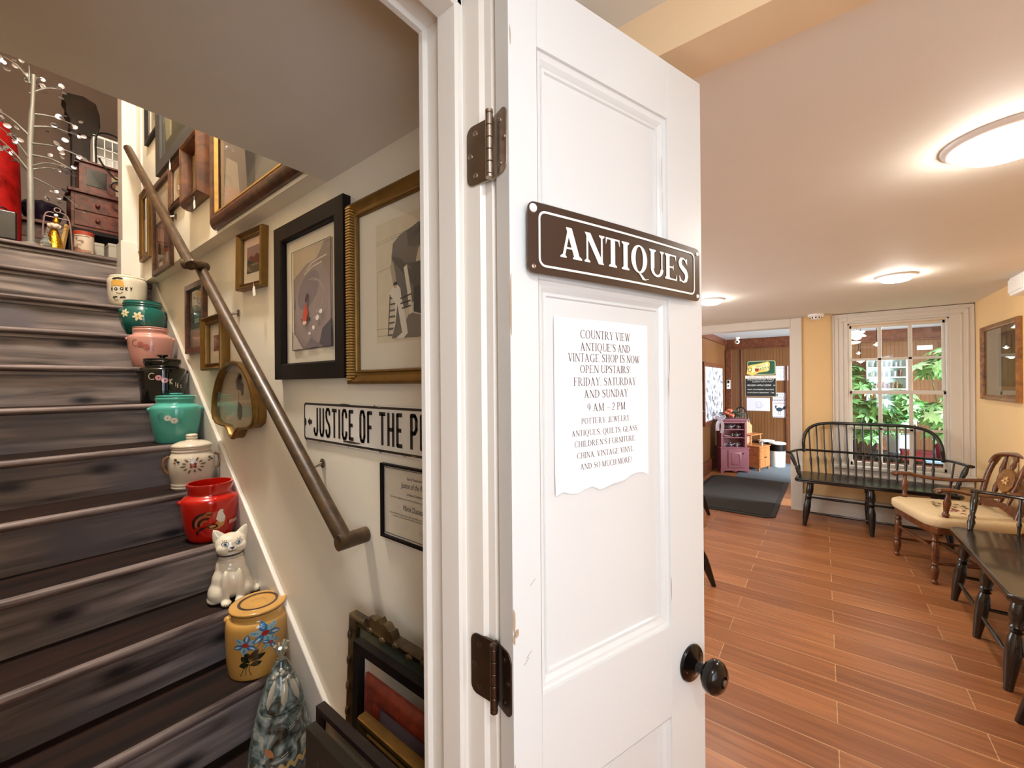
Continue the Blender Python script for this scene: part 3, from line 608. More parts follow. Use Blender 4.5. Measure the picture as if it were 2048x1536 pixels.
t_ = MB(); put_serif(t_, 'ANTIQUES', 0.008, -0.021, 0.046, 0, None, T=0.19, t=0.06, sf=0.075, gap=0.03, maxw=0.318); obj('lettering', bowmap(t_), M_LETTER, sg, smooth=0)
for x_, y_, c_ in ((-0.1965, 0.0415, 'w'), (-0.1965, -0.0415, 'd'), (0.1985, 0.041, 'w'), (0.1985, -0.041, 'w')):
    q = MB(); r_ = 0.0065 if c_ == 'w' and x_ < 0 else 0.004; q.lathe([(r_, 0), (r_*.85, r_*.3), (r_*.4, r_*.5), (0, r_*.52)], 16, T=Matrix.Translation((x_, y_, bow(x_)))); obj('pin', q, M_WHITE if c_ == 'w' else M_STEEL, sg)
nc = thing('paper_notice', 'white paper notice about the vintage shop taped below the sign on the door', 'notice', T=TD @ Matrix.Translation((0.196, 1.374, -0.0125)))
pp = MB(); PWd, PHt = 0.220, 0.277; N_ = 14
def pz(x, y): return 0.0015+0.0012*math.sin(x*40+1)+0.0015*max(0, (-y-0.09))*18*abs(math.sin(x*22+.6))
vs = []; fs = []
for j in range(N_+1):
    for i in range(N_+1):
        x = -PWd/2+PWd*i/N_; y = -PHt/2+PHt*j/N_
        if j == 0: y += 0.004*math.sin(i*1.7)+0.003*math.sin(i*3.1) + (0.010 if i > 9 else 0)
        vs.append((x, y, pz(x, y)))
for j in range(N_):
    for i in range(N_): a = j*(N_+1)+i; fs.append((a, a+1, a+N_+2, a+N_+1))
pp.add(vs, fs); obj('sheet', pp, mat('notice_paper', 'f7f4f2', 0.7, noise=0.015), nc, smooth=60)
t_ = MB()
LN = [('COUNTRY VIEW', .1115, .0172), ("ANTIQUE'S AND", .0915, .0165), ('VINTAGE SHOP IS NOW', .0735, .0165), ('OPEN UPSTAIRS!', .0555, .0158), ('FRIDAY, SATURDAY', .0345, .0165), ('AND SUNDAY', .0145, .0165), ('9 AM - 2 PM', -.0075, .0160),
      ('POTTERY, JEWELRY,', -.0275, .0118), ('ANTIQUES, QUILTS, GLASS,', -.0465, .0118), ("CHILDREN'S FURNITURE,", -.0640, .0118), ('CHINA, VINTAGE VINYL,', -.0825, .0118), ('AND SO MUCH MORE!', -.1010, .0118)]
MW = dict(zip([l[0] for l in LN], (.118, .118, .170, .120, .148, .104, .090, .116, .158, .146, .136, .122)))
for s_, y_, h_ in LN: put_serif(t_, s_, 0.004, y_-0.004, h_*.80, 0, None, T=0.115, t=0.045, sf=0.07, gap=0.03, maxw=MW[s_])
t_.v = [(x, y, pz(x, y)+0.0006) for x, y, z in t_.v]
obj('printed_text', t_, mat('notice_ink', '5a4a4c', 0.7, noise=0.05), nc, smooth=0)
# ------------------------------------------------------------------ handrail on the stair wall
hr = thing('handrail', 'round wooden handrail running down the stair wall beside the pictures', 'handrail', loc=(-2.2, 0.6, 1.9))
L0 = -hr.location
def tl(p): return tuple(Vector(p)+L0)
yU, yL = 0.572, 0.630
UA, UB = onY(256, 297, yU), onY(380, 527, yU); LA, LB = onY(399, 533, yL), onY(690, 1082, yL)
UB2 = onY(383, 531, yU)
def rail(pts, r=0.023):
    m_ = MB(); m_.tube([tl(p) for p in pts], r, 16); return m_
obj('upper_rail', rail([UA-(UB-UA)*0.004, UA, UB, UB+(UB-UA)*0.012], [0.012, 0.0225, 0.0225, 0.0225]), M_RAIL, hr, smooth=50)
obj('rail_elbow', rail([Vector(UB)+Vector((-0.02, -0.016, -0.004)), Vector(UB)+Vector((0.005, 0.0, 0)), Vector(LA)+Vector((0.01, 0.02, 0.0))], 0.022), M_RAIL, hr, smooth=50)
obj('lower_rail', rail([LA, LB]), M_RAIL, hr, smooth=50)
obj('end_return', rail([Vector(LB)+Vector((0, -0.022, 0)), Vector(LB)+Vector((0.002, 0.068, 0.0))], 0.0225), M_RAIL, hr, smooth=50)
for t_, (A, B, yw) in ((0.60, (UA, UB, YU)), (0.21, (LA, LB, YW)), (0.79, (LA, LB, YW))):
    p = A+(B-A)*t_; q = MB(); q.tube([tl(p+Vector((0, 0, -0.018))), tl(p+Vector((0.006, 0.02, -0.045))), tl((p.x+0.012, yw-0.004, p.z-0.03))], 0.0055, 10)
    q.lathe([(0.016, 0), (0.016, 0.004), (0.008, 0.008)], 16, T=Matrix.Translation(tl((p.x+0.012, yw, p.z-0.03))) @ Matrix.Rotation(PI/2, 4, 'X')); obj('bracket', q, M_STEEL, hr)

# ------------------------------------------------------------------ framed pictures
FLAT = [(0, 0.0), (0, 0.022), (0.002, 0.024), (0.9, 0.024), (1, 0.02), (1, 0.008)]
SCOOP = [(0, 0.0), (0, 0.018), (0.06, 0.022), (0.22, 0.024), (0.4, 0.018), (0.62, 0.013), (0.78, 0.013), (0.86, 0.017), (0.94, 0.016), (1, 0.012), (1, 0.006)]
ROUND = [(0, 0.0), (0, 0.012), (0.12, 0.022), (0.3, 0.03), (0.5, 0.032), (0.7, 0.028), (0.85, 0.018), (0.92, 0.02), (1, 0.014), (1, 0.006)]
def picture(name, label, cat, T, w, h, bw, prof, fm, depth=1.0, mount=None, mw=0, art=None, glz=True, group=None, rib=False, parts=None, mt_w=None):
    """frame hung by its lower left corner at T; local x along the wall, y up, z out of the wall"""
    T = T @ Matrix.Translation((w/2, 0, 0)); r = thing(name, label, cat, T=T, group=group); X0 = -w/2
    f = MB(); ring(f, X0, 0, -X0, h, [(a*bw, d*depth) for a, d in prof]); ring(f, X0, 0, -X0, h, [(bw*0.6, 0.0005), (0, 0.0)])
    f.add([(X0+bw*.5, bw*.5, 0.001), (-X0-bw*.5, bw*.5, 0.001), (-X0-bw*.5, h-bw*.5, 0.001), (X0+bw*.5, h-bw*.5, 0.001)], [(0, 1, 2, 3)])
    fo = obj('frame', f, fm, r, smooth=30, recalc=False)
    zz = 0.004*depth; x0, y0, x1, y1 = X0+bw*.98, bw*.98, -X0-bw*.98, h-bw*.98
    if mount:
        m_ = MB(); wl = mt_w or (mw, mw, mw, mw)
        m_.box((x0, y0, zz-0.002), (x1, y1, zz)); obj('mount', m_, mount, r, smooth=0); x0 += wl[0]; x1 -= wl[1]; y0 += wl[2]; y1 -= wl[3]; zz += 0.0006
    if art:
        a = MB(); W_, H_ = x1-x0, y1-y0
        for k, (pp_, c) in enumerate(art): a.poly([(x0+min(1, max(0, p[0]))*W_, y0+min(1, max(0, p[1]))*H_) for p in pp_], zz+0.0001*k, 0, c)
        obj('picture', a, INK, r, smooth=0)
    if glz:
        g = MB(); zg = 0.0085*depth; g.poly([(X0+bw*.95, bw*.95), (-X0-bw*.95, bw*.95), (-X0-bw*.95, h-bw*.95), (X0+bw*.95, h-bw*.95)], zg); obj('glass', g, GLASS, r, smooth=0)
    return r
def wallY(px, Y, X, z, tilt=0): return TF((X, Y, z), (1, 0, 0), tilt=tilt)
S = lambda x0, y0, x1, y1: [(x0, y0), (x1, y0), (x1, y1), (x0, y1)]
sq = S(0, 0, 1, 1)
def strokes_art(pls, wd, c): return [(q, c) for pl in pls for q in stroke(pl, wd)]
r8 = random.Random(3)
def blob(cx, cy, rx, ry, n=12, j=.25, rr=r8): return [(cx+rx*math.cos(2*PI*k/n)*rr.uniform(1-j, 1+j), cy+ry*math.sin(2*PI*k/n)*rr.uniform(1-j, 1+j)) for k in range(n)]

koi = [(sq, '8d7b74'), ([(0, .72), (.35, .84), (.62, .86), (.8, 1), (0, 1)], 'b8a58a'), ([(0, .45), (.25, .74), (.58, .78), (.6, .5), (.2, .3)], '6e6068'), (ell(.52, .44, .46, .40, 30), '93827f'), (ell(.40, .58, .3, .16, 20, rot=20), '7b6c72'),
    ([(.6, .86), (.85, .99), (1, .98), (1, .8), (.8, .78)], '8a796c')] + strokes_art([[(.36, .78), (.5, .83), (.7, .85), (.86, .86)], [(.3, .74), (.5, .79), (.75, .81)]], .012, 'd7c8b4') \
    + strokes_art([[(.5+.36*math.cos(a*.35), .42+.26*math.sin(a*.35)) for a in range(-2, 6)], [(.55+.24*math.cos(a*.4), .5+.16*math.sin(a*.4)) for a in range(-3, 5)], [(.62, .36), (.7, .33), (.78, .36), (.82, .32)], [(.56, .30), (.62, .27), (.7, .3), (.76, .26)]], .010, 'a79892') \
    + [(blob(.66, .29, .04, .025), 'd8cdc4'), (blob(.74, .34, .04, .02), 'd8cdc4'), (blob(.56, .2, .03, .02), 'd8cdc4'), (blob(.46, .15, .03, .015), 'cfc2b8'), ([(1, 0), (.7, .03), (.78, .18), (1, .26)], '4f474b'), ([(.3, .0), (.72, .02), (.5, .11)], '6b6062'), ([(0, .0), (.3, 0), (.1, .14), (0, .2)], 'a5978c')] \
    + [([(.30, .27), (.29, .33), (.33, .41), (.38, .46), (.40, .40), (.41, .33), (.38, .28), (.33, .25)], 'b8432a'), ([(.35, .46), (.40, .47), (.44, .53), (.40, .545), (.36, .5)], '4a2620'), ([(.40, .32), (.45, .36), (.41, .37)], 'a43a22'), (blob(.46, .29, .03, .018), '2e2224'), (blob(.34, .26, .05, .02), 'd9b59a'), ([(.29, .3), (.24, .31), (.27, .27)], '8a3a28')] + [(S(0, 0, 1, .006), '2a221e'), (S(0, .994, 1, 1), '2a221e'), (S(0, 0, .012, 1), '2a221e'), (S(.988, 0, 1, 1), '2a221e')]
p_koi = picture('framed_koi_print', 'black framed print of an orange koi fish with a pale mount', 'picture', wallY(0, YW, -1.653, 1.430), 0.487, 0.568, 0.058, FLAT, M_DKWOOD, 1.1, M_CREAMP, art=koi, mt_w=(.055, .042, .048, .048))
lady = [(sq, 'd6c8aa')] + strokes_art([[(.0, .845), (.9, .9)], [(0, .825), (.9, .88)], [(.02, .06), (.02, .6), (.5, .64)], [(.02, .06), (1, .08)], [(.24, .62), (.24, .80)], [(0, .12), (1, .12)]], .004, '9b8c72') \
    + [([(.22, .70), (.24, .80), (.34, .855), (.48, .88), (.62, .88), (.66, .81), (.62, .74), (.56, .70), (.53, .62), (.5, .3), (.36, .26), (.22, .6)], '6c645c'), ([(.42, .86), (.56, .90), (.66, .88), (.68, .82), (.62, .75), (.52, .71), (.44, .74)], '4e4842'), ([(.22, .70), (.26, .64), (.50, .42), (.52, .50), (.34, .66)], '494440'),
       ([(.36, .62), (.46, .58), (.5, .40), (.56, .22), (.72, .22), (.72, .56), (.6, .6), (.52, .60)], '4b4744'), ([(.50, .41), (.72, .44), (.72, .16), (.50, .22)], '2f2f38'), ([(.45, .22), (.74, .15), (.84, .10), (.80, .04), (.55, .02), (.30, .03), (.40, .16)], '7b7268'),
       ([(.20, .62), (.24, .66), (.27, .56), (.29, .45), (.25, .44)], 'a99c86'), ([(.38, .58), (.42, .6), (.47, .38), (.49, .22), (.45, .20), (.42, .4)], 'e4dac4')] \
    + strokes_art([[(.20, .39), (.17, .06)], [(.29, .39), (.27, .05)]]+[[(.19+i*-.003, .36-i*.05), (.29-i*.003, .36-i*.05)] for i in range(7)], .012, '574f49') \
    + [([(.19, .40), (.25, .45), (.30, .46), (.34, .42), (.35, .36), (.40, .20), (.43, .06), (.37, .02), (.22, .03), (.27, .18), (.27, .32), (.22, .37)], 'e3d9c6'), (ell(.275, .465, .028, .018), '2b2523'), (ell(.275, .445, .02, .014), 'c7a98c'), ([(.30, .30), (.33, .18), (.36, .07), (.28, .03), (.22, .03), (.27, .14)], '6f665c')] \
    + strokes_art([[(.34, .34), (.48, .36)], [(.34, .30), (.47, .31)], [(.36, .26), (.47, .27)], [(.5, .80), (.68, .86)], [(.5, .815), (.69, .875)], [(.56, .84), (.62, .90)], [(.6, .85), (.64, .8)]], .012, '3b3533')
p_gold = picture('framed_figure_print', 'large gilt ribbed frame with a grey print of a woman in a white dress', 'picture', wallY(0, YW, -1.152, 1.410), 0.59, 0.545, 0.042, SCOOP, M_GOLD, 1.2, M_CREAMP, art=lady, mt_w=(.085, .085, .075, .045))
rb = MB()
for x_ in (-0.29, 0.255):
    rb = MB()
    for k in range(62): y_ = 0.012+k*0.0085; rb.box((x_+0.0, y_, 0.012), (x_+0.024, y_+0.0045, 0.0305))
    obj('ribbed_bead', rb, M_GOLD2, p_gold, smooth=0)
lands = [(sq, '6a6a5c'), (S(0, .62, 1, 1), '7f8078'), ([(0, .4), (.2, .62), (.35, .66), (.5, .55), (.7, .7), (1, .58), (1, .3), (0, .3)], '33352a'), (S(0, 0, 1, .34), '5c5136'), (blob(.6, .3, .25, .05), '8b7a52')]
picture('small_gilt_landscape', 'small gilt frame with a dark landscape hung crooked above the handrail', 'picture', wallY(0, YW, -2.035, 1.822, math.radians(-3)), 0.262, 0.243, 0.026, SCOOP, M_GOLD, 1.3, M_CREAMP, art=lands, mt_w=(.035, .035, .045, .035))
photo = [(sq, '4c443a'), (S(0, .62, 1, 1), '6d6352'), (blob(.3, .8, .2, .12), '8d8470'), (S(0, 0, 1, .33), '857a68'), (blob(.5, .5, .4, .1), '2f2a24'), (S(.3, .42, .6, .5), '7d7a5a')]
picture('narrow_wood_framed_photo', 'narrow dark wood framed photograph between the stringer and the handrail', 'picture', wallY(0, YW, -2.80, 1.585), 0.305, 0.372, 0.03, FLAT, M_BROWN, 0.9, art=photo)
picture('small_gilt_miniature', 'small gilt frame with a tiny dark picture above the fan shaped frame', 'picture', wallY(0, YW, -2.47, 1.484), 0.28, 0.262, 0.035, SCOOP, M_GOLD, 1.8, M_CREAMP, art=[(sq, '6b4b36'), (blob(.5, .5, .25, .35), '33241c')], mt_w=(.05, .05, .06, .055))
# fan shaped shadow frame
ff = thing('fan_shaped_frame', 'gilt fan shaped shadow box frame with a point at its foot', 'picture', T=TF((-2.040, YW, 1.178), (1, 0, 0)))
def fan(s):
    o = []
    right = [(0, 0), (.022, .012), (.045, .035), (.075, .048), (.13, .050), (.19, .056), (.232, .075), (.246, .105), (.243, .15), (.225, .20), (.190, .255), (.135, .302), (.07, .328), (0, .336)]
    pts = right+[(-x, y) for x, y in reversed(right[1:-1])]
    return [(x*s, .168+(y-.168)*s) for x, y in pts]
def loft(mb, outlines, closed=True):
    n = len(outlines[0][0]); vs = [(x, y, z) for o, z in outlines for x, y in o]
    fs = [(j*n+k, j*n+(k+1) % n, (j+1)*n+(k+1) % n, (j+1)*n+k) for j in range(len(outlines)-1) for k in range(n)]
    mb.add(vs, fs)
q = MB(); loft(q, [(fan(1.0), 0), (fan(1.0), .028), (fan(1.02), .034), (fan(1.02), .044), (fan(.99), .050), (fan(.95), .050), (fan(.93), .046), (fan(.93), .020)]); q.poly(fan(1.0), 0); obj('frame', q, M_GOLD, ff, recalc=False)
q = MB(); q.poly(fan(.93), .0205, 0, 'a8987c'); q.poly([(-.15, .09), (.17, .10), (.15, .14), (-.17, .15)], .0206, 0, '8e9a84')
for pl_ in stroke([(0.0, .1), (.01, .16), (.015, .23)], .004): q.poly(pl_, .0208, 0, '3d3428')
for c_ in ((.02, .12, .03, .045), (.03, .245, .03, .035), (.0, .235, .025, .03), (.05, .215, .02, .03), (.02, .27, .022, .016)): q.poly(blob(*c_), .0209, 0, '5c5142')
obj('picture', q, INK, ff, smooth=0)
q = MB(); q.poly(fan(.935), .040); obj('glass', q, GLASS, ff, smooth=0)
M_PINE2 = wood('orange_brown_frame_wood', '40200f', '70401c', (20, 20, 20), .4, .1)
# upper wall pictures
picture('thin_black_frame', 'thin black frame highest on the stair wall beside the white post', 'picture', wallY(0, YU, -3.36, 2.915), 0.29, 0.40, 0.022, FLAT, M_DKWOOD, 0.8, art=[(sq, 'b9ae98'), (blob(.6, .5, .2, .3), 'a0947c')])
picture('dark_framed_landscape', 'wide charcoal frame with a mossy green painting on the upper wall', 'picture', wallY(0, YU, -3.07, 2.628), 0.70, 0.50, 0.075, FLAT, mat('charcoal_frame', '35322e', .5, noise=.2), 1.0, art=[(sq, '4a4632'), (S(0, .6, 1, 1), '6c6850'), (blob(.2, .5, .12, .4), '8f8768'), (blob(.28, .4, .03, .4), 'b3a986'), (S(0, 0, 1, .25), '3c3a28'), (blob(.6, .55, .2, .2), '5d5a40')])
picture('small_brown_print', 'small brown frame with a cream print below the charcoal framed landscape', 'picture', wallY(0, YU, -2.82, 2.365), 0.22, 0.235, 0.03, SCOOP, M_BROWN, 1.0, M_CREAMP, art=[(sq, 'c7b38e'), (blob(.5, .5, .3, .4), 'a18a66')], mw=0.02)
picture('deep_walnut_shadow_box', 'deep walnut shadow box with a pale figure on the upper wall', 'picture', wallY(0, YU, -2.50, 2.278), 0.29, 0.31, 0.045, ROUND, M_PINE2, 1.7, art=[(sq, '7a6038'), (blob(.45, .5, .2, .4), 'c8ab74'), (blob(.4, .3, .2, .25), '96794a'), (blob(.5, .72, .12, .14), 'd8be8c')])
picture('large_smoky_painting', 'large smoky dark painting in a gold and brown frame under the ceiling edge', 'picture', wallY(0, YU, -2.14, 2.100), 0.86, 0.75, 0.06, ROUND, M_BROWN, 1.1, art=[(sq, '4a423a'), ([(0, 0), (.4, 0), (.35, .4), (.15, .9), (0, 1)], '75675a'), ([(.05, 0), (.3, 0), (.26, .25), (.1, .35)], '9a8c78'), ([(.4, .1), (.75, .3), (.6, .7), (.3, .8), (.35, .4)], '2c2926'), ([(.45, 0), (1, 0), (1, .3), (.7, .3)], '57534c')])
slp = MB(); ring(slp, -.43+.052, .052, .43-.052, .75-.052, [(0, .012), (0, .026), (.006, .027), (.012, .014)]); obj('gilt_slip', slp, M_GOLD2, bpy.data.objects['large_smoky_painting'], smooth=30, recalc=False)
picture('tall_gilt_narrow_frame', 'tall narrow gilt frame low on the upper wall next to the white post', 'picture', wallY(0, YU, -3.50, 2.21), 0.225, 0.44, 0.04, SCOOP, M_GOLD, 1.0, art=[(sq, 'a39a88'), (S(0, .66, 1, 1), '5c5a50'), (S(0, .63, 1, .66), '37342c')])
picture('dark_framed_portrait_pair', 'dark brown frame with a pale upper panel and a sepia photograph below it', 'picture', wallY(0, YU, -3.20, 2.07), 0.385, 0.53, 0.028, FLAT, M_BROWN, 0.8, art=[(sq, '7d5c44'), (S(0, .58, 1, 1), 'c6b290'), (S(0, .545, 1, .59), '2a1a12'), (blob(.4, .3, .15, .2), 'a5846a'), (blob(.65, .26, .13, .2), '503526'), (blob(.25, .22, .1, .16), '4c3528'), (S(.2, .02, .45, .08), 'd8cbb4')])
pg = MB()
for nm_, lab_, x_, z_ in (('price_tag', 'small white price tag hanging from the crooked gilt landscape', -1.818, 1.815), ('price_tag', 'small white price tag hanging from the deep walnut shadow box', -2.27, 2.262), ('price_tag', 'small white price tag hanging on the small brown print', -2.66, 2.565)):
    q = MB(); y_ = YW-.036 if x_ > -2 else YU-.05; q.prism([(-.011, -.045), (.013, -.047), (.012, -.012), (0, -.003), (-.012, -.014)], 0, .0006, T=TF((x_, y_, z_), (1, 0, 0), tilt=.15)); q.tube([(x_, y_, z_-.004), (x_, y_, z_+.012)], .0006, 5); tag(obj(nm_, q, M_WHITE, smooth=0), lab_, 'price tag', 'price tags on the picture frames')
# Justice of the Peace street sign
js = thing('justice_sign', 'white embossed street sign reading JUSTICE OF THE PEACE with an arrow', 'sign', T=TF((-1.47, YW, 1.213), (1, 0, 0), tilt=-.004))
JW, JH = 0.86, 0.138
o1 = [(x+JW/2, y+JH/2) for x, y in rrect(JW, JH, .014, 5)]; o2 = [(x+JW/2, y+JH/2) for x, y in rrect(JW-.008, JH-.008, .012, 5)]; o3 = [(x+JW/2, y+JH/2) for x, y in rrect(JW-.022, JH-.022, .009, 5)]
M_SIGNW = mat('chipped_white_enamel', 'd9d2c6', .45, noise=.08, nscale=14)
q = MB(); q.prism(o1, .002, .006); obj('plate', q, M_SIGNW, js, bevel=.0015)
q = MB(); n_ = len(o2)
for k in range(n_): q.poly([o2[k], o2[(k+1) % n_], o3[(k+1) % n_], o3[k]], .0064, 0, '2a211d')
q.poly(blob(.012, .066, .008, .016), .0066, 0, '241a16'); q.poly(blob(.30, .018, .05, .0035), .0066, 0, '3a2c22'); q.poly(blob(.27, .134, .03, .003), .0066, 0, '3a2c22')
obj('black_border', q, SATIN, js, smooth=0)
q = MB(); put_cond(q, 'JUSTICE OF THE PEACE', .073, .024, .094, .0725, .0112, .0068, '231b18'); q.poly([(.030, .068), (.046, .084), (.046, .075), (.060, .075), (.060, .061), (.046, .061), (.046, .052)], .0068, 0, '231b18'); obj('lettering', q, SATIN, js, smooth=0)
q = MB()
for _ in range(16): 
    x_ = r8.uniform(.02, .95); q.poly(blob(x_, r8.choice([.004, .134])+r8.uniform(-.003, .003), r8.uniform(.002, .012), .002), .0067, 0, r8.choice(['7c5c3c', 'a08060', '5a4030']))
obj('rust_chip', q, SATIN, js, smooth=0)
# certificate
ce = picture('justice_certificate', 'thin framed Justice of the Peace certificate below the street sign', 'certificate', wallY(0, YW, -1.007, 0.976), .275, .209, .006, FLAT, M_DKWOOD, .5, art=[(sq, 'cfc4ae')], glz=False)
q = MB(); D_ = '2a2320'; ring_ = [(-.128, .012), (.128, .012), (.128, .198), (-.128, .198)]
for p_ in stroke(ring_, .0016, True): q.poly(p_, .0035, 0, D_)
for s_, y_, h_, w_, sh in (('State of Connecticut', .173, .0085, .062, .2), ('Justice of the Peace', .150, .0175, .114, .3), ('Certificate of Certification', .131, .0075, .064, .2), ('This is the obligation to the 4th day of January, duly sworn and attested', .117, .0055, .205, .1), ('Marie Dusseault', .088, .0175, .100, .3), ('Having fulfilled the legal requirements prescribed to the Justice of the Peace, this', .072, .005, .21, .1), ('authority of the State is hereby certified and commissioned.', .065, .005, .18, .1)):
    put_text(q, s_, .004 if w_ < .12 else 0, y_, h_*1.25, .0036, D_, sh, maxw=w_)
for p_ in stroke([(.02, .035), (.03, .042), (.035, .034), (.045, .041), (.05, .033), (.06, .039), (.075, .034)], .0008): q.poly(p_, .0036, 0, '6a6058')
for p_ in stroke([(.03, .026), (.09, .026)], .0008): q.poly(p_, .0036, 0, '6a6058')
obj('printed_text', q, INK, ce, smooth=0)
# picture hooks
for x_, z_, l_ in ((-1.385, 1.062, 'small screw hook in the wall below the JUSTICE sign'), (-2.13, 1.70, 'small screw hook in the wall right of the handrail')):
    q = MB(); q.tube([(x_, YW, z_), (x_, YW-.015, z_), (x_+.004, YW-.024, z_-.008), (x_, YW-.022, z_-.022), (x_-.003, YW-.014, z_-.026)], .002, 8); q.lathe([(.006, 0), (.004, .003)], 12, T=Matrix.Translation((x_, YW, z_)) @ Matrix.Rotation(PI/2, 4, 'X')); tag(obj('screw_hook', q, M_STEEL), l_, 'hook')
# frames standing on the floor, leaning back on the wall
def lean(y0, z0, y1, z1): return Vector((0, y1-y0, z1-z0)).normalized()
def floor_frame(name, label, x0, topY, topz, h, w, bw, prof, fm, depth=1, right=(1, 0, 0), foot=.06, **k):
    ang = math.asin(foot/h); up = Vector(right).normalized(); n = up.cross(Vector((0, 0, 1))); u = Vector((0, 0, 1))*math.cos(ang)-n*math.sin(ang)
    o = Vector((x0, topY, topz))-u*h
    return picture(name, label, 'picture frame', TF(o, right, u), w, h, bw, prof, fm, depth, **k)
orn = floor_frame('ornate_carved_frame', 'tall ornate carved dark gilt frame standing at the back against the wall', -1.078, .655, .756, .757, .535, .028, SCOOP, wood('dark_gilt_carving', '1e1208', '5a4424', (20, 20, 20), .35), 1.1, foot=.035, art=[(sq, '69735c'), (S(0, .7, .62, .86), '8f9a80'), (S(0, .0, 1, .7), '5b5f4c')], glz=True)
q = MB()
for x_, w_ in ((-.19, .13), (.05, .22)):
    prof_ = [(x_+w_*(k/12), .75+.004+.022*math.sin(PI*k/12)**.5*(1+.25*math.sin(k*2.4))) for k in range(13)]
    q = MB(); q.prism([(x_, .745)]+[(a, b+.007) for a, b in prof_]+[(x_+w_, .745)], .004, .026); obj('carved_crest', q, bpy.data.materials['dark_gilt_carving'], orn, smooth=50)
for k in range(9):
    for c_, s_ in (((-.16+k*.055, .748-(.006 if k % 2 else 0), .026), (1.2, .7, .5)), ((-.260, .70-k*.07, .024), (.7, 1.4, .5))):
        q = MB(); q.sphere(c_, .011, 10, sc=s_); obj('carved_bead', q, bpy.data.materials['dark_gilt_carving'], orn, smooth=50)
floor_frame('black_mounted_frame', 'black frame with a wide cream mount standing before the carved frame', -.968, .600, .746, .746, .425, .026, FLAT, M_DKWOOD, .9, foot=.02, mount=mat('warm_white_board', 'dfd2bc', .8), mt_w=(.06, .06, .06, .09), art=[(sq, '3f352d'), (S(.1, .1, .9, .9), '8a7863')])
floor_frame('red_brown_frame', 'reddish brown frame with a violet grey panel leaning before the cream mount', -.873, .560, .719, .719, .332, .055, ROUND, wood('red_brown_frame_wood', '4a160c', '7c2c18', (30, 30, 30), .4), .6, foot=.03, glz=False, art=[(sq, '6f5a5c'), (S(0, .5, 1, .78), '5c444c')])
floor_frame('gilded_small_frame', 'dull gilt frame with a small tree scene leaning before the red brown frame', -.822, .520, .674, .674, .282, .034, SCOOP, M_GOLD, 1.0, foot=.02, glz=False, art=[(sq, 'a9966c'), (blob(.35, .55, .12, .2), '2e2a1c'), (blob(.5, .45, .3, .12), '3a3322'), (S(0, 0, 1, .3), '7a6a46')])
rt = (0.80, -.60, 0)
floor_frame('dark_landscape_frame', 'thin dark frame with a beige landscape standing before the gilt one, beside the teepee jar', -.893, .462, .700, .70, .335, .013, FLAT, wood('plum_frame_wood', '150b0a', '2c1a16', (30, 30, 30), .4), .8, foot=.015, glz=False, art=[(sq, 'b09a7c'), ([(0, .55), (.15, .66), (.2, .5), (.35, .55), (.5, .4), (.8, .45), (1, .3), (1, 0), (0, 0)], '5a4a38'), ([(.1, .5), (.16, .72), (.22, .5)], '8c7a60')])
floor_frame('olive_framed_panel', 'plain olive brown framed panel, foremost of the frames standing by the bottom stair', -.859, .424, .697, .697, .30, .05, FLAT, mat('olive_brown_frame', '261e13', .5, noise=.2), .8, foot=.015, glz=False, art=[(sq, '4d3c26'), (blob(.3, .3, .2, .2), '6a3a3a')])
# ------------------------------------------------------------------ cookie jars, one on each stair
def surf(prof, z):
    for (r0, z0), (r1, z1) in zip(prof, prof[1:]):
        if z0 <= z <= z1 and z1 > z0: return r0+(r1-r0)*(z-z0)/(z1-z0)
    return prof[-1][0]
def wrap_paint(prof, polys, eps=.0009, step=.011, yaw=0):
    """painted shapes laid onto a turned body: x is arc length, y is height"""
    out = MB()
    for k, (pl_, c) in enumerate(polys):
        bm = bmesh.new(); f = bm.faces.new([bm.verts.new((p[0], p[1], 0)) for p in pl_]); bmesh.ops.triangulate(bm, faces=bm.faces[:])
        for _ in range(3):
            e = [e_ for e_ in bm.edges if e_.calc_length() > step]
            if not e: break
            bmesh.ops.subdivide_edges(bm, edges=e, cuts=1); bmesh.ops.triangulate(bm, faces=[f_ for f_ in bm.faces if len(f_.verts) > 3])
        bm.verts.index_update(); vs = []
        for v in bm.verts:
            r = surf(prof, v.co.y); R0 = max(r, .03); a = v.co.x/R0+yaw; r += eps+k*.00004; vs.append((r*math.sin(a), -r*math.cos(a), v.co.y))
        out.add(vs, [tuple(v.index for v in f_.verts) for f_ in bm.faces], 0, c); bm.free()
    return out
def flower(cx, cy, r, n=5, pw=.42, c='f0e6e0', cc='c98', rot=0):
    o = []
    for k in range(n):
        a = rot+360*k/n; o.append((ell(cx+r*.58*math.cos(math.radians(a)), cy+r*.58*math.sin(math.radians(a)), r*.5, r*pw, 12, rot=a), c))
    o.append((ell(cx, cy, r*.24, r*.24, 10), cc)); return o
def leafp(x0, y0, x1, y1, w_):
    dx, dy = x1-x0, y1-y0; L = math.hypot(dx, dy); nx, ny = -dy/L*w_, dx/L*w_
    return [(x0, y0), (x0+dx*.3+nx*.8, y0+dy*.3+ny*.8), (x0+dx*.55+nx, y0+dy*.55+ny), (x0+dx*.8+nx*.6, y0+dy*.8+ny*.6), (x1, y1), (x0+dx*.8-nx*.6, y0+dy*.8-ny*.6), (x0+dx*.55-nx, y0+dy*.55-ny), (x0+dx*.3-nx*.8, y0+dy*.3-ny*.8)]
def face_rz(x, y, off=0): return math.atan2(-x, y)+off
def ceramic(name, col, rough=.14): return mat(name, col, rough, noise=.05, nscale=14, coat=.5)
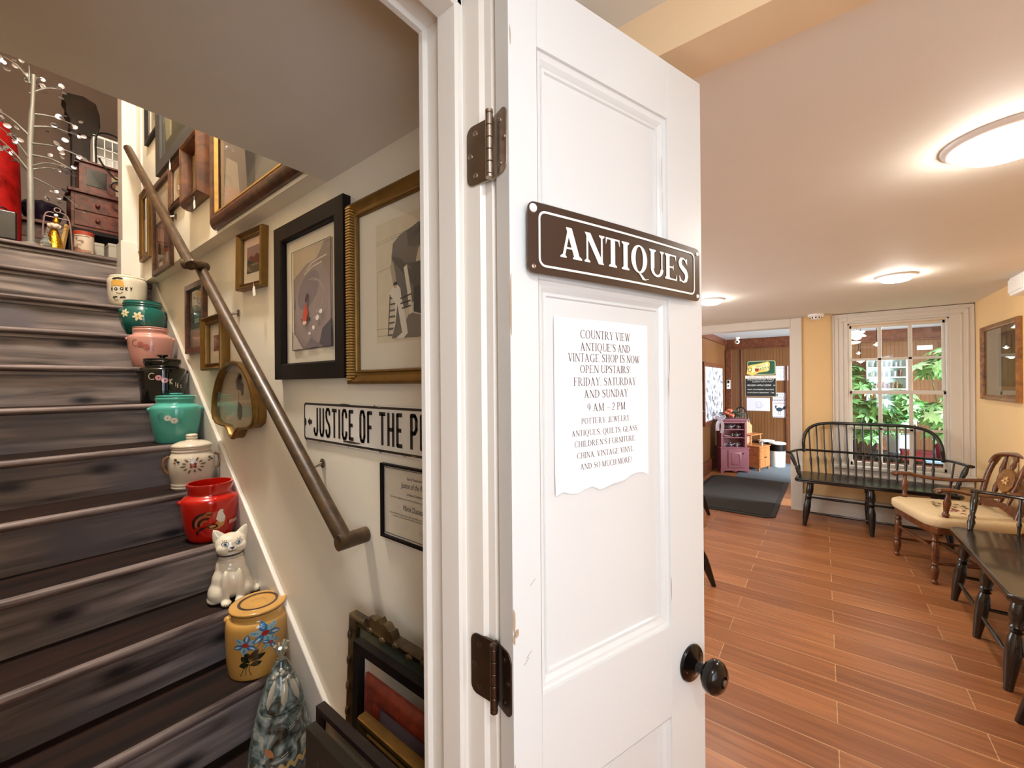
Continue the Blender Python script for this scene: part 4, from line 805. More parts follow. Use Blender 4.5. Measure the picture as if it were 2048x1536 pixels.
def smooth_prof(p, n=3):
    out = []
    for i in range(len(p)-1):
        p0 = p[max(i-1, 0)]; p1 = p[i]; p2 = p[i+1]; p3 = p[min(i+2, len(p)-1)]
        for k in range(n):
            t = k/n; f = lambda a, b, c, d: .5*(2*b+(c-a)*t+(2*a-5*b+4*c-d)*t*t+(3*b-a-3*c+d)*t**3)
            out.append((max(0.0005, f(p0[0], p1[0], p2[0], p3[0])), f(p0[1], p1[1], p2[1], p3[1])))
    return out+[p[-1]]
def jar(name, label, px, i, H, R, prof, mt, yoff=.11, ears=None, lid=None, polys=None, pxb=None, off=0, sc=1, lidm=None, knob=None, rng=None, open_top=False, raised=0):
    X = SX(i)-yoff; z = SZ(i)
    Y = onX(px, 0.5*CY+300, X).y
    r = thing(name, label, 'cookie jar', loc=(X, Y, z), rz=face_rz(X, Y, off), group='cookie jars down the stairs')
    P_ = [(a*R, b*H) for a, b in prof]; P_s = smooth_prof(P_, 4); zs_ = [q[1] for q in P_s]
    b = MB()
    if open_top:
        top = P_[-1]; inner = [(top[0]-.008, top[1]), (top[0]-.010, top[1]-.03), (P_[len(P_)//2][0]-.012, H*.4), (.001, H*.2)]; b.lathe([(0.001, P_[0][1])]+P_s+inner, 44, caps=False)
    else: b.lathe([(0.001, 0.0)]+P_s+[(0.001, P_[-1][1])], 44, caps=False)
    obj('body', b, mt, r, smooth=50)
    if ears:
        for s_ in (-1, 1):
            e = MB(); za, ra = ears; rr = surf(P_s, za*H)
            e.sphere((s_*(rr-.004), 0, za*H), .019, 14, sc=(.75, .8, .62)); e.sphere((s_*(rr-.007), 0, za*H-.016), .015, 12, sc=(.55, .6, 1.2)); obj('ear_handle', e, mt, r, smooth=60)
    if lid:
        l_ = MB(); l_.lathe([(0.001, lid[0][1]*H)]+smooth_prof([(a*R, c*H) for a, c in lid], 3)+[(0.0005, lid[-1][1]*H)], 40, caps=False); lo_ = obj('lid', l_, lidm or mt, r, smooth=45)
        if knob:
            kz, kr, kh = knob; q = MB(); q.lathe([(kr*.55, kz*H), (kr*.5, kz*H+kh*.4), (kr, kz*H+kh*.6), (kr*.95, kz*H+kh*.9), (kr*.5, kz*H+kh), (.0005, kz*H+kh)], 24, caps=False); obj('knob', q, lidm or mt, lo_, smooth=50)
    if rng:
        for za, c in rng:
            q = MB(); rr = surf(P_s, za*H); q.lathe([(rr+.0005, za*H-.003), (rr+.003, za*H), (rr+.0005, za*H+.003)], 40, 0, c, caps=False); obj('band', q, GLAZE, r, smooth=60)
    if polys: obj('painted_decoration', wrap_paint(P_s, polys), GLAZE, r, smooth=60)
    return r
BK = '1c1512'
def letters(s, x0, y0, h, wk, wd, c, dy=0):
    out = []; x = x0
    for k, ch in enumerate(s):
        if ch in COND:
            for pl_ in COND[ch]: out += [(q, c) for q in stroke([(x+p[0]*wk, y0+k*dy+p[1]*h) for p in pl_], wd)]
        x += (.30 if ch == 'I' else .58)*wk
    return out
c1 = [(ell(-.045, .167, .016, .007, 12, rot=12), BK), (ell(-.022, .169, .016, .007, 12, rot=-12), BK), ([(-.066, .115), (-.066, .150), (-.05, .158), (-.018, .158), (-.004, .150), (.000, .112), (-.012, .120), (-.035, .124), (-.055, .120)], 'd3a24a'),
      (ell(-.040, .103, .0085, .0095, 12), BK), (ell(-.040, .103, .0035, .0045, 10), 'e8e2d2'), (ell(-.012, .106, .0085, .0095, 12), BK), (ell(-.012, .106, .0035, .0045, 10), 'e8e2d2')]
c1 += letters('C', -.066, .094, .016, .022, .0038, BK)+letters('K', .004, .098, .019, .026, .004, BK)+letters('Y', .024, .098, .021, .026, .004, BK)+[(q, BK) for q in stroke([(-.038, .084), (-.028, .077), (-.016, .079), (-.008, .087)], .003)]
for x_ in (-.045, -.008): c1 += [(ell(x_-.006, .055, .007, .0045, 10, rot=20), BK), (ell(x_+.006, .057, .007, .0045, 10, rot=-20), BK)]
c1 += [(q, BK) for q in stroke([(-.05, .050), (-.042, .036), (-.028, .040)], .003)]
jar('cookie_jar', 'white square shouldered cookie jar painted with a face and the word COOKY', 256, 2, .20, .088, [(.80, 0), (.92, .1), (1.0, .3), (1.04, .55), (1.05, .78), (1.0, .88), (.94, .9)], ceramic('ivory_glaze', 'd8cdb6'), .125, lid=[(.96, .9), (.97, .93), (.9, .97), (.55, 1.0), (.25, 1.01)], knob=(1.0, .016, .018), polys=c1, off=-.15)
ft = []
for x_, y_, r_ in ((-.078, .126, .024), (-.012, .108, .025)): ft += flower(x_, y_, r_, 6, .26, 'd7cda6', 'a98b46', 10)
jar('cookie_jar', 'dark teal barrel jar with ridged neck and raised cream flowers', 287, 3, .205, .104, [(.60, 0), (.72, .08), (.92, .3), (1.0, .52), (.96, .70), (.86, .80), (.84, .84), (.88, .86), (.84, .89), (.88, .92), (.84, .95), (.84, 1.0)], ceramic('teal_glaze', '0c5a52', .1), .118, polys=ft, ears=(.72, 1), off=-.1)
JP = [(.74, 0), (.79, .04), (.90, .25), (.98, .5), (1.0, .66), (.97, .75), (.83, .80), (.78, .82), (.77, .86), (.80, .92), (.77, .95)]
LIDP = [(.74, .95), (.78, .955), (.76, .985), (.4, 1.0), (.2, 1.0)]
def cooky_word(cl, cf, cc, h=.125, full=True):
    o = []
    o += [(q, cl) for q in stroke([(-.052+.014*math.cos(math.radians(a)), h+.006+.016*math.sin(math.radians(a))) for a in range(50, 311, 20)], .004)]
    o += flower(-.026, h-.001, .013, 6, .6, cf, cc)+flower(-.002, h-.014, .013, 6, .6, cf, cc); o += letters('K', .016, h-.034, .028, .032, .0035, cl)
    if full: o += letters('I', .040, h-.046, .022, .03, .0035, cl)+letters('E', .048, h-.052, .020, .026, .0035, cl)+letters('S', .064, h-.055, .018, .024, .003, cl)
    return o
jar('cookie_jar', 'dusty pink eared cookie jar with a flat lid', 302, 4, .225, .098, JP, ceramic('pink_glaze', 'c58d80', .2), .118, ears=(.70, 1), lid=LIDP, knob=(.99, .034, .006), polys=cooky_word('a0604f', 'ad6355', '8b4a40', .125, False), off=-.18)
jar('cookie_jar', 'glossy black eared cookie jar with pink flowers in the word COOKIES', 325, 5, .232, .098, [(.86, 0), (.9, .04), (.93, .25), (.97, .5), (1.0, .68), (.97, .76), (.80, .80), (.74, .82), (.77, .86), (.80, .92), (.77, .95)], ceramic('black_glaze', '0b0908', .08), .112, ears=(.70, 1), lid=LIDP, knob=(.99, .024, .022), polys=cooky_word('cdb89a', 'c98a92', '20120f', .130), off=.1)
jar('cookie_jar', 'turquoise eared cookie jar with two white flowers', 351, 6, .232, .100, JP, ceramic('turquoise_glaze', '4aa394', .18), .112, ears=(.70, 1), lid=LIDP, knob=(.99, .026, .012), polys=[(p, c) for p, c in cooky_word('3d8a78', 'd9d2c6', '5aa294', .125, False)], off=-.05)
cw = []
for k in range(12):
    a = math.radians(30*k+8); r0, r1 = .024, .048-(k % 2)*.006; cw.append((leafp(.0+r0*math.cos(a)*1.1, .115+r0*math.sin(a)*.8, r1*math.cos(a)*1.1, .115+r1*math.sin(a)*.85, .0045), '6e5c44'))
for x_, y_ in ((-.007, .121), (.007, .121), (-.007, .109), (.007, .109)): cw.append((ell(x_, y_, .0065, .0062, 10), '7e2f22'))
cw.append((ell(0, .115, .005, .005, 8), 'b06a50'))
for x_ in (-.07, .07): cw += [(ell(x_, .145, .008, .006, 10), '54452f'), (ell(x_+.012, .135, .007, .005, 10), '2b2b3a'), (ell(x_-.004, .13, .006, .004, 10), '7e4a36')]
jw = jar('cookie_jar', 'white ginger jar shaped cookie jar with brown leaves around a red blossom', 382, 7, .222, .087, [(.86, 0), (.90, .03), (.88, .06), (.90, .09), (.87, .12), (.88, .16), (.97, .32), (1.0, .48), (.97, .62), (.88, .70), (.84, .74), (.87, .76), (.84, .79), (.87, .82), (.85, .84)], ceramic('grey_white_glaze', 'cfc2ac'), .112, lid=[(.86, .84), (.88, .86), (.8, .90), (.5, .95), (.26, .965), (.24, 1.0), (.26, 1.02), (.23, 1.05), (.26, 1.07), (.2, 1.09), (.1, 1.1)], polys=[([(x*.95, y*.945) for x, y in p_], c_) for p_, c_ in cw], off=.05)
for s_ in (-1, 1):
    q = MB(); q.tube([(s_*.082, -.02, .15), (s_*.098, -.02, .14), (s_*.103, -.02, .115), (s_*.098, -.02, .09), (s_*.088, -.02, .075)], .006, 8, 0, '7a5638'); obj('side_handle', q, GLAZE, jw, smooth=60)
# rooster
D1, D2, TA = '3a1511', '5b1c12', 'a85a34'
ro = []
for k, (r_, c, w_) in enumerate(((.044, D1, .014), (.034, TA, .011), (.024, D1, .009), (.014, TA, .008))):
    ro += [(q, c) for q in stroke([(-.020+r_*math.cos(math.radians(a))*.9, .082+r_*math.sin(math.radians(a))) for a in range(60, 201, 14)], [w_*(.55+.45*math.sin(math.pi*j/10)) for j in range(11)])]
ro += [(q, D1) for q in stroke([(-.014, .070), (-.034, .064), (-.046, .048), (-.044, .034)], [.004, .01, .008, .002])]
ro += [([(-.014, .072), (.004, .070), (.016, .092), (.022, .112), (.018, .128), (.026, .138), (.036, .134), (.034, .124), (.040, .108), (.043, .090), (.036, .066), (.018, .054), (-.002, .058)], 'c48a4a'), ([(.012, .098), (.018, .128), (.026, .138), (.036, .134), (.034, .124), (.043, .1), (.038, .084), (.026, .08)], 'e0d6c6'), (ell(.002, .070, .017, .010, 14, rot=-6), D2), (ell(.002, .070, .010, .005, 12), 'c89a5a'), ([(.008, .054), (.016, .054), (.014, .042)], TA), ([(-.034, .116), (-.012, .136), (.006, .128), (-.012, .124)], TA)]
for x_ in (.064, .080, .094): ro += flower(x_, .072, .009, 4, .45, 'd9a98c', 'b5371a', 45)
jar('cookie_jar', 'bright red lidless cookie jar painted with a rooster', 418, 8, .238, .100, [(.72, 0), (.80, .05), (.92, .25), (1.0, .5), (1.02, .66), (.99, .74), (.84, .79), (.77, .82), (.79, .87), (.83, .96), (.83, 1.0)], ceramic('red_glaze', 'b81607', .16), .118, ears=(.69, 1), polys=[([(x*1.08, y*1.0) for x, y in p_], c_) for p_, c_ in ro], open_top=True, off=.05)
# yellow canister
yl = []
def bflower(cx, cy, r, rot, n=6, c1_='2f6f9c', c2_='8fb0b4'):
    o = []
    for k in range(n):
        a = math.radians(rot+360*k/n); o.append((leafp(cx, cy, cx+r*math.cos(a), cy+r*math.sin(a), r*.26), c1_ if k % 2 else c2_)); 
        o.append((leafp(cx+r*.3*math.cos(a), cy+r*.3*math.sin(a), cx+r*.9*math.cos(a), cy+r*.9*math.sin(a), r*.09), 'b9c8c2' if k % 2 else '4d86a8'))
    o.append((ell(cx, cy, r*.25, r*.23, 12), 'a32a22')); return o
for x0, y0, x1, y1 in ((-.014, .075, -.020, .128), (-.014, .075, .020, .150), (-.014, .075, .034, .118), (-.014, .072, -.022, .030), (-.012, .072, -.008, .026), (-.014, .072, -.036, .028)): yl += [(q, '3a3a20') for q in stroke([(x0, y0), ((x0+x1)/2-.004, (y0+y1)/2), (x1, y1)], .0018)]
for a_ in ((-.014, .075, -.034, .100, .010), (-.012, .085, .010, .120, .009), (-.010, .08, .028, .098, .009), (-.014, .07, -.040, .066, .011), (-.012, .066, .018, .070, .010), (-.012, .09, -.024, .112, .008)): yl.append((leafp(*a_), '20240f'))
yl += bflower(-.022, .140, .036, 20)+bflower(.027, .168, .042, 45)+bflower(.040, .128, .026, 75, 5)
jar('cookie_jar', 'yellow stoneware canister painted with blue daisies and a flat lid', 512, 10, .236, .102, [(.88, 0), (.92, .02), (.97, .2), (1.0, .5), (1.0, .70), (.96, .79), (.87, .83), (.85, .86), (.86, .93)], ceramic('mustard_glaze', 'c4934a', .18), .115, ears=(.80, 1), lid=[(.88, .93), (.90, .95), (.86, .97), (.66, .975), (.62, .985), (.56, .985), (.53, .97), (.3, .965), (.2, .98), (.1, .985)], polys=[([(x*1.22-.004, y*.98-.006) for x, y in p_], c_) for p_, c_ in yl], rng=[(.927, '3a2214')], off=-.08)
q = MB(); q.lathe([(.056, .2322), (.059, .2335), (.065, .2322)], 40, 0, '3a2214', caps=False)
for c_ in bpy.data.objects:
    if c_.get('label', '').startswith('yellow stoneware'): obj('lid_ring', q, GLAZE, [k for k in c_.children if k.name.startswith('lid')][0], smooth=60)
# cat cookie jar
X = SX(9)-.10; Yc = onX(458, 700, X).y
ct = thing('cat_cookie_jar', 'white ceramic sitting cat cookie jar with a collar line', 'cookie jar', loc=(X, Yc, SZ(9)), rz=face_rz(X, Yc, .12), group='cookie jars down the stairs'); ct.scale = (.95, .95, .88)
CER = ceramic('cat_glaze', 'ddd2bc', .12)
def blobs(lst, vox, sm=6):
    m_ = MB()
    for c, s_, rot in lst:
        M = Matrix.Translation(Vector(c)) @ Matrix.Rotation(math.radians(rot), 4, 'Y'); m_.sphere((0, 0, 0), 1, 20, T=M, sc=s_)
    return m_
def remesh(o, vox, sm=8):
    a = o.modifiers.new('remesh', 'REMESH'); a.mode = 'VOXEL'; a.voxel_size = vox; a.use_smooth_shade = True
    b = o.modifiers.new('smooth', 'SMOOTH'); b.factor = .5; b.iterations = sm
m_ = blobs([((0, .0, .085), (.068, .062, .085), 0), ((0, .004, .145), (.054, .048, .06), 0), ((0, .0, .185), (.046, .044, .02), 0), ((-.045, -.005, .045), (.036, .058, .05), 8), ((.045, -.005, .045), (.036, .058, .05), -8),
    ((-.024, -.052, .075), (.017, .018, .075), 0), ((.022, -.052, .075), (.017, .018, .075), 0), ((-.025, -.068, .014), (.019, .026, .014), 0), ((.022, -.068, .014), (.019, .026, .014), 0), ((.062, .01, .018), (.03, .045, .016), 0), ((-.06, .0, .016), (.024, .05, .015), 0), ((.085, -.005, .02), (.018, .035, .017), 0), ((0, .03, .012), (.07, .05, .012), 0)], .004)
o_ = obj('body', m_, CER, ct, recalc=True); remesh(o_, .0045, 8)
m_ = blobs([((0, 0, .248), (.056, .048, .046), 0), ((-.026, -.022, .236), (.028, .028, .026), 0), ((.026, -.022, .236), (.028, .028, .026), 0), ((0, -.040, .234), (.018, .014, .012), 0), ((0, 0, .206), (.044, .042, .014), 0)], .004)
for s_ in (-1, 1):
    m_.lathe([(.026, 0), (.020, .02), (.012, .04), (.003, .052)], 16, T=Matrix.Translation((s_*.036, .004, .272)) @ Matrix.Rotation(s_*.42, 4, 'Y') @ Matrix.Diagonal((1, .55, 1, 1)))
hd = obj('head_lid', m_, CER, ct, recalc=True); remesh(hd, .004, 4)
q = MB(); q.lathe([(.0455, .201), (.0485, .204), (.0455, .208)], 36, 0, '2a1712', caps=False, sy=.95); obj('collar', q, GLAZE, ct, smooth=60)
q = MB(); q.lathe([(.0475, .190), (.0485, .191), (.0475, .192)], 36, 0, '5a4636', caps=False, sy=.95); obj('lid_seam', q, GLAZE, ct, smooth=60)
q = MB()
def fp(x, z): 
    u = min(1, (x/.056)**2+((z-.248)/.046)**2); return -.048*math.sqrt(max(0, 1-u))-.0022
def fpoly(pts, c, d=0):
    q.add([(x, min(fp(x, z), -.0235-.026*max(0, 1-abs(z-.236)/.02)*max(0, 1-abs(x)/.03) if False else fp(x, z))-d, z) for x, z in pts], [tuple(range(len(pts)))], 0, c)
for s_ in (-1, 1):
    fpoly(ell(s_*.0235, .260, .0125, .0098, 16), '2b2b30', .0005); fpoly(ell(s_*.0235, .260, .0105, .0078, 16), 'e6e4df', .0009); fpoly(ell(s_*.0235, .260, .0062, .0062, 14), '6f8a9c', .0013); fpoly(ell(s_*.0235, .260, .0026, .0026, 10), '14161a', .0017)
    for k in range(3):
        for p in stroke([(s_*(.019+k*.005), .2705), (s_*(.020+k*.006), .2760)], .0013): fpoly(p, '2b2b30', .0008)
        for p in stroke([(s_*.040, .240-k*.004), (s_*.050, .243-k*.005)], .0014): fpoly(p, '2b2b30', .001)
obj('painted_eye', q, GLAZE, hd, smooth=0)
q = MB()
def nz_(x, z): return -.0535-.0004*0+abs(x)*.35
def npoly(pts, c): q.add([(x, nz_(x, z), z) for x, z in pts], [tuple(range(len(pts)))], 0, c)
npoly([(-.009, .2450), (.009, .2450), (.004, .2375), (0, .236), (-.004, .2375)], '17100e')
for p in stroke([(0, .2365), (0, .231)], .0018)+stroke([(-.014, .230), (-.008, .2265), (-.002, .2285), (0, .231), (.002, .2285), (.008, .2265), (.014, .230)], .0018): npoly(p, '2b1d18')
obj('painted_muzzle', q, GLAZE, hd, smooth=0)
q = MB()
for x_ in (-.025, .022):
    for k in (-1, 0, 1): q.tube([(x_+k*.008, -.0925+abs(k)*.003, .004), (x_+k*.008, -.0915+abs(k)*.003, .017)], .0009, 6, 0, '3b2a20')
obj('painted_toe', q, GLAZE, ct, smooth=0)
# teepee jar
X = SX(11)-.085; Yc = onX(557, 700, X).y
tp = thing('teepee_cookie_jar', 'grey green glazed teepee shaped cookie jar with a zigzag band', 'cookie jar', loc=(X, Yc, SZ(11)), rz=face_rz(X, Yc, .1), group='cookie jars down the stairs')
def tee_mat():
    m_, n, b = nt('teepee_glaze'); L = n.links.new; tc = n.nodes.new('ShaderNodeTexCoord'); nz = n.nodes.new('ShaderNodeTexNoise'); nz.inputs['Scale'].default_value = 22; nz.inputs['Detail'].default_value = 5; nz.inputs['Distortion'].default_value = 1.5; L(tc.outputs['Object'], nz.inputs['Vector'])
    rp = n.nodes.new('ShaderNodeValToRGB'); e = rp.color_ramp.elements; e[0].position = .35; e[0].color = lin('26241d'); e[1].position = .72; e[1].color = lin('b3ae98'); k = e.new(.5); k.color = lin('55605c'); k = e.new(.6); k.color = lin('7d8a88')
    L(nz.outputs['Fac'], rp.inputs['Fac']); L(rp.outputs['Color'], b.inputs['Base Color']); b.inputs['Roughness'].default_value = .15; b.inputs['Coat Weight'].default_value = .5
    bp = n.nodes.new('ShaderNodeBump'); bp.inputs['Strength'].default_value = .4; bp.inputs['Distance'].default_value = .004; L(nz.outputs['Fac'], bp.inputs['Height']); L(bp.outputs['Normal'], b.inputs['Normal']); return m_
TM = tee_mat(); TP = [(.098, 0), (.100, .004), (.092, .06), (.080, .12), (.067, .18)]
q = MB(); q.lathe([(.001, 0)]+TP+[(.060, .18), (.001, .18)], 44, caps=False); obj('body', q, TM, tp, smooth=50)
LP = [(.064, .182), (.0665, .184), (.0665, .187), (.052, .235), (.036, .275), (.022, .305), (.016, .318)]
q = MB(); q.lathe([(.001, .182)]+LP+[(.001, .319)], 40, caps=False); ld = obj('lid', q, TM, tp, smooth=50)
q = MB()
for k in range(7):
    a = 2*PI*k/7+.3; q.tube([(.010*math.cos(a), .010*math.sin(a), .305), (-.002*math.cos(a), -.002*math.sin(a), .328), (.020*math.cos(a+.6), .020*math.sin(a+.6), .372-.006*(k % 3))], [.006, .006, .0055], 8)
obj('pole_ends', q, ceramic('pale_pole_glaze', '8f8976'), ld, smooth=60)
q = MB()
for k in range(16): 
    a = random.uniform(-1.0, 1.0); z_ = random.uniform(.262, .30); r_ = surf(LP, z_); q.sphere((r_*math.sin(a), -r_*math.cos(a), z_), .0065, 8, 0, random.choice(['9a9584', '6c6a5c', 'b0aa98', '4f5148']))
for a0, a1 in ((-.55, -.75), (.15, .0), (.55, .75)):
    pts = [(surf(LP, z_)*math.sin(a0+(a1-a0)*t), -surf(LP, z_)*math.cos(a0+(a1-a0)*t), z_) for t, z_ in ((0, .275), (.4, .245), (.8, .215), (1, .200))]; q.tube(pts, [.005, .011, .009, .001], 8, 0, 'a7a290', flat=.5)
obj('feather_relief', q, GLAZE, ld, smooth=60)
tz = [(-.10+k*.0125, .030+(.016 if k % 2 else 0)) for k in range(17)]
zg = [(p, 'b39a62') for p in stroke(tz, .010)]+[(p, '39464c') for p in stroke([(x, y-.013) for x, y in tz], .007)]
for x_, z_ in ((.012, .14), (.03, .10), (-.01, .07), (.035, .155)): zg += [(p, 'a8a694') for p in stroke([(x_, z_), (x_+.018, z_+.007)], .0025)+stroke([(x_, z_-.007), (x_+.018, z_)], .0025)]
zg += [(leafp(-.03, .075, -.055, .10, .010), 'a06a44'), (leafp(-.055, .02, -.07, .06, .012), '8f9a98')]
obj('painted_zigzag', wrap_paint(TP, zg), GLAZE, tp, smooth=60)
# ------------------------------------------------------------------ lamps, smoke detector, wall box, mat, mirror
M_LENS = mat('lamp_lens', 'fff2de', .4, noise=.0, emit=14, ecol='fff0dc')
def ceiling_lamp(x, y, z, label, power, size=1.0):
    t = thing('ceiling_light', label, 'ceiling light', loc=(x, y, z), group='round flush ceiling lights')
    q = MB(); q.lathe([(.142, 0), (.140, -.006), (.128, -.014), (.112, -.020), (.106, -.019), (.104, -.012)], 48, caps=False); obj('rim', q, M_WHITE, t, smooth=60)
    q = MB(); q.lathe([(.106, -.012), (.106, -.024), (.100, -.036), (.082, -.047), (.05, -.054), (.001, -.056)], 40, caps=False)
    lm = mat('lamp_lens_%d' % power, 'fff2de', .4, noise=.0, emit=power, ecol='fff7ec' if power != 66 else 'f6f8ff'); obj('lens', q, lm, t, smooth=60)
    t.scale = (size, size, size)
    return t
ceiling_lamp(.42, 1.755, ZC, 'round flush ceiling light, the nearest and largest, at the right edge', 76, .95)
ceiling_lamp(.385, 3.63, ZC, 'round flush ceiling light in front of the window', 115, .76)
ceiling_lamp(-.735, 3.70, ZC, 'round flush ceiling light half hidden by the open door', 115, .76)
ceiling_lamp(.40, -.16, 2.14, 'round flush ceiling light over the entry, out of the picture', 66)
sd = thing('smoke_detector', 'white round smoke detector on the ceiling left of the window', 'smoke detector', loc=(-.05, 5.22, ZC))
q = MB(); q.lathe([(.068, 0), (.068, -.018), (.060, -.026), (.048, -.028), (.046, -.044), (.030, -.052), (.001, -.053)], 36, caps=False); obj('housing', q, M_WHITE, sd, smooth=40)
q = MB()
for k in range(10): a = 2*PI*k/10; q.box((-.006, .0445, -.043), (.006, .0485, -.030), T=Matrix.Rotation(a, 4, 'Z'))
obj('vent_slot', q, M_DKMETAL, sd, smooth=0)
em = thing('emergency_light', 'white wall box high on the right wall at the picture edge', 'wall box', loc=(XR, 4.14, 1.965))
q = MB(); q.box((-.075, -.16, 0), (0, .09, .125)); obj('housing', q, M_WHITE, em, bevel=.012)
q = MB(); q.box((-.082, -.15, .018), (-.07, .08, .107)); obj('front_cover', q, M_WHITE, em, bevel=.005)
mt_ = thing('doormat', 'large black ribbed rubber mat in front of the opening to the back room', 'mat', loc=(-.72, 5.8, 0))
q = MB(); T = Matrix.Identity(4)
pts = [(-.62, -.93), (.245, -.925), (.325, -.86), (.345, .92), (-.50, .90), (-.60, .8)]
q.prism(pts, .001, .010); obj('border', q, mat('black_rubber', '1a1715', .6), mt_, bevel=.004)
q = MB(); pts2 = [(-.57, -.875), (.24, -.87), (.275, -.84), (.29, .86), (-.47, .85), (-.55, .76)]; q.prism(pts2, .008, .014); obj('pile', q, mat('dark_brown_pile', '2b2622', .95, noise=.3, nscale=200, bump=.6, bscale=260), mt_)
mi = picture('gilt_framed_mirror', 'gilt framed glass picture hanging on the right wall above the armchair', 'mirror', TF((XR, 5.10, 1.243), (0, -1, 0)), .81, .595, .038, SCOOP, wood('golden_oak_frame', '6a3f1a', 'a06c34', (20, 20, 20), .35), 1.3, art=[(sq, '8f8468'), (S(.42, .08, .97, .92), '4c4a38'), (S(.46, .1, .7, .6), '3a4630'), (blob(.72, .4, .2, .25), '55603c'), (S(.42, .06, .97, .14), '857a5e')])
g_ = [c for c in mi.children if c.name.startswith('glass')][0]; g_.data.materials.clear(); g_.data.materials.append(glass('mirror_glass', .10, 'e6e0d0'))

# ------------------------------------------------------------------ windsor settees
LEG = [(0, .015), (.05, .020), (.16, .029), (.26, .030), (.33, .020), (.36, .026), (.38, .017), (.40, .026), (.42, .018), (.46, .023), (.55, .029), (.70, .027), (.85, .021), (1, .015)]
SPN = [(0, .0075), (.12, .0075), (.22, .0095), (.30, .0125), (.36, .0080), (.45, .0072), (1, .0065)]
def bez(pts, n=10):
    out = []; P = [Vector(p) for p in pts]
    for i in range(len(P)-1):
        p0, p1, p2, p3 = P[max(i-1, 0)], P[i], P[i+1], P[min(i+2, len(P)-1)]
        for k in range(n):
            t = k/n; out.append(.5*(2*p1+(p2-p0)*t+(2*p0-5*p1+4*p2-p3)*t*t+(3*p1-p0-3*p2+p3)*t**3))
    return out+[P[-1]]
def settee(name, label, cat, loc, rz, L, D, nsp, mt, top=.52, legs=3, group=None):
    t = thing(name, label, cat, loc=loc, rz=rz, group=group); h = L/2; sz = .455
    q = MB(); o = [(-h, -D*.42), (-h+.03, -D*.5), (h-.03, -D*.5), (h, -D*.42), (h-.02, D*.42), (h-.10, D*.5), (-h+.10, D*.5), (-h+.02, D*.42)]
    q.prism(o, sz-.036, sz); obj('seat', q, mt, t, bevel=.012, bseg=4)
    az = .685; yb = D*.40
    arm = bez([(-h-.055, -.16*D-.03, az), (-h-.035, -.02, az), (-h+.03, yb*.78, az), (-h+.16, yb+.01, az), (0, yb+.02, az), (h-.16, yb+.01, az), (h-.03, yb*.78, az), (h+.035, -.02, az), (h+.055, -.16*D-.03, az)], 10)
    q = MB(); q.tube(arm, [.026 if (k < 6 or k > len(arm)-7) else .021 for k in range(len(arm))], 10, flat=.55, up=(1, .001, 0)); obj('arm_rail', q, mt, t, smooth=60)
    n = 31; hp = []; w_ = h-.06
    for k in range(n):
        a = PI-PI*k/(n-1); cx_, sx_ = math.cos(a), math.sin(a); x = w_*math.copysign(abs(cx_)**.36, cx_); zz = abs(sx_)**.62
        hp.append((x, yb-.005+.10*zz, az+(top-.235)*zz))
    hp = [(hp[0][0]+.005, yb-.04, az-.01)]+hp[1:-1]+[(hp[-1][0]-.005, yb-.04, az-.01)]
    q = MB(); q.tube(bez(hp, 3), .0155, 10, up=(0, 1, 0)); obj('bow', q, mt, t, smooth=60)
    def hoop(x):
        u = min(.999, abs(x)/w_); c_ = u**(1/.36); zz = (1-c_*c_)**.31; return Vector((x, yb-.005+.10*zz, az+(top-.235)*zz))
    for k in range(nsp):
        f = (k+.5)/nsp*2-1; x0 = f*(h-.10); x1 = f*(h-.075); p1 = hoop(x1) if abs(x1) < w_*.985 else None
        p0 = Vector((x0, D*.36, sz)); pt = p1 if p1 else Vector((x1, yb, az)); q = MB(); q.turned(p0, pt, SPN, 10); obj('spindle', q, mt, t, smooth=60)
    for s_ in (-1, 1):
        for yy in (.10,):
            q = MB(); q.turned((s_*(h-.035), yy-.02, sz), (s_*(h-.005), yy, az), SPN, 10); obj('spindle', q, mt, t, smooth=60)
        q = MB(); q.turned((s_*(h-.045), -.12, sz), (s_*(h+.040), -.16*D-.01, az), [(0, .012), (.08, .014), (.2, .02), (.3, .013), (.34, .018), (.4, .012), (.55, .016), (.75, .02), (.88, .016), (1, .012)], 12); obj('arm_post', q, mt, t, smooth=60)
    xs = [-h+.13, 0, h-.13] if legs == 3 else [-h+.09, h-.09]
    feet = {}
    for x in xs:
        for yy, sy in ((-D*.34, -1), (D*.32, 1)):
            sp = 0 if x == 0 else math.copysign(.055, x); p0 = Vector((x, yy, sz-.02)); p1 = Vector((x+sp, yy+sy*.055, 0)); feet[(x, sy)] = (p0, p1)
            q = MB(); q.turned(p0, p1, LEG, 14); obj('leg', q, mt, t, smooth=50)
    mid = lambda k, f: feet[k][0]+(feet[k][1]-feet[k][0])*f
    ST = [(0, .008), (.3, .010), (.5, .013), (.7, .010), (1, .008)]
    for x in xs: q = MB(); q.turned(mid((x, -1), .62), mid((x, 1), .62), ST, 10); obj('stretcher', q, mt, t, smooth=60)
    for a, b in zip(xs, xs[1:]):
        for sy, f in ((-1, .70), (1, .55)): q = MB(); q.turned(mid((a, sy), f), mid((b, sy), f), ST, 10); obj('stretcher', q, mt, t, smooth=60)
    return t
settee('windsor_settee', 'long black bow-back bench with many spindles under the window', 'bench', (.345, 5.06, 0), 0, 1.14, .44, 16, M_BLACK)
settee('windsor_settee', 'black bench with a shiny seat along the right wall, cut by the picture edge', 'bench', (.855, 3.29, 0), -PI/2, 1.10, .42, 16, mat('worn_black_paint', '211a13', .22, noise=.35, nscale=9, coat=.5))
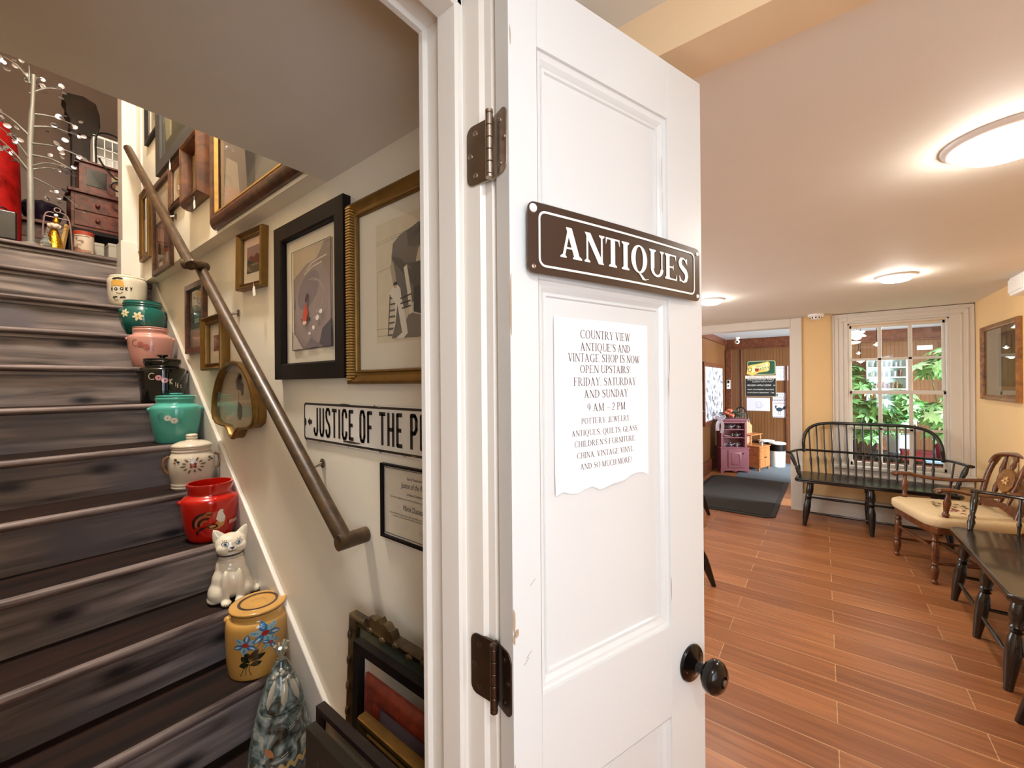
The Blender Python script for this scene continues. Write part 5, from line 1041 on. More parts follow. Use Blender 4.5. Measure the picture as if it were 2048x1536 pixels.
# chairs mostly hidden
def side_chair(label, loc, rz, mt):
    t = thing('windsor_chair', label, 'chair', loc=loc, rz=rz); sz = .45
    q = MB(); q.prism(ell(0, 0, .17, .17, 28), sz-.035, sz); obj('seat', q, mt, t, bevel=.012, bseg=3)
    for sx in (-1, 1):
        for sy in (-1, 1): q = MB(); q.turned((sx*.12, sy*.11, sz-.02), (sx*.25, sy*.20, 0), LEG, 14); obj('leg', q, mt, t, smooth=50)
        q = MB(); q.turned((sx*.195, -.16, .19), (sx*.195, .16, .19), [(0, .008), (.5, .013), (1, .008)], 10); obj('stretcher', q, mt, t, smooth=60)
    q = MB(); q.turned((-.195, 0, .19), (.195, 0, .19), [(0, .008), (.5, .013), (1, .008)], 10); obj('stretcher', q, mt, t, smooth=60)
    hp = [(.16*math.cos(a), .12+.07*math.sin(a)**.7 if 0 < a < PI else .12, sz+.50*max(0, math.sin(a))**.6) for a in [PI*k/20 for k in range(21)]]
    q = MB(); q.tube(hp, .012, 10, up=(0, 1, 0)); obj('bow', q, mt, t, smooth=60)
    for k in range(7):
        f = (k-3)/3*.82; a = math.acos(f); p = Vector((.16*math.cos(a), .12+.07*math.sin(a)**.7, sz+.50*math.sin(a)**.6)); q = MB(); q.turned((f*.13, .12, sz), p, SPN, 8); obj('spindle', q, mt, t, smooth=60)
    return t
c0 = side_chair('black turned chair leg showing past the door edge above the plank floor', (-.853, 2.853, 0), 0, M_BLACK)
c1_ = dup(c0, loc=(-1.21, 4.447, 0), rz=0, label='dark chair foot just visible between the door and the mat')
c2_ = dup(c0, loc=(.833, 2.33, 0), rz=-PI/2, label='dark chair leg at the lower right corner of the picture')
# ------------------------------------------------------------------ maple armchair
ac = thing('wooden_armchair', 'turned maple armchair with a padded floral seat between the two black benches', 'armchair', loc=(.775, 4.29, 0), rz=math.radians(-74))
MP = M_MAPLE; sz = .40
q = MB(); o = [(-.285, -.25), (-.20, -.285), (.20, -.285), (.285, -.25), (.225, .22), (-.225, .22)]; q.prism(o, sz-.05, sz+.0); obj('seat_rail', q, MP, ac, bevel=.008)
cu = MB(); n = 40; rings = []
base = rrect(.60, .53, .10, 7); base = [(x*(1-.10*max(0, y/.26)), y-.03) for x, y in base]
rings = [([(x*.97, y*.97) for x, y in base], sz), (base, sz+.015), (base, sz+.048), ([(x*.985, y*.985) for x, y in base], sz+.060), ([(x*.93, y*.93) for x, y in base], sz+.070), ([(x*.6, y*.6) for x, y in base], sz+.078), ([(x*.05, y*.05-.03) for x, y in base], sz+.080)]
loft(cu, rings); cu.poly(rings[-1][0], sz+.08); cush = obj('seat_cushion', cu, mat('cream_needlepoint', 'd8c096', .9, noise=.08, nscale=90, bump=.5, bscale=220), ac, smooth=70)
q = MB(); cz = lambda x, y: sz+.0785+.0035-.03*max(0, (math.hypot(x/.30, (y+.03)/.26))-.5)
def cdecal(pts, c): q.add([(x, y, cz(x, y)) for x, y in pts], [tuple(range(len(pts)))], 0, c)
rr = random.Random(5)
for (x0, y0, x1, y1) in ((-.17, -.15, .02, .02), (-.14, -.17, .06, -.04), (-.12, -.08, -.02, .05), (-.06, -.12, .05, -.14)):
    for p in stroke([(x0, y0), ((x0+x1)/2+.01, (y0+y1)/2), (x1, y1)], .005): cdecal(p, '7b5a3a')
for k in range(22):
    x, y = rr.uniform(-.13, .05), rr.uniform(-.14, .05); a = rr.uniform(0, 6.3); cdecal(leafp(x, y, x+.034*math.cos(a), y+.034*math.sin(a), .008), rr.choice(['8a7a48', '6f6a3c', '9a7a55']))
for k in range(14): x, y = rr.uniform(.07, .17), rr.uniform(-.12, .0); cdecal(ell(x, y, .012, .008, 8, rot=rr.uniform(0, 180)), rr.choice(['a65a50', '8f4a48', 'b07a60']))
obj('needlepoint_flowers', q, INK, cush, smooth=0)
TL = [(0, .017), (.08, .019), (.16, .015), (.19, .022), (.22, .014), (.26, .020), (.40, .024), (.55, .021), (.60, .016), (.63, .022), (.66, .014), (.69, .022), (.76, .023), (.88, .017), (.92, .011), (.95, .018), (.98, .017), (1, .009)]
for sx, sy in ((-1, -1), (1, -1), (-1, 1), (1, 1)): q = MB(); q.turned((sx*(.24 if sy < 0 else .19), sy*(.24 if sy < 0 else .18), sz-.03), (sx*(.25 if sy < 0 else .20), sy*(.25 if sy < 0 else .22), 0), TL, 16); obj('leg', q, MP, ac, smooth=50)
for p, p2 in (((-.245, -.245, .14), (-.195, .2, .14)), ((.245, -.245, .14), (.195, .2, .14)), ((-.22, 0, .14), (.22, 0, .14)), ((-.245, -.245, .24), (.245, -.245, .24))):
    q = MB(); q.turned(p, p2, [(0, .008), (.3, .012), (.5, .015), (.7, .012), (1, .008)], 12); obj('stretcher', q, MP, ac, smooth=60)
bk = lambda z: .20+(z-sz)*.27
for s_ in (-1, 1):
    q = MB(); q.tube(bez([(s_*.19, .17, sz-.03), (s_*.182, bk(.52)-.02, .52), (s_*.195, bk(.68)-.02, .68), (s_*.185, bk(.81)-.02, .80)], 6), [.017, .018, .019, .021, .021, .021, .021]+[.021]*12, 10, flat=.75); obj('back_stile', q, MP, ac, smooth=60)
    q = MB(); q.turned((s_*.255, -.20, sz), (s_*.275, -.185, .645), [(0, .012), (.1, .015), (.2, .026), (.32, .016), (.36, .021), (.42, .013), (.55, .017), (.7, .021), (.85, .013), (1, .010)], 14); obj('arm_post', q, MP, ac, smooth=50)
    q = MB(); q.tube(bez([(s_*.285, -.255, .640), (s_*.287, -.235, .655), (s_*.28, -.17, .657), (s_*.265, -.05, .635), (s_*.245, .08, .632), (s_*.198, bk(.645)-.025, .652)], 6), [.020, .030]+[.031]*6+[.027]*6+[.024]*17, 12, flat=.55, up=(1, 0, 0)); obj('arm', q, MP, ac, smooth=60)
q = MB(); q.tube(bez([(-.192, bk(.79)-.02, .785), (-.165, bk(.84)-.015, .845), (-.09, bk(.87)-.01, .868), (0, bk(.88)-.008, .874), (.09, bk(.87)-.01, .868), (.165, bk(.84)-.015, .845), (.192, bk(.79)-.02, .785)], 6), .026, 10, flat=.62, up=(0, 1, 0)); obj('crest_rail', q, MP, ac, smooth=60)
q = MB(); o = [(-.20, .02), (-.12, .005), (-.05, .02), (0, .03), (.05, .02), (.12, .005), (.20, .02), (.20, .07), (-.20, .07)]
q.prism(o, -.010, .010, T=TF((0, bk(.50)-.02, .475), (1, 0, 0), (0, .27, 1))); obj('lower_rail', q, MP, ac, bevel=.004)
for x in (-.095, .095, 0):
    segs = ((.535, .86),) if x else ((.535, .62), (.77, .86))
    for z0, z1 in segs:
        pr = [(0, .008), (.15, .012), (.3, .017), (.42, .010), (.5, .012), (.58, .010), (.7, .017), (.85, .012), (1, .008)] if x else [(0, .008), (.3, .015), (.6, .009), (.8, .014), (1, .008)]
        q = MB(); q.turned((x*.8, bk(z0)-.02, z0), (x*1.0, bk(z1)-.012, z1), pr, 12); obj('back_spindle', q, MP, ac, smooth=60)
q = MB(); q.prism([(p[0], p[1]) for p in ell(0, 0, .075, .088, 10, rot=18)], -.010, .010, T=TF((0, bk(.695)-.022, .695), (1, 0, 0), (0, .27, 1))); md = obj('back_medallion', q, wood('medallion_wood', '6b4420', '93652f', (30, 30, 30), .35), ac, bevel=.004)
q = MB(); Tm = TF((0, bk(.695)-.0335, .695), (1, 0, 0), (0, .27, 1))
for k in range(6): a = math.radians(60*k+10); q.poly(leafp(0, 0, .034*math.cos(a), .034*math.sin(a), .009), .0008, 0, 'd8b078' if k % 2 else 'b98a50', T=Tm)
q.poly(ell(0, 0, .008, .008, 10), .001, 0, '7a4a20', T=Tm); obj('medallion_flower', q, INK, md, smooth=0)
# ------------------------------------------------------------------ back room: wall things
YB = 8.28
def flat(name, label, cat, x0, x1, z0, z1, art, th=.004, group=None, base='f0eef0', rad=0, y=YB, parent_mat=INK):
    w_, h_ = x1-x0, z1-z0; r = thing(name, label, cat, T=TF(((x0+x1)/2, y, z0), (1, 0, 0)), group=group)
    q = MB(); o = [(a, b+h_/2) for a, b in (rrect(w_, h_, rad, 5) if rad else [(w_/2, h_/2), (-w_/2, h_/2), (-w_/2, -h_/2), (w_/2, -h_/2)])]; q.prism(o, 0, th, 0, base); obj('panel' if th > .003 else 'sheet', q, parent_mat, r, smooth=0)
    if art:
        q = MB(); art(q, w_, h_, th+.0006); obj('printing', q, INK, r, smooth=0)
    return r
def a_bakery(q, w_, h_, z):
    o = [(x, y+h_/2) for x, y in rrect(w_-.012, h_-.012, .03, 5)]; o2 = [(x, y+h_/2) for x, y in rrect(w_-.026, h_-.026, .025, 5)]
    q.poly(o, z, 0, 'e0d39a'); q.poly(o2, z+.0003, 0, '1f4a34')
    q.poly([(-w_*.52, .02), (-w_*.47, h_*.62), (-w_*.40, h_*.70), (-.02, h_*.80), (w_*.24, h_*.93), (w_*.30, h_*.80), (w_*.28, h_*.32), (w_*.22, h_*.24), (-.04, .04), (-w_*.3, -.01)], z+.0006, 0, 'd8b95c')
    q.poly([(-w_*.34, .03), (-w_*.32, h_*.62), (-.02, h_*.72), (w_*.23, h_*.84), (w_*.26, h_*.36), (-.03, .10)], z+.0009, 0, 'e9dc98')
    q.poly(ell(-w_*.40, h_*.38, .028, .034, 16), z+.0012, 0, '2a2a1c'); q.poly(ell(-w_*.40, h_*.38, .020, .025, 16), z+.0014, 0, 'e0cf86')
    q.poly(ell(-w_*.15, h_*.34, .030, .030, 14), z+.0012, 0, 'b03024')
    put_text(q, "JERSEY'S", -.005, h_*.58, .040, z+.0012, '4a3420', rot=.16); put_text(q, 'BAKERY', .015, h_*.36, .062, z+.0015, '231a14', rot=.16)
flat('bakery_sign', 'green and yellow rounded bakery sign with a loaf shape above the chalkboard', 'sign', -1.065, -.635, 1.515, 1.765, a_bakery, .006, base='1f4a34', rad=.03)
def a_chalk(q, w_, h_, z):
    q.poly([(-w_/2+.008, .008), (w_/2-.008, .008), (w_/2-.008, h_-.055), (-w_/2+.008, h_-.055)], z, 0, '191615'); q.poly([(-w_/2+.008, h_-.052), (w_/2-.008, h_-.052), (w_/2-.008, h_-.006), (-w_/2+.008, h_-.006)], z, 0, 'e2d9cc')
    put_text(q, "TODAY'S SPECIALS", 0, h_-.042, .040, z+.0003, '8c2a22', maxw=w_*.85)
    for s_, y_, h2, w2, x_ in (('WILD ROASTED APPLE', h_-.085, .034, .40, .0), ('BLUEBERRY FRENCH TOAST', h_-.118, .024, .30, .03), ('FROZEN APPLE CIDER   6-', h_-.185, .040, .42, .01), ('FRESH STRAWBERRY PANCAKES', h_-.255, .026, .40, .0), ('CHOCOLATE BANANA   7.00', h_-.310, .030, .40, .0)): put_text(q, s_, x_, y_, h2, z+.0003, 'd9d6d0', .15, maxw=w2)
flat('specials_chalkboard', "black chalkboard headed TODAY'S SPECIALS with white handwriting", 'chalkboard', -1.10, -.63, 1.135, 1.505, a_chalk, .008, base='b0a080')
def a_face(q, w_, h_, z):
    for p in stroke(ell(.01, h_*.45, .05, .055, 20), .004, True)+stroke([(-.01, h_*.55), (-.01, h_*.35)], .004)+stroke([(.03, h_*.55), (.03, h_*.35)], .004)+stroke([(-.02, h_*.3), (.01, h_*.25), (.04, h_*.3)], .004): q.poly(p, z, 0, '8a90a4')
flat('wall_paper_sheet', 'wide white paper with a faint drawing under the chalkboard', 'paper', -1.075, -.725, .885, 1.115, a_face, .002, base='cbc9d4')
def a_txt(q, w_, h_, z):
    put_text(q, 'PLEASE', .02, h_*.7, h_*.2, z, '444444'); q.poly([(-w_*.42, h_*.5), (-w_*.1, h_*.5), (-w_*.1, h_*.85), (-w_*.42, h_*.85)], z, 0, '555c60')
    for k in range(3): q.poly([(-w_*.38, h_*(.38-.12*k)), (w_*.38, h_*(.38-.12*k)), (w_*.38, h_*(.42-.12*k)), (-w_*.38, h_*(.42-.12*k))], z, 0, '77777c')
flat('wall_paper_sheet', 'small white printed card directly above the rooster sheet', 'paper', -.684, -.492, 1.088, 1.205, a_txt, .002, base='cdcbd0')
def a_roost(q, w_, h_, z):
    for k in range(9):
        for y_ in (.006, h_-.018): q.poly([(-w_/2+w_*k/9, y_), (-w_/2+w_*(k+.5)/9, y_), (-w_/2+w_*(k+.5)/9, y_+.012), (-w_/2+w_*k/9, y_+.012)], z, 0, '3a3444')
    put_text(q, 'Good Morning', 0, h_*.78, .036, z, '9c3a44', maxw=w_*.8); B = '2b3442'
    q.poly(ell(-.005, h_*.46, .048, .034, 16), z, 0, B); q.poly([(-.05, h_*.5), (-.04, h_*.68), (-.055, h_*.7), (-.07, h_*.62), (-.06, h_*.5)], z, 0, B); q.poly([(.03, h_*.48), (.06, h_*.66), (.085, h_*.64), (.08, h_*.5), (.055, h_*.44)], z, 0, B)
    for x_ in (-.015, .012): 
        for p in stroke([(x_, h_*.38), (x_, h_*.2), (x_-.02, h_*.18)], .005): q.poly(p, z, 0, B)
flat('wall_paper_sheet', 'white sheet with a dark rooster between two checkered borders', 'paper', -.690, -.480, .780, 1.082, a_roost, .002, base='cccad4')
def a_sketch(q, w_, h_, z):
    put_text(q, 'We are open', 0, h_*.82, .026, z, '7a7a90', maxw=w_*.7)
    for p in stroke(ell(0, h_*.42, .03, .05, 16), .003, True)+stroke([(-.03, h_*.1), (-.02, h_*.3)], .003)+stroke([(.03, h_*.1), (.02, h_*.3)], .003): q.poly(p, z, 0, '8a8088')
flat('wall_paper_sheet', 'white sheet with a pencil sketch right of the bakery sign', 'paper', -.637, -.460, 1.415, 1.660, a_sketch, .002, base='cfcdd5')
flat('wall_paper_sheet', 'small blank white card on brown panelling seen through the top right pane', 'paper', 1.095, 1.255, 1.840, 1.905, None, .003, base='f4f4ee')
cm = thing('security_camera', 'small white dome camera hanging at the back room ceiling', 'camera', loc=(-1.17, 7.95, 2.165))
q = MB(); q.lathe([(.04, 0), (.04, -.02), (.02, -.03), (.015, -.05)], 20); obj('mount', q, M_WHITE, cm); q = MB(); q.sphere((0, -.01, -.075), .04, 18); bd = obj('ball', q, M_WHITE, cm); q = MB(); q.lathe([(.016, 0), (.016, .012), (.001, .014)], 14, T=Matrix.Translation((.012, -.045, -.08)) @ Matrix.Rotation(PI/2, 4, 'X')); obj('lens', q, M_DKMETAL, bd)
sw = thing('wall_switch', 'white and black switch on the wooden corner post', 'switch', T=TF((-1.35, 8.2, 1.27), (1, 0, 0))); q = MB(); q.box((-.03, 0, 0), (.03, .16, .008)); obj('plate', q, M_WHITE, sw, bevel=.003); q = MB(); q.box((-.018, .10, .006), (.018, .155, .012)); q.box((-.006, .04, .006), (.006, .07, .014)); obj('toggle', q, M_BLACK, sw)
# curtained window in the left wall of the back room
wn2 = thing('window_2', 'wood framed window with a black and white patterned curtain', 'window', T=TF((-1.41, 7.2, .80), (0, 1, 0))); wn2['kind'] = 'structure'
q = MB(); ring(q, -.75, -.06, .70, .90, [(0, 0), (0, .03), (.07, .03), (.07, .0)]); obj('casing', q, M_REDW, wn2, recalc=False)
cn = thing('patterned_curtain', 'white curtain with small black dashes in the back room window', 'curtain', T=TF((-1.395, 7.2, .80), (0, 1, 0)))
q = MB(); n = 60; vs = [(-.68+1.31*k/n, y_, .012+.008*math.sin(k*1.05)) for y_ in (0.0, .83) for k in range(n+1)]; q.add(vs, [(k, k+1, n+2+k, n+1+k) for k in range(n)]); obj('cloth', q, mat('curtain_cloth', 'c4c6d0', .9), cn, smooth=60)
q = MB(); rr = random.Random(11)
for k in range(330):
    x, y = rr.uniform(-.66, .61), rr.uniform(.02, .81); a = rr.uniform(-.35, .35); l_ = rr.uniform(.018, .04); q.poly([(x-l_*.18, y-l_), (x+l_*.2, y-l_*.8), (x+l_*.2+l_*a, y+l_), (x-l_*.15+l_*a, y+l_*.8)], .0225, 0, rr.choice(['22222a', '3a3630', '2e3448', '5a4a3a', '6e7c98']))
po = obj('printed_dash', q, INK, cn, smooth=0); po['kind'] = 'stuff'
# ribbon
rb_ = thing('ribbon_bow', 'white and lilac ribbon bow hanging in front of the curtain', 'ribbon', loc=(-1.10, 6.05, .80))
for nm_, pts in (('loop', [(0, 0, .09), (-.05, .02, .13), (-.07, 0, .10), (0, -.01, .085), (.06, 0, .12), (.05, .02, .14), (0, 0, .09)]), ('tail', [(0, 0, .09), (-.03, -.01, .03), (-.035, 0, -.06)]), ('tail', [(0, 0, .09), (.03, -.01, .02), (.015, 0, -.09)])):
    q = MB(); q.tube(bez(pts, 6), .022, 8, flat=.12); obj(nm_, q, mat('lilac_ribbon', 'd6d8ee', .6), rb_, smooth=60)
q = MB(); q.tube([(0, 0, .09), (-.29, .12, .22)], .002, 6); obj('cord', q, M_WHITE, rb_)
# ------------------------------------------------------------------ back room: small furniture
M_PINK = mat('mauve_pink_paint', '87505c', .45, noise=.1); M_PEWT = mat('pewter', 'b8bcc0', .25, .9)
rx = Vector((.357, .209, 0)).normalized()
hu = thing('pink_hutch', 'small mauve pink child size hutch with open shelves in the back room', 'hutch', T=TF((-1.075, 7.01, 0), (rx.x, rx.y, 0), (0, 0, 1)))
q = MB(); w2 = .205; q.box((-w2, .03, -.24), (w2, .375, 0)); q.box((-w2-.012, .375, -.25), (w2+.012, .392, .012)); q.prism([(-w2-.008, 0), (-w2+.03, 0), (-w2+.05, .03), (-.05, .035), (0, .015), (.05, .035), (w2-.05, .03), (w2-.03, 0), (w2+.008, 0), (w2+.008, .06), (-w2-.008, .06)], -.005, .012); obj('base_cabinet', q, M_PINK, hu, bevel=.004)
q = MB(); q.box((-.10, .085, 0), (.13, .355, .010)); dr = obj('door', q, M_PINK, hu, bevel=.003); q = MB(); ring(q, -.06, .12, .09, .32, [(0, .010), (.006, .014), (.03, .016), (.035, .010)]); q.poly([(-.03, .15), (.06, .15), (.06, .29), (-.03, .29)], .0115); obj('raised_panel', q, M_PINK, dr, recalc=False); q = MB(); q.sphere((.115, .30, .016), .010, 10); obj('knob', q, M_DKMETAL, dr)
q = MB(); q.box((-.19, .392, -.22), (-.155, .80, -.03)); q.box((.155, .392, -.22), (.19, .80, -.03)); q.box((-.19, .392, -.22), (.19, .80, -.205)); q.box((-.19, .78, -.22), (.19, .80, -.03)); q.box((-.21, .80, -.235), (.21, .825, -.012)); q.box((-.155, .76, -.045), (.155, .80, -.03)); obj('upper_case', q, M_PINK, hu, bevel=.004)
for zz in (.655, .53): q = MB(); q.box((-.158, zz, -.205), (.158, zz+.012, -.04)); obj('shelf', q, M_PINK, hu)
def dish(kind, label, cat, off, sc=1.0):
    p = hu.matrix_world @ Vector(off)+Vector((0, 0, .0015)); t = thing(kind, label, cat, loc=(p.x, p.y, p.z), rz=.4)
    if kind == 'teapot':
        q = MB(); q.lathe([(.001, 0)]+[(a*sc, b*sc) for a, b in ((.03, 0), (.045, .02), (.046, .04), (.03, .06), (.018, .065))]+[(.001, .066*sc)], 18, caps=False); b_ = obj('body', q, M_PEWT, t); q = MB(); q.tube([(.04*sc, 0, .025*sc), (.065*sc, 0, .045*sc), (.075*sc, 0, .06*sc)], [.009*sc, .006*sc, .004*sc], 8); obj('spout', q, M_PEWT, t); q = MB(); q.tube(bez([(-.04*sc, 0, .05*sc), (-.068*sc, 0, .045*sc), (-.065*sc, 0, .022*sc), (-.042*sc, 0, .018*sc)], 4), .004*sc, 8); obj('handle', q, M_PEWT, t); q = MB(); q.sphere((0, 0, .071*sc), .008*sc, 8); obj('lid_knob', q, M_PEWT, t)
    elif kind == 'plate':
        q = MB(); q.lathe([(.001, 0), (.03*sc, .001), (.05*sc, .010), (.052*sc, .011), (.03*sc, .004), (.001, .003)], 24, caps=False); obj('rim', q, M_WHITE, t)
    else:
        q = MB(); q.lathe([(.018*sc, 0), (.024*sc, .03*sc), (.026*sc, .045*sc), (.023*sc, .045*sc), (.018*sc, .006), (.001, .005)], 16, caps=False); obj('bowl', q, M_PEWT if kind == 'cup' else M_WHITE, t); q = MB(); q.tube(bez([(.024*sc, 0, .038*sc), (.042*sc, 0, .03*sc), (.021*sc, 0, .012*sc)], 4), .003*sc, 6); obj('handle', q, M_PEWT, t)
dish('teapot', 'pewter teapot on the upper shelf of the pink hutch', 'teapot', (-.03, .667, -.12), 1.1); dish('cup', 'tiny pewter cup beside the teapot on the upper hutch shelf', 'cup', (.09, .667, -.11), 1.0)
dish('plate', 'white saucer on the middle shelf of the pink hutch', 'plate', (-.06, .542, -.11)); dish('teapot', 'pewter pot on the middle shelf of the pink hutch', 'teapot', (.07, .542, -.12), .9)
for k, (x, d) in enumerate(((-.12, .0), (-.03, .0), (.065, .0), (.108, -.05))): dish('cup' if k != 1 else 'teapot', ('left pewter mug', 'round pewter pot', 'middle pewter mug', 'right pewter mug')[k]+' on the worktop of the pink hutch', 'mug' if k != 1 else 'teapot', (x, .394, -.10+d), 1.0 if k != 1 else .85)
p = hu.matrix_world @ Vector((0, .825, -.12))
fw = thing('dried_arrangement', 'dried greenery arrangement with orange flowers on top of the pink hutch', 'flowers', loc=(p.x, p.y, p.z))
rr = random.Random(21); q = MB()
for k in range(150):
    a = rr.uniform(0, 2*PI); r_ = rr.uniform(.03, .17); z0 = rr.uniform(.03, .13)*(1-r_/.34); x, y = r_*math.cos(a), r_*math.sin(a)*.5; b = a+rr.uniform(-1, 1); L_ = rr.uniform(.04, .08)
    q.tube([(x*.6, y*.6, z0*.5+.01), (x, y, z0+.02), (x+L_*math.cos(b), y+L_*math.sin(b)*.6, z0+rr.uniform(-.01, .05))], [.003, .004, .001], 4, 0, rr.choice(['3c4a34', '55604a', '6a7060', '2e3a2a', '4a4438']))
o_ = obj('greenery', q, INK, fw, smooth=0); o_['kind'] = 'stuff'
for k, (x, y, z) in enumerate(((-.05, -.10, .09), (.02, -.12, .06), (-.01, -.09, .13))):
    q = MB()
    for j in range(9): a = 2*PI*j/9; q.sphere((x+.022*math.cos(a), y+.012*math.sin(a), z+.012*math.sin(a*2)), .022, 8, 0, 'c4573a' if j % 2 else 'd9785a', sc=(1, .8, .8))
    obj('orange_bloom', q, INK, fw, smooth=60)
rv = Vector((.31, .95, 0)).normalized()
wc = thing('pine_washstand', 'small pine cupboard with a tall shaped backboard beside the pink hutch', 'cupboard', T=TF((-.735, 7.47, 0), rv, (0, 0, 1)))
q = MB(); q.box((-.17, .05, -.26), (.17, .37, 0)); q.box((-.185, .37, -.275), (.185, .39, .015)); obj('case', q, M_PINE, wc, bevel=.004)
for x in (-.17, .14):
    for z in (-.26, -.03): q = MB(); q.box((x, 0, z), (x+.03, .06, z+.03)); obj('foot', q, M_PINE, wc)
for x in (-.16, .005): 
    q = MB(); q.box((x, .065, 0), (x+.155, .36, .012)); dr = obj('door', q, M_PINE, wc, bevel=.003); q = MB(); ring(q, x+.025, .09, x+.13, .335, [(0, .0125), (.004, .009), (.008, .009)]); obj('door_moulding', q, M_PINE, dr, recalc=False); q = MB(); q.sphere((x+(.14 if x < 0 else .015), .21, .018), .009, 10); obj('knob', q, M_DKMETAL, dr)
q = MB(); q.prism([(-.17, .39), (.17, .39), (.17, .68), (.13, .70), (.10, .73), (.05, .74), (.02, .775), (-.02, .775), (-.05, .74), (-.10, .73), (-.13, .70), (-.17, .68)], -.275, -.258); obj('backboard', q, mat('pale_peach_board', 'b98a66', .5), wc, bevel=.003)
q = MB(); q.box((-.19, .545, -.27), (.19, .56, -.11)); obj('shelf', q, M_PINE, wc)
for x in (-.16, .16): q = MB(); q.turned((x, .39, -.13), (x, .545, -.13), [(0, .01), (.3, .014), (.5, .008), (.7, .014), (1, .01)], 10); obj('shelf_post', q, M_PINE, wc)
tc_ = wc.matrix_world @ Vector((.08, .3915, -.08)); t = thing('tin_cup', 'small tin cup on top of the pine cupboard', 'cup', loc=tc_); q = MB(); q.lathe([(.03, 0), (.032, .05), (.029, .05), (.027, .005), (.001, .004)], 18, caps=False); obj('bowl', q, M_PEWT, t); q = MB(); q.tube(bez([(.03, 0, .042), (.05, 0, .03), (.03, 0, .012)], 4), .003, 6); obj('handle', q, M_PEWT, t)
for x, y, lab in ((-.60, 7.93, 'white waste bin with a dark band, the front one by the panelled wall'), (-.77, 8.13, 'second white waste bin half hidden behind the pine cupboard')):
    t = thing('waste_bin', lab, 'bin', loc=(x, y, .008), group='waste bins'); q = MB(); q.lathe([(.001, 0), (.105, 0), (.11, .02), (.116, .26)], 28, caps=False); obj('bucket', q, M_WHITE, t); q = MB(); q.lathe([(.1165, .255), (.119, .37)], 28, caps=False); obj('liner', q, M_BLACK, t); q = MB(); q.lathe([(.119, .365), (.125, .375), (.122, .39), (.06, .40), (.001, .402)], 28, caps=False); obj('lid', q, M_WHITE, t)
dc = side_chair('dark wooden chair back showing above the pine cupboard', (-1.14, 7.90, .0), 0, M_BLACK); dc.scale = (.85, .85, 1)
# ------------------------------------------------------------------ behind the window: table, plants, shelves, lamps
tb = thing('plant_table', 'low dark table holding potted plants behind the window', 'table', loc=(.72, 6.45, 0))
q = MB(); q.box((-.60, -.38, .50), (.62, .38, .535)); obj('tabletop', q, M_DKWOOD, tb, bevel=.004)
for sx in (-.54, .56):
    for sy in (-.32, .32): q = MB(); q.box((sx-.025, sy-.025, 0), (sx+.025, sy+.025, .5)); obj('leg', q, M_DKWOOD, tb)
def leaf_mat(name, c): 
    m_ = mat(name, c, .35, noise=.35, nscale=9); return m_
def pot_plant(label, x, y, zt, pr, ph, potm, sprays, cols, seed, lean=0):
    t = thing('potted_plant', label, 'plant', loc=(x, y, zt)); q = MB(); q.lathe([(.001, 0), (pr*.78, 0), (pr*.85, ph*.3), (pr, ph*.95), (pr*1.03, ph), (pr*.93, ph), (pr*.88, ph*.85), (.001, ph*.84)], 28, caps=False); obj('pot', q, potm, t)
    rr = random.Random(seed); q = MB(); f = MB()
    for (dx, dy, dz, R_, n_) in sprays:
        q.tube(bez([(dx*.1, dy*.1, ph*.8), (dx*.6, dy*.5, ph+dz*.5), (dx, dy, ph+dz)], 5), .006, 6)
        for _ in range(n_):
            a, b = rr.uniform(0, 2*PI), rr.uniform(-.5, 1.1); d = Vector((math.cos(a)*math.cos(b), math.sin(a)*math.cos(b), math.sin(b))); c = Vector((dx, dy, ph+dz))+d*R_*rr.uniform(.35, 1)
            nrm = (d+Vector((0, 0, .8))).normalized(); ax = nrm.orthogonal().normalized(); bx = nrm.cross(ax); k_ = rr.choice([6, 7, 8]); L_ = rr.uniform(.075, .125); ph0 = rr.uniform(0, 6)
            cc = rr.choice(cols)
            for j in range(k_):
                an = ph0+2*PI*j/k_; u = ax*math.cos(an)+bx*math.sin(an); v = nrm.cross(u); dr_ = -nrm*.35
                P0 = c; P1 = c+u*L_*.45+v*L_*.19+dr_*L_*.1; P2 = c+u*L_+dr_*L_*.5; P3 = c+u*L_*.45-v*L_*.19+dr_*L_*.1; Pm = c+u*L_*.5+nrm*L_*-.04+dr_*L_*.12
                f.add([P0, P1, P2, P3, Pm], [(0, 1, 4), (1, 2, 4), (2, 3, 4), (3, 0, 4)], 0, cc)
    obj('stems', q, leaf_mat('stem_green', '5a6a3a'), t); o_ = obj('foliage', f, paint('leaf_paint', .35, 0, .25, 12), t, smooth=0, recalc=False); o_['kind'] = 'stuff'; return t
G1 = ['4f8f4a', '62a45c', '7aba74', '2f6a32', '93cc8c']; G2 = ['86c47e', 'a6dca0', 'c0ecba', '6cae66', '4c8a46']
pot_plant('leafy green plant in a dark pot at the left of the window view', .37, 6.20, .537, .13, .20, mat('dark_clay_pot', '2e2a28', .5), [(-.06, -.02, .30, .18, 40), (.12, .03, .16, .18, 40), (-.06, .0, .60, .15, 34), (.0, -.10, .08, .16, 34), (.16, -.05, .34, .16, 34), (-.10, .0, .78, .10, 16)], G1, 4)
pot_plant('spreading green plant in the white pot behind the bench spindles', .72, 6.70, .537, .125, .22, mat('bluish_white_pot', 'dfe8f4', .25), [(.0, .0, .18, .18, 50), (-.12, .0, .28, .15, 30), (.14, .02, .28, .16, 34), (.02, .03, .42, .16, 34)], G1+G2, 9)
pot_plant('pale green umbrella plant reaching high at the right of the window', 1.06, 6.22, .537, .12, .20, mat('red_plastic_pot', '8a2a34', .4), [(-.08, -.04, .30, .21, 54), (.0, -.04, .86, .18, 56), (.10, .0, .50, .18, 36), (-.02, -.08, .08, .18, 34), (-.14, -.03, .76, .14, 26)], G2, 14)
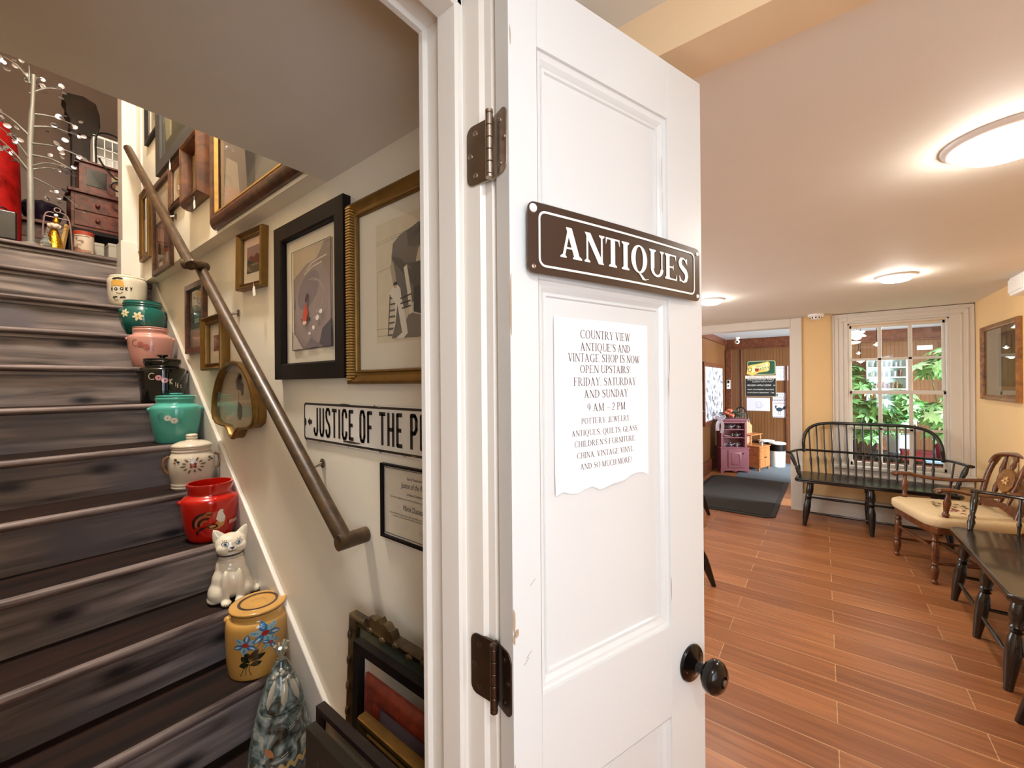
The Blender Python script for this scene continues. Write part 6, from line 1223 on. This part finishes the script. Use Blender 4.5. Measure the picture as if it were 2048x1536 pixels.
t = thing('red_book_stack', 'dark red box on the plant table at the lower right pane', 'box', loc=(.80, 6.13, .537)); q = MB(); q.box((-.12, -.07, 0), (.12, .07, .10)); obj('carton', q, mat('dark_red_card', '7c2430', .6), t, bevel=.003); q = MB(); q.box((-.125, -.075, .085), (.125, .075, .11)); obj('lid', q, mat('dark_red_card', '7c2430', .6), t, bevel=.003)
t = thing('blue_tray', 'shallow pale blue tray leaning on the red box', 'tray', loc=(.95, 6.02, .547), rz=.1); q = MB(); q.prism(rrect(.20, .07, .02), -.008, 0); obj('base', q, mat('pale_blue_plastic', '8ab8e8', .3), t); q = MB(); ring(q, -.10, -.035, .10, .035, [(0, -.008), (-.004, .014), (0, .016), (.006, .0)]); obj('rim', q, mat('pale_blue_plastic', '8ab8e8', .3), t, recalc=False)
sh = thing('white_wall_shelf', 'white open wall shelf full of glassware on the far panelled wall', 'shelf', T=TF((.755, YB, .92), (1, 0, 0)))
q = MB(); q.box((-.225, 0, 0), (.225, .80, .012)); obj('back_panel', q, mat('pale_teal_panel', 'b4cfcb', .5), sh)
for x in (-.225, .21): q = MB(); q.box((x, 0, .0), (x+.015, .80, .13)); obj('side', q, M_WHITE, sh)
SHZ = [0.0, .17, .345, .52, .665]
for z_ in SHZ: q = MB(); q.box((-.21, z_, .012), (.21, z_+.016, .13)); obj('shelf_board', q, M_WHITE, sh)
def tint_glass(n_, c): 
    m_, n, b = nt(n_); b.inputs['Base Color'].default_value = lin(c); b.inputs['Roughness'].default_value = .08; b.inputs['Transmission Weight'].default_value = .75; MATS[n_] = m_; return m_
GC = {'clear': tint_glass('clear_ware', 'd8e4e0'), 'amber': tint_glass('amber_ware', 'a07828'), 'ruby': tint_glass('ruby_ware', 'b01418'), 'rust': tint_glass('rust_ware', '8a4426'), 'teal': tint_glass('teal_ware', '3a9a86'), 'rose': tint_glass('rose_ware', 'd08a80'), 'olive': tint_glass('olive_ware', '7a7430')}
SHN = ['lowest', 'fourth', 'third', 'second', 'top']
rows = {4: ['clear', 'olive', 'clear', 'clear', 'clear', 'clear', 'clear'], 3: ['clear', 'clear', 'clear', 'clear', 'clear', 'rust'], 2: ['teal', 'ruby', 'ruby', 'rose', 'rust', 'amber', 'amber', 'olive'], 1: ['amber', 'clear', 'olive', 'rust', 'rust'], 0: ['clear', 'teal', 'ruby']}
for k, lst in rows.items():
    for j, c in enumerate(lst):
        x = .755-.18+.36*(j+.5)/len(lst); h_ = .07+.03*((j*7+k) % 3)/2; r_ = min(.026, .15/len(lst)); nsame = lst.count(c)
        lab = f'{c} glass tumbler on the {SHN[k]} board of the white wall shelf'
        t = thing('glass_tumbler', lab, 'glass', loc=(x, YB-.07, .92+SHZ[k]+.016), group=f'{c} tumblers on the {SHN[k]} shelf board')
        q = MB(); q.lathe([(.001, 0), (r_*.8, 0), (r_*.85, h_*.1), (r_, h_), (r_*.88, h_), (r_*.74, h_*.12), (.001, h_*.11)], 16, caps=False); obj('vessel', q, GC[c], t)
for x, y, z, lab, r_ in ((.36, 7.0, 1.98, 'white cone shade pendant lamp in the top left window pane', .10), (.58, 7.3, 1.88, 'small white glowing pendant behind the left window bar', .04), (.40, 7.4, 1.78, 'tiny glowing pendant at the left edge of the top pane', .03), (.41, 7.2, 1.66, 'white clustered pendant lamp at the left of the second pane row', .045)):
    t = thing('pendant_lamp', lab, 'lamp', loc=(x, y, z)); q = MB(); q.lathe([(r_, 0), (r_*.9, r_*.15), (r_*.35, r_*.55), (r_*.2, r_*.9), (.001, r_*.92)], 24, caps=False); obj('shade', q, mat('milk_glass_shade', 'f2f4ee', .4), t, recalc=False); q = MB(); q.sphere((0, 0, r_*.1), r_*.55, 14); obj('bulb', q, mat('bulb_glow', 'fff6e6', .5, emit=7, ecol='fff4e0'), t); q = MB(); q.tube([(0, 0, r_*.9), (0, 0, 2.165-z)], .004, 6); obj('cord', q, M_DKMETAL, t)
# ------------------------------------------------------------------ upstairs landing
ZL = SZ(0)
cn_ = thing('coin_tree', 'silver wire tree hung with shiny discs on the landing edge', 'ornament tree', loc=(-3.80, .178, ZL))
M_SILV = mat('silver_bark', '8f8c84', .5, .3, noise=.2); M_DISC = mat('silver_disc', 'c0bcc8', .2, 1, noise=.05)
q = MB(); q.lathe([(.05, 0), (.05, .01), (.02, .02), (.001, .022)], 20, caps=False); obj('foot', q, M_SILV, cn_)
q = MB(); q.tube(bez([(0, 0, .01), (.004, 0, .3), (-.006, .0, .6), (.004, .012, .9), (.008, .016, 1.04)], 8), [.018]*4+[.016]*8+[.014]*10+[.010]*11, 10); obj('trunk', q, M_SILV, cn_, smooth=60)
rr = random.Random(31); dsc = []; 
brs = [(.98, .06, .10), (.98, -.05, .12), (1.0, -.10, .06), (.92, .13, .10), (.80, .20, .02), (.72, .18, .05), (.66, -.14, .12), (.62, .20, -.02), (.55, .17, -.04), (.52, -.12, .12), (.44, -.16, .14), (.42, .20, -.10), (.46, .16, .05), (.44, -.14, .16), (.48, .13, .03), (.98, .0, .12)]
for z0, y1, dz in brs:
    x1 = rr.uniform(-.08, .08); q = MB(); P_ = bez([(0, 0, z0), (x1*.5, y1*.5, z0+dz*.5+.02), (x1, y1, z0+dz)], 5); q.tube(P_, [.007, .006, .006, .005, .005, .004]+[.003]*5, 6); obj('branch', q, M_SILV, cn_, smooth=60)
    for k in range(8):
        p = P_[rr.randrange(5, len(P_))]+Vector((rr.uniform(-.04, .04), rr.uniform(-.05, .05), rr.uniform(-.05, .03))); dsc.append(p)
for p in dsc[:100]:
    q = MB(); r_ = rr.uniform(.010, .017); q.lathe([(.001, 0), (r_*.95, 0), (r_, .0012), (r_*.6, .002), (.001, .002)], 12, T=Matrix.Translation(p) @ Matrix.Rotation(rr.uniform(.6, 1.7), 4, (rr.uniform(-.3, .3), 1, rr.uniform(-.4, .4))), caps=False); obj('disc', q, M_DISC, cn_)
# red gown on a stand
rg = thing('red_gown', 'bright red sequinned gown on a dress form at the far left of the landing', 'gown', loc=(-4.13, -.045, ZL+.001))
q = MB(); q.lathe([(.001, .06), (.20, .06), (.20, .3), (.198, .5), (.195, .6), (.185, .70), (.15, .80), (.10, .86), (.05, .885), (.001, .89)], 36, caps=False, sx=.9); obj('gown', q, mat('red_sequins', 'b00a06', .55, noise=.5, nscale=18, bump=.6, bscale=60), rg, smooth=60)
q = MB(); q.lathe([(.16, 0), (.16, .02), (.03, .03), (.02, .06), (.001, .06)], 24, caps=False); obj('stand_base', q, M_BLACK, rg)
q = MB(); q.lathe([(.045, .88), (.04, .92), (.045, .95), (.03, .98), (.001, .985)], 18, caps=False); obj('neck_cap', q, M_BLACK, rg)
t = thing('black_case', 'black low case standing before the red gown on the landing', 'case', loc=(-3.795, .06, ZL+.001)); q = MB(); q.box((-.05, -.14, 0), (.05, .065, .17)); obj('body', q, M_BLACK, t, bevel=.01); q = MB(); q.tube(bez([(0, -.03, .17), (0, -.02, .19), (0, .02, .19), (0, .03, .17)], 4), .005, 6); obj('handle', q, M_DKMETAL, t)
# swing stand with a figure
sw_ = thing('wire_swing_stand', 'pale wire swing frame around the gilt figurine on the landing', 'ornament stand', loc=(-3.87, .292, ZL)); MW_ = mat('rose_wire', 'b79a92', .4, .4)
for pts in ([(0, -.065, 0), (0, -.055, .22), (0, -.015, .25)], [(0, .065, 0), (0, .050, .22), (0, .005, .26)]): q = MB(); q.tube(bez([Vector(p) for p in pts], 5), .0045, 6); obj('frame_wire', q, MW_, sw_, smooth=60)
q = MB(); q.tube([(0, -.055, .22), (0, .05, .22)], .003, 6); obj('cross_wire', q, MW_, sw_); q = MB(); q.tube([(.0, .014*math.cos(2*PI*k/12), .27+.014*math.sin(2*PI*k/12)) for k in range(13)], .003, 6); obj('hook_ring', q, MW_, sw_)
fg = thing('gilt_figurine', 'gold foil figurine with a fluffy white collar on the landing edge', 'figurine', loc=(-3.79, .272, ZL)); MG_ = mat('gold_foil', 'c99a2e', .22, 1, noise=.4, nscale=30, bump=1.0, bscale=70)
q = MB(); q.lathe([(.001, 0), (.042, 0), (.034, .05), (.024, .09), (.016, .12), (.001, .125)], 20, caps=False); obj('robe', q, MG_, fg, smooth=60); q = MB(); q.sphere((0, .008, .175), .016, 14); q.lathe([(.017, .17), (.012, .19), (.003, .205)], 14, T=Matrix.Translation((0, .008, .0))); obj('hooded_head', q, MG_, fg, smooth=60)
q = MB()
for k in range(12): a = 2*PI*k/12; q.sphere((.018*math.cos(a), .018*math.sin(a), .138+.006*(k % 2)), .014, 8)
obj('fur_collar', q, mat('white_fluff', 'd8c8b4', .95, bump=1, bscale=120), fg, smooth=60); q = MB(); q.sphere((0, .008, .212), .010, 10); obj('pompom', q, M_WHITE, fg)
cg = thing('glass_ornament', 'small cut glass ornament left of the gilt figurine', 'ornament', loc=(-3.752, .235, ZL)); q = MB(); q.lathe([(.001, 0), (.022, 0), (.026, .02), (.012, .04), (.018, .055), (.001, .07)], 10, caps=False); obj('body', q, GC['clear'], cg, smooth=0); q = MB(); q.sphere((0, 0, .075), .008, 8); obj('stopper', q, M_DISC, cg)
st_ = thing('leaning_picture', 'small picture with a pale wooden edge leaning on the landing', 'picture', T=TF((-3.90, .30, ZL), (.55, .8, 0), (-.25, .12, 1))); q = MB(); q.box((-.09, 0, -.01), (.0, .20, 0)); obj('panel', q, mat('grey_card', '7a6e62', .8), st_); q = MB(); q.box((0.0, 0, -.014), (.014, .215, .008)); obj('wooden_edge', q, mat('pale_pine_edge', 'c39a5c', .5), st_)
cnn = thing('tea_tin', 'round cream tin with a red lid and worn print on the landing edge', 'tin', loc=(-3.84, .405, ZL)); q = MB(); q.lathe([(.001, 0), (.047, 0), (.048, .004), (.047, .14), (.001, .14)], 28, 0, 'cbb9a4', caps=False); obj('body', q, SATIN, cnn); q = MB(); q.lathe([(.049, .128), (.049, .150), (.046, .153), (.001, .153)], 28, 0, '9c3a24', caps=False); obj('lid', q, SATIN, cnn)
wp = []
for k in range(14): wp.append((blob(rr.uniform(-.05, .05), rr.uniform(.02, .11), rr.uniform(.006, .02), rr.uniform(.004, .010), 8), rr.choice(['8a6a58', '7a7268', 'a08a78', '6a4a40'])))
wp += [(S(-.06, .005, .06, .03), 'a06a54')]+[(q_, '6a564a') for q_ in stroke([(-.05, .115), (.05, .118)], .004)]
obj('worn_print', wrap_paint([(.047, 0), (.047, .14)], wp, yaw=.9), SATIN, cnn)
# low stand, chest of drawers, box, lantern, iron bracket
ls = thing('low_stand', 'dark low stand carrying the small chest on the landing', 'stand', loc=(-4.12, .52, ZL)); q = MB(); q.box((-.14, -.18, .19), (.14, .115, .215)); obj('top', q, M_DKWOOD, ls)
for sx in (-.13, .11):
    for sy in (-.17, .09): q = MB(); q.box((sx, sy, 0), (sx+.02, sy+.02, .19)); obj('leg', q, M_DKWOOD, ls)
for x, y, lab in ((-3.98, .46, 'pale cardboard box under the low stand, left one'), (-3.925, .575, 'white card box under the low stand beside the post')):
    t = thing('card_box', lab, 'box', loc=(x, y, ZL)); q = MB(); q.box((-.06, -.05, 0), (.05, .05, .115)); obj('carton', q, mat('pale_card', 'b0a898', .8), t, bevel=.003); q = MB(); q.box((-.062, -.052, .105), (.052, .052, .125)); obj('lid', q, mat('pale_card', 'b0a898', .8), t, bevel=.002)
chx = thing('small_drawer_chest', 'small reddish wooden chest with two knobs on the low stand', 'chest', loc=(-4.10, .525, ZL+.215)); q = MB(); q.box((-.12, -.165, 0), (.12, .11, .24)); q.box((-.14, -.18, .24), (.14, .12, .262)); obj('case', q, M_MAHOG, chx, bevel=.003)
for k in range(2):
    q = MB(); q.box((.118, -.15, .02+k*.105), (.128, .10, .115+k*.105)); dr = obj('drawer', q, M_MAHOG, chx, bevel=.002); q = MB(); q.sphere((.137, -.04, .067+k*.105), .013, 12); obj('knob', q, M_MAHOG, dr)
bx = thing('wooden_cash_box', 'brown wooden box with a dark square opening on the small chest', 'box', loc=(-4.10, .53, ZL+.477)); q = MB(); q.box((-.1, -.13, 0), (.10, .105, .20)); q.box((-.115, -.145, .20), (.115, .11, .215)); obj('case', q, M_MAHOG, bx, bevel=.003); q = MB(); q.box((.098, -.095, .05), (.104, .005, .165)); obj('opening_panel', q, M_BLACK, bx); q = MB(); q.box((.099, .03, .12), (.103, .10, .16)); q.box((.099, .05, .02), (.103, .10, .10)); obj('paper_label', q, mat('aged_label', 'a8926c', .8), bx)
ib = thing('iron_bracket', 'black wrought iron hook bracket in front of the wooden box', 'bracket', loc=(-3.855, .56, ZL)); q = MB(); q.tube(bez([(0, .07, .58), (0, .0, .57), (0, -.06, .64), (0, -.08, .68)], 6), .006, 8); obj('upper_arm', q, M_BLACK, ib); q = MB(); q.tube(bez([(0, .07, .57), (0, -.01, .54), (0, -.02, .50), (0, .05, .48), (0, .07, .51)], 6), .006, 8); obj('scroll', q, M_BLACK, ib); q = MB(); q.tube([(0, .072, 0), (0, .072, .70)], .006, 8); obj('upright', q, M_BLACK, ib); q = MB(); q.box((-.02, .055, 0), (.02, .088, .012)); obj('base_plate', q, M_BLACK, ib)
ln = thing('white_lantern', 'white lantern house with barred window and black arched handle on the box', 'lantern', loc=(-4.08, .555, ZL+.692)); q = MB(); q.box((-.07, -.085, 0), (-.05, .065, .20)); q.box((-.07, -.085, 0), (.07, .065, .012)); q.box((-.07, -.085, .19), (.07, .065, .205)); q.box((-.07, -.085, 0), (.07, -.07, .2)); obj('housing', q, mat('lantern_white', 'e6e2da', .5), ln)  # plain white housing, no emission
q = MB()
for y_ in (-.03, .01, .05): q.box((.062, y_, .01), (.068, y_+.005, .195))
for z_ in (.06, .12): q.box((.062, -.08, z_), (.068, .065, z_+.005))
obj('window_bars', q, M_WHITE, ln); q = MB(); q.tube(bez([(.07, -.07, 0), (.07, -.07, .19), (.07, -.03, .235), (.07, .04, .235), (.07, .06, .19)], 6), .006, 8); obj('handle', q, M_BLACK, ln)
M_DKWALNUT = wood('old_dark_walnut', '1c0f08', '3a2012', (20, 20, 20), .5)
cv = thing('carved_post', 'tall dark carved wooden post behind the lantern reaching the ceiling edge', 'carved post', loc=(-4.78, .50, ZL)); cv.scale = (.8, .72, 1.17); q = MB(); q.box((-.07, -.09, 0), (.07, .075, 1.0)); obj('shaft', q, M_DKWALNUT, cv, bevel=.004); q = MB(); q.prism([(-.15, 1.25), (-.155, 1.20), (-.13, 1.17), (-.135, 1.12), (-.10, 1.08), (-.11, 1.02), (-.09, 1.0), (.075, 1.0), (.10, .98), (.12, 1.05), (.135, 1.10), (.13, 1.18), (.10, 1.25), (0, 1.27)], -.075, .075, T=Matrix(((0, 0, 1, 0), (1, 0, 0, 0), (0, 1, 0, 0), (0, 0, 0, 1)))); obj('carved_capital', q, M_DKWALNUT, cv, bevel=.006)
q = MB(); q.box((-.09, -.11, 0), (.09, .09, .16)); obj('plinth', q, M_DKWALNUT, cv, bevel=.006)
ch_ = thing('dark_bowl_stack', 'dark lidded bowl on a shadowy side table behind the coin tree', 'bowl', loc=(-4.44, .26, ZL+.301)); q = MB(); q.lathe([(.001, 0), (.05, 0), (.09, .05), (.11, .12), (.10, .12), (.001, .06)], 24, caps=False); obj('bowl', q, mat('plum_glaze', '2a2030', .2), ch_); q = MB(); q.lathe([(.112, .12), (.09, .15), (.03, .165), (.012, .18), (.001, .185)], 24, caps=False); obj('lid', q, mat('plum_glaze', '2a2030', .2), ch_)
tb2 = thing('side_table', 'dark side table behind the coin tree on the landing', 'table', loc=(-4.46, .24, ZL)); q = MB(); q.box((-.18, -.16, .275), (.18, .15, .30)); obj('tabletop', q, M_MAHOG, tb2, bevel=.004); q = MB(); q.box((.12, -.14, .18), (.14, .13, .275)); obj('apron', q, M_MAHOG, tb2)
for sx in (-.16, .14):
    for sy in (-.14, .12): q = MB(); q.box((sx, sy, 0), (sx+.022, sy+.022, .275)); obj('leg', q, M_MAHOG, tb2)
lp = thing('landing_ceiling_light', 'round ceiling light high above the landing, out of the picture', 'ceiling light', loc=(-2.0, .10, 4.45)); q = MB(); q.lathe([(.16, 0), (.16, -.02), (.10, -.06), (.001, -.075)], 32, caps=False); obj('lens', q, M_LENS, lp); q = MB(); q.lathe([(.17, 0), (.17, -.012), (.15, -.014)], 32, caps=False); obj('rim', q, M_WHITE, lp)
a = area('landing_light_glow', (0, 0, -.09), (0, 0, -1), .28, .28, 62, (1.0, .94, .86), 'DISK', 150); a.parent = lp
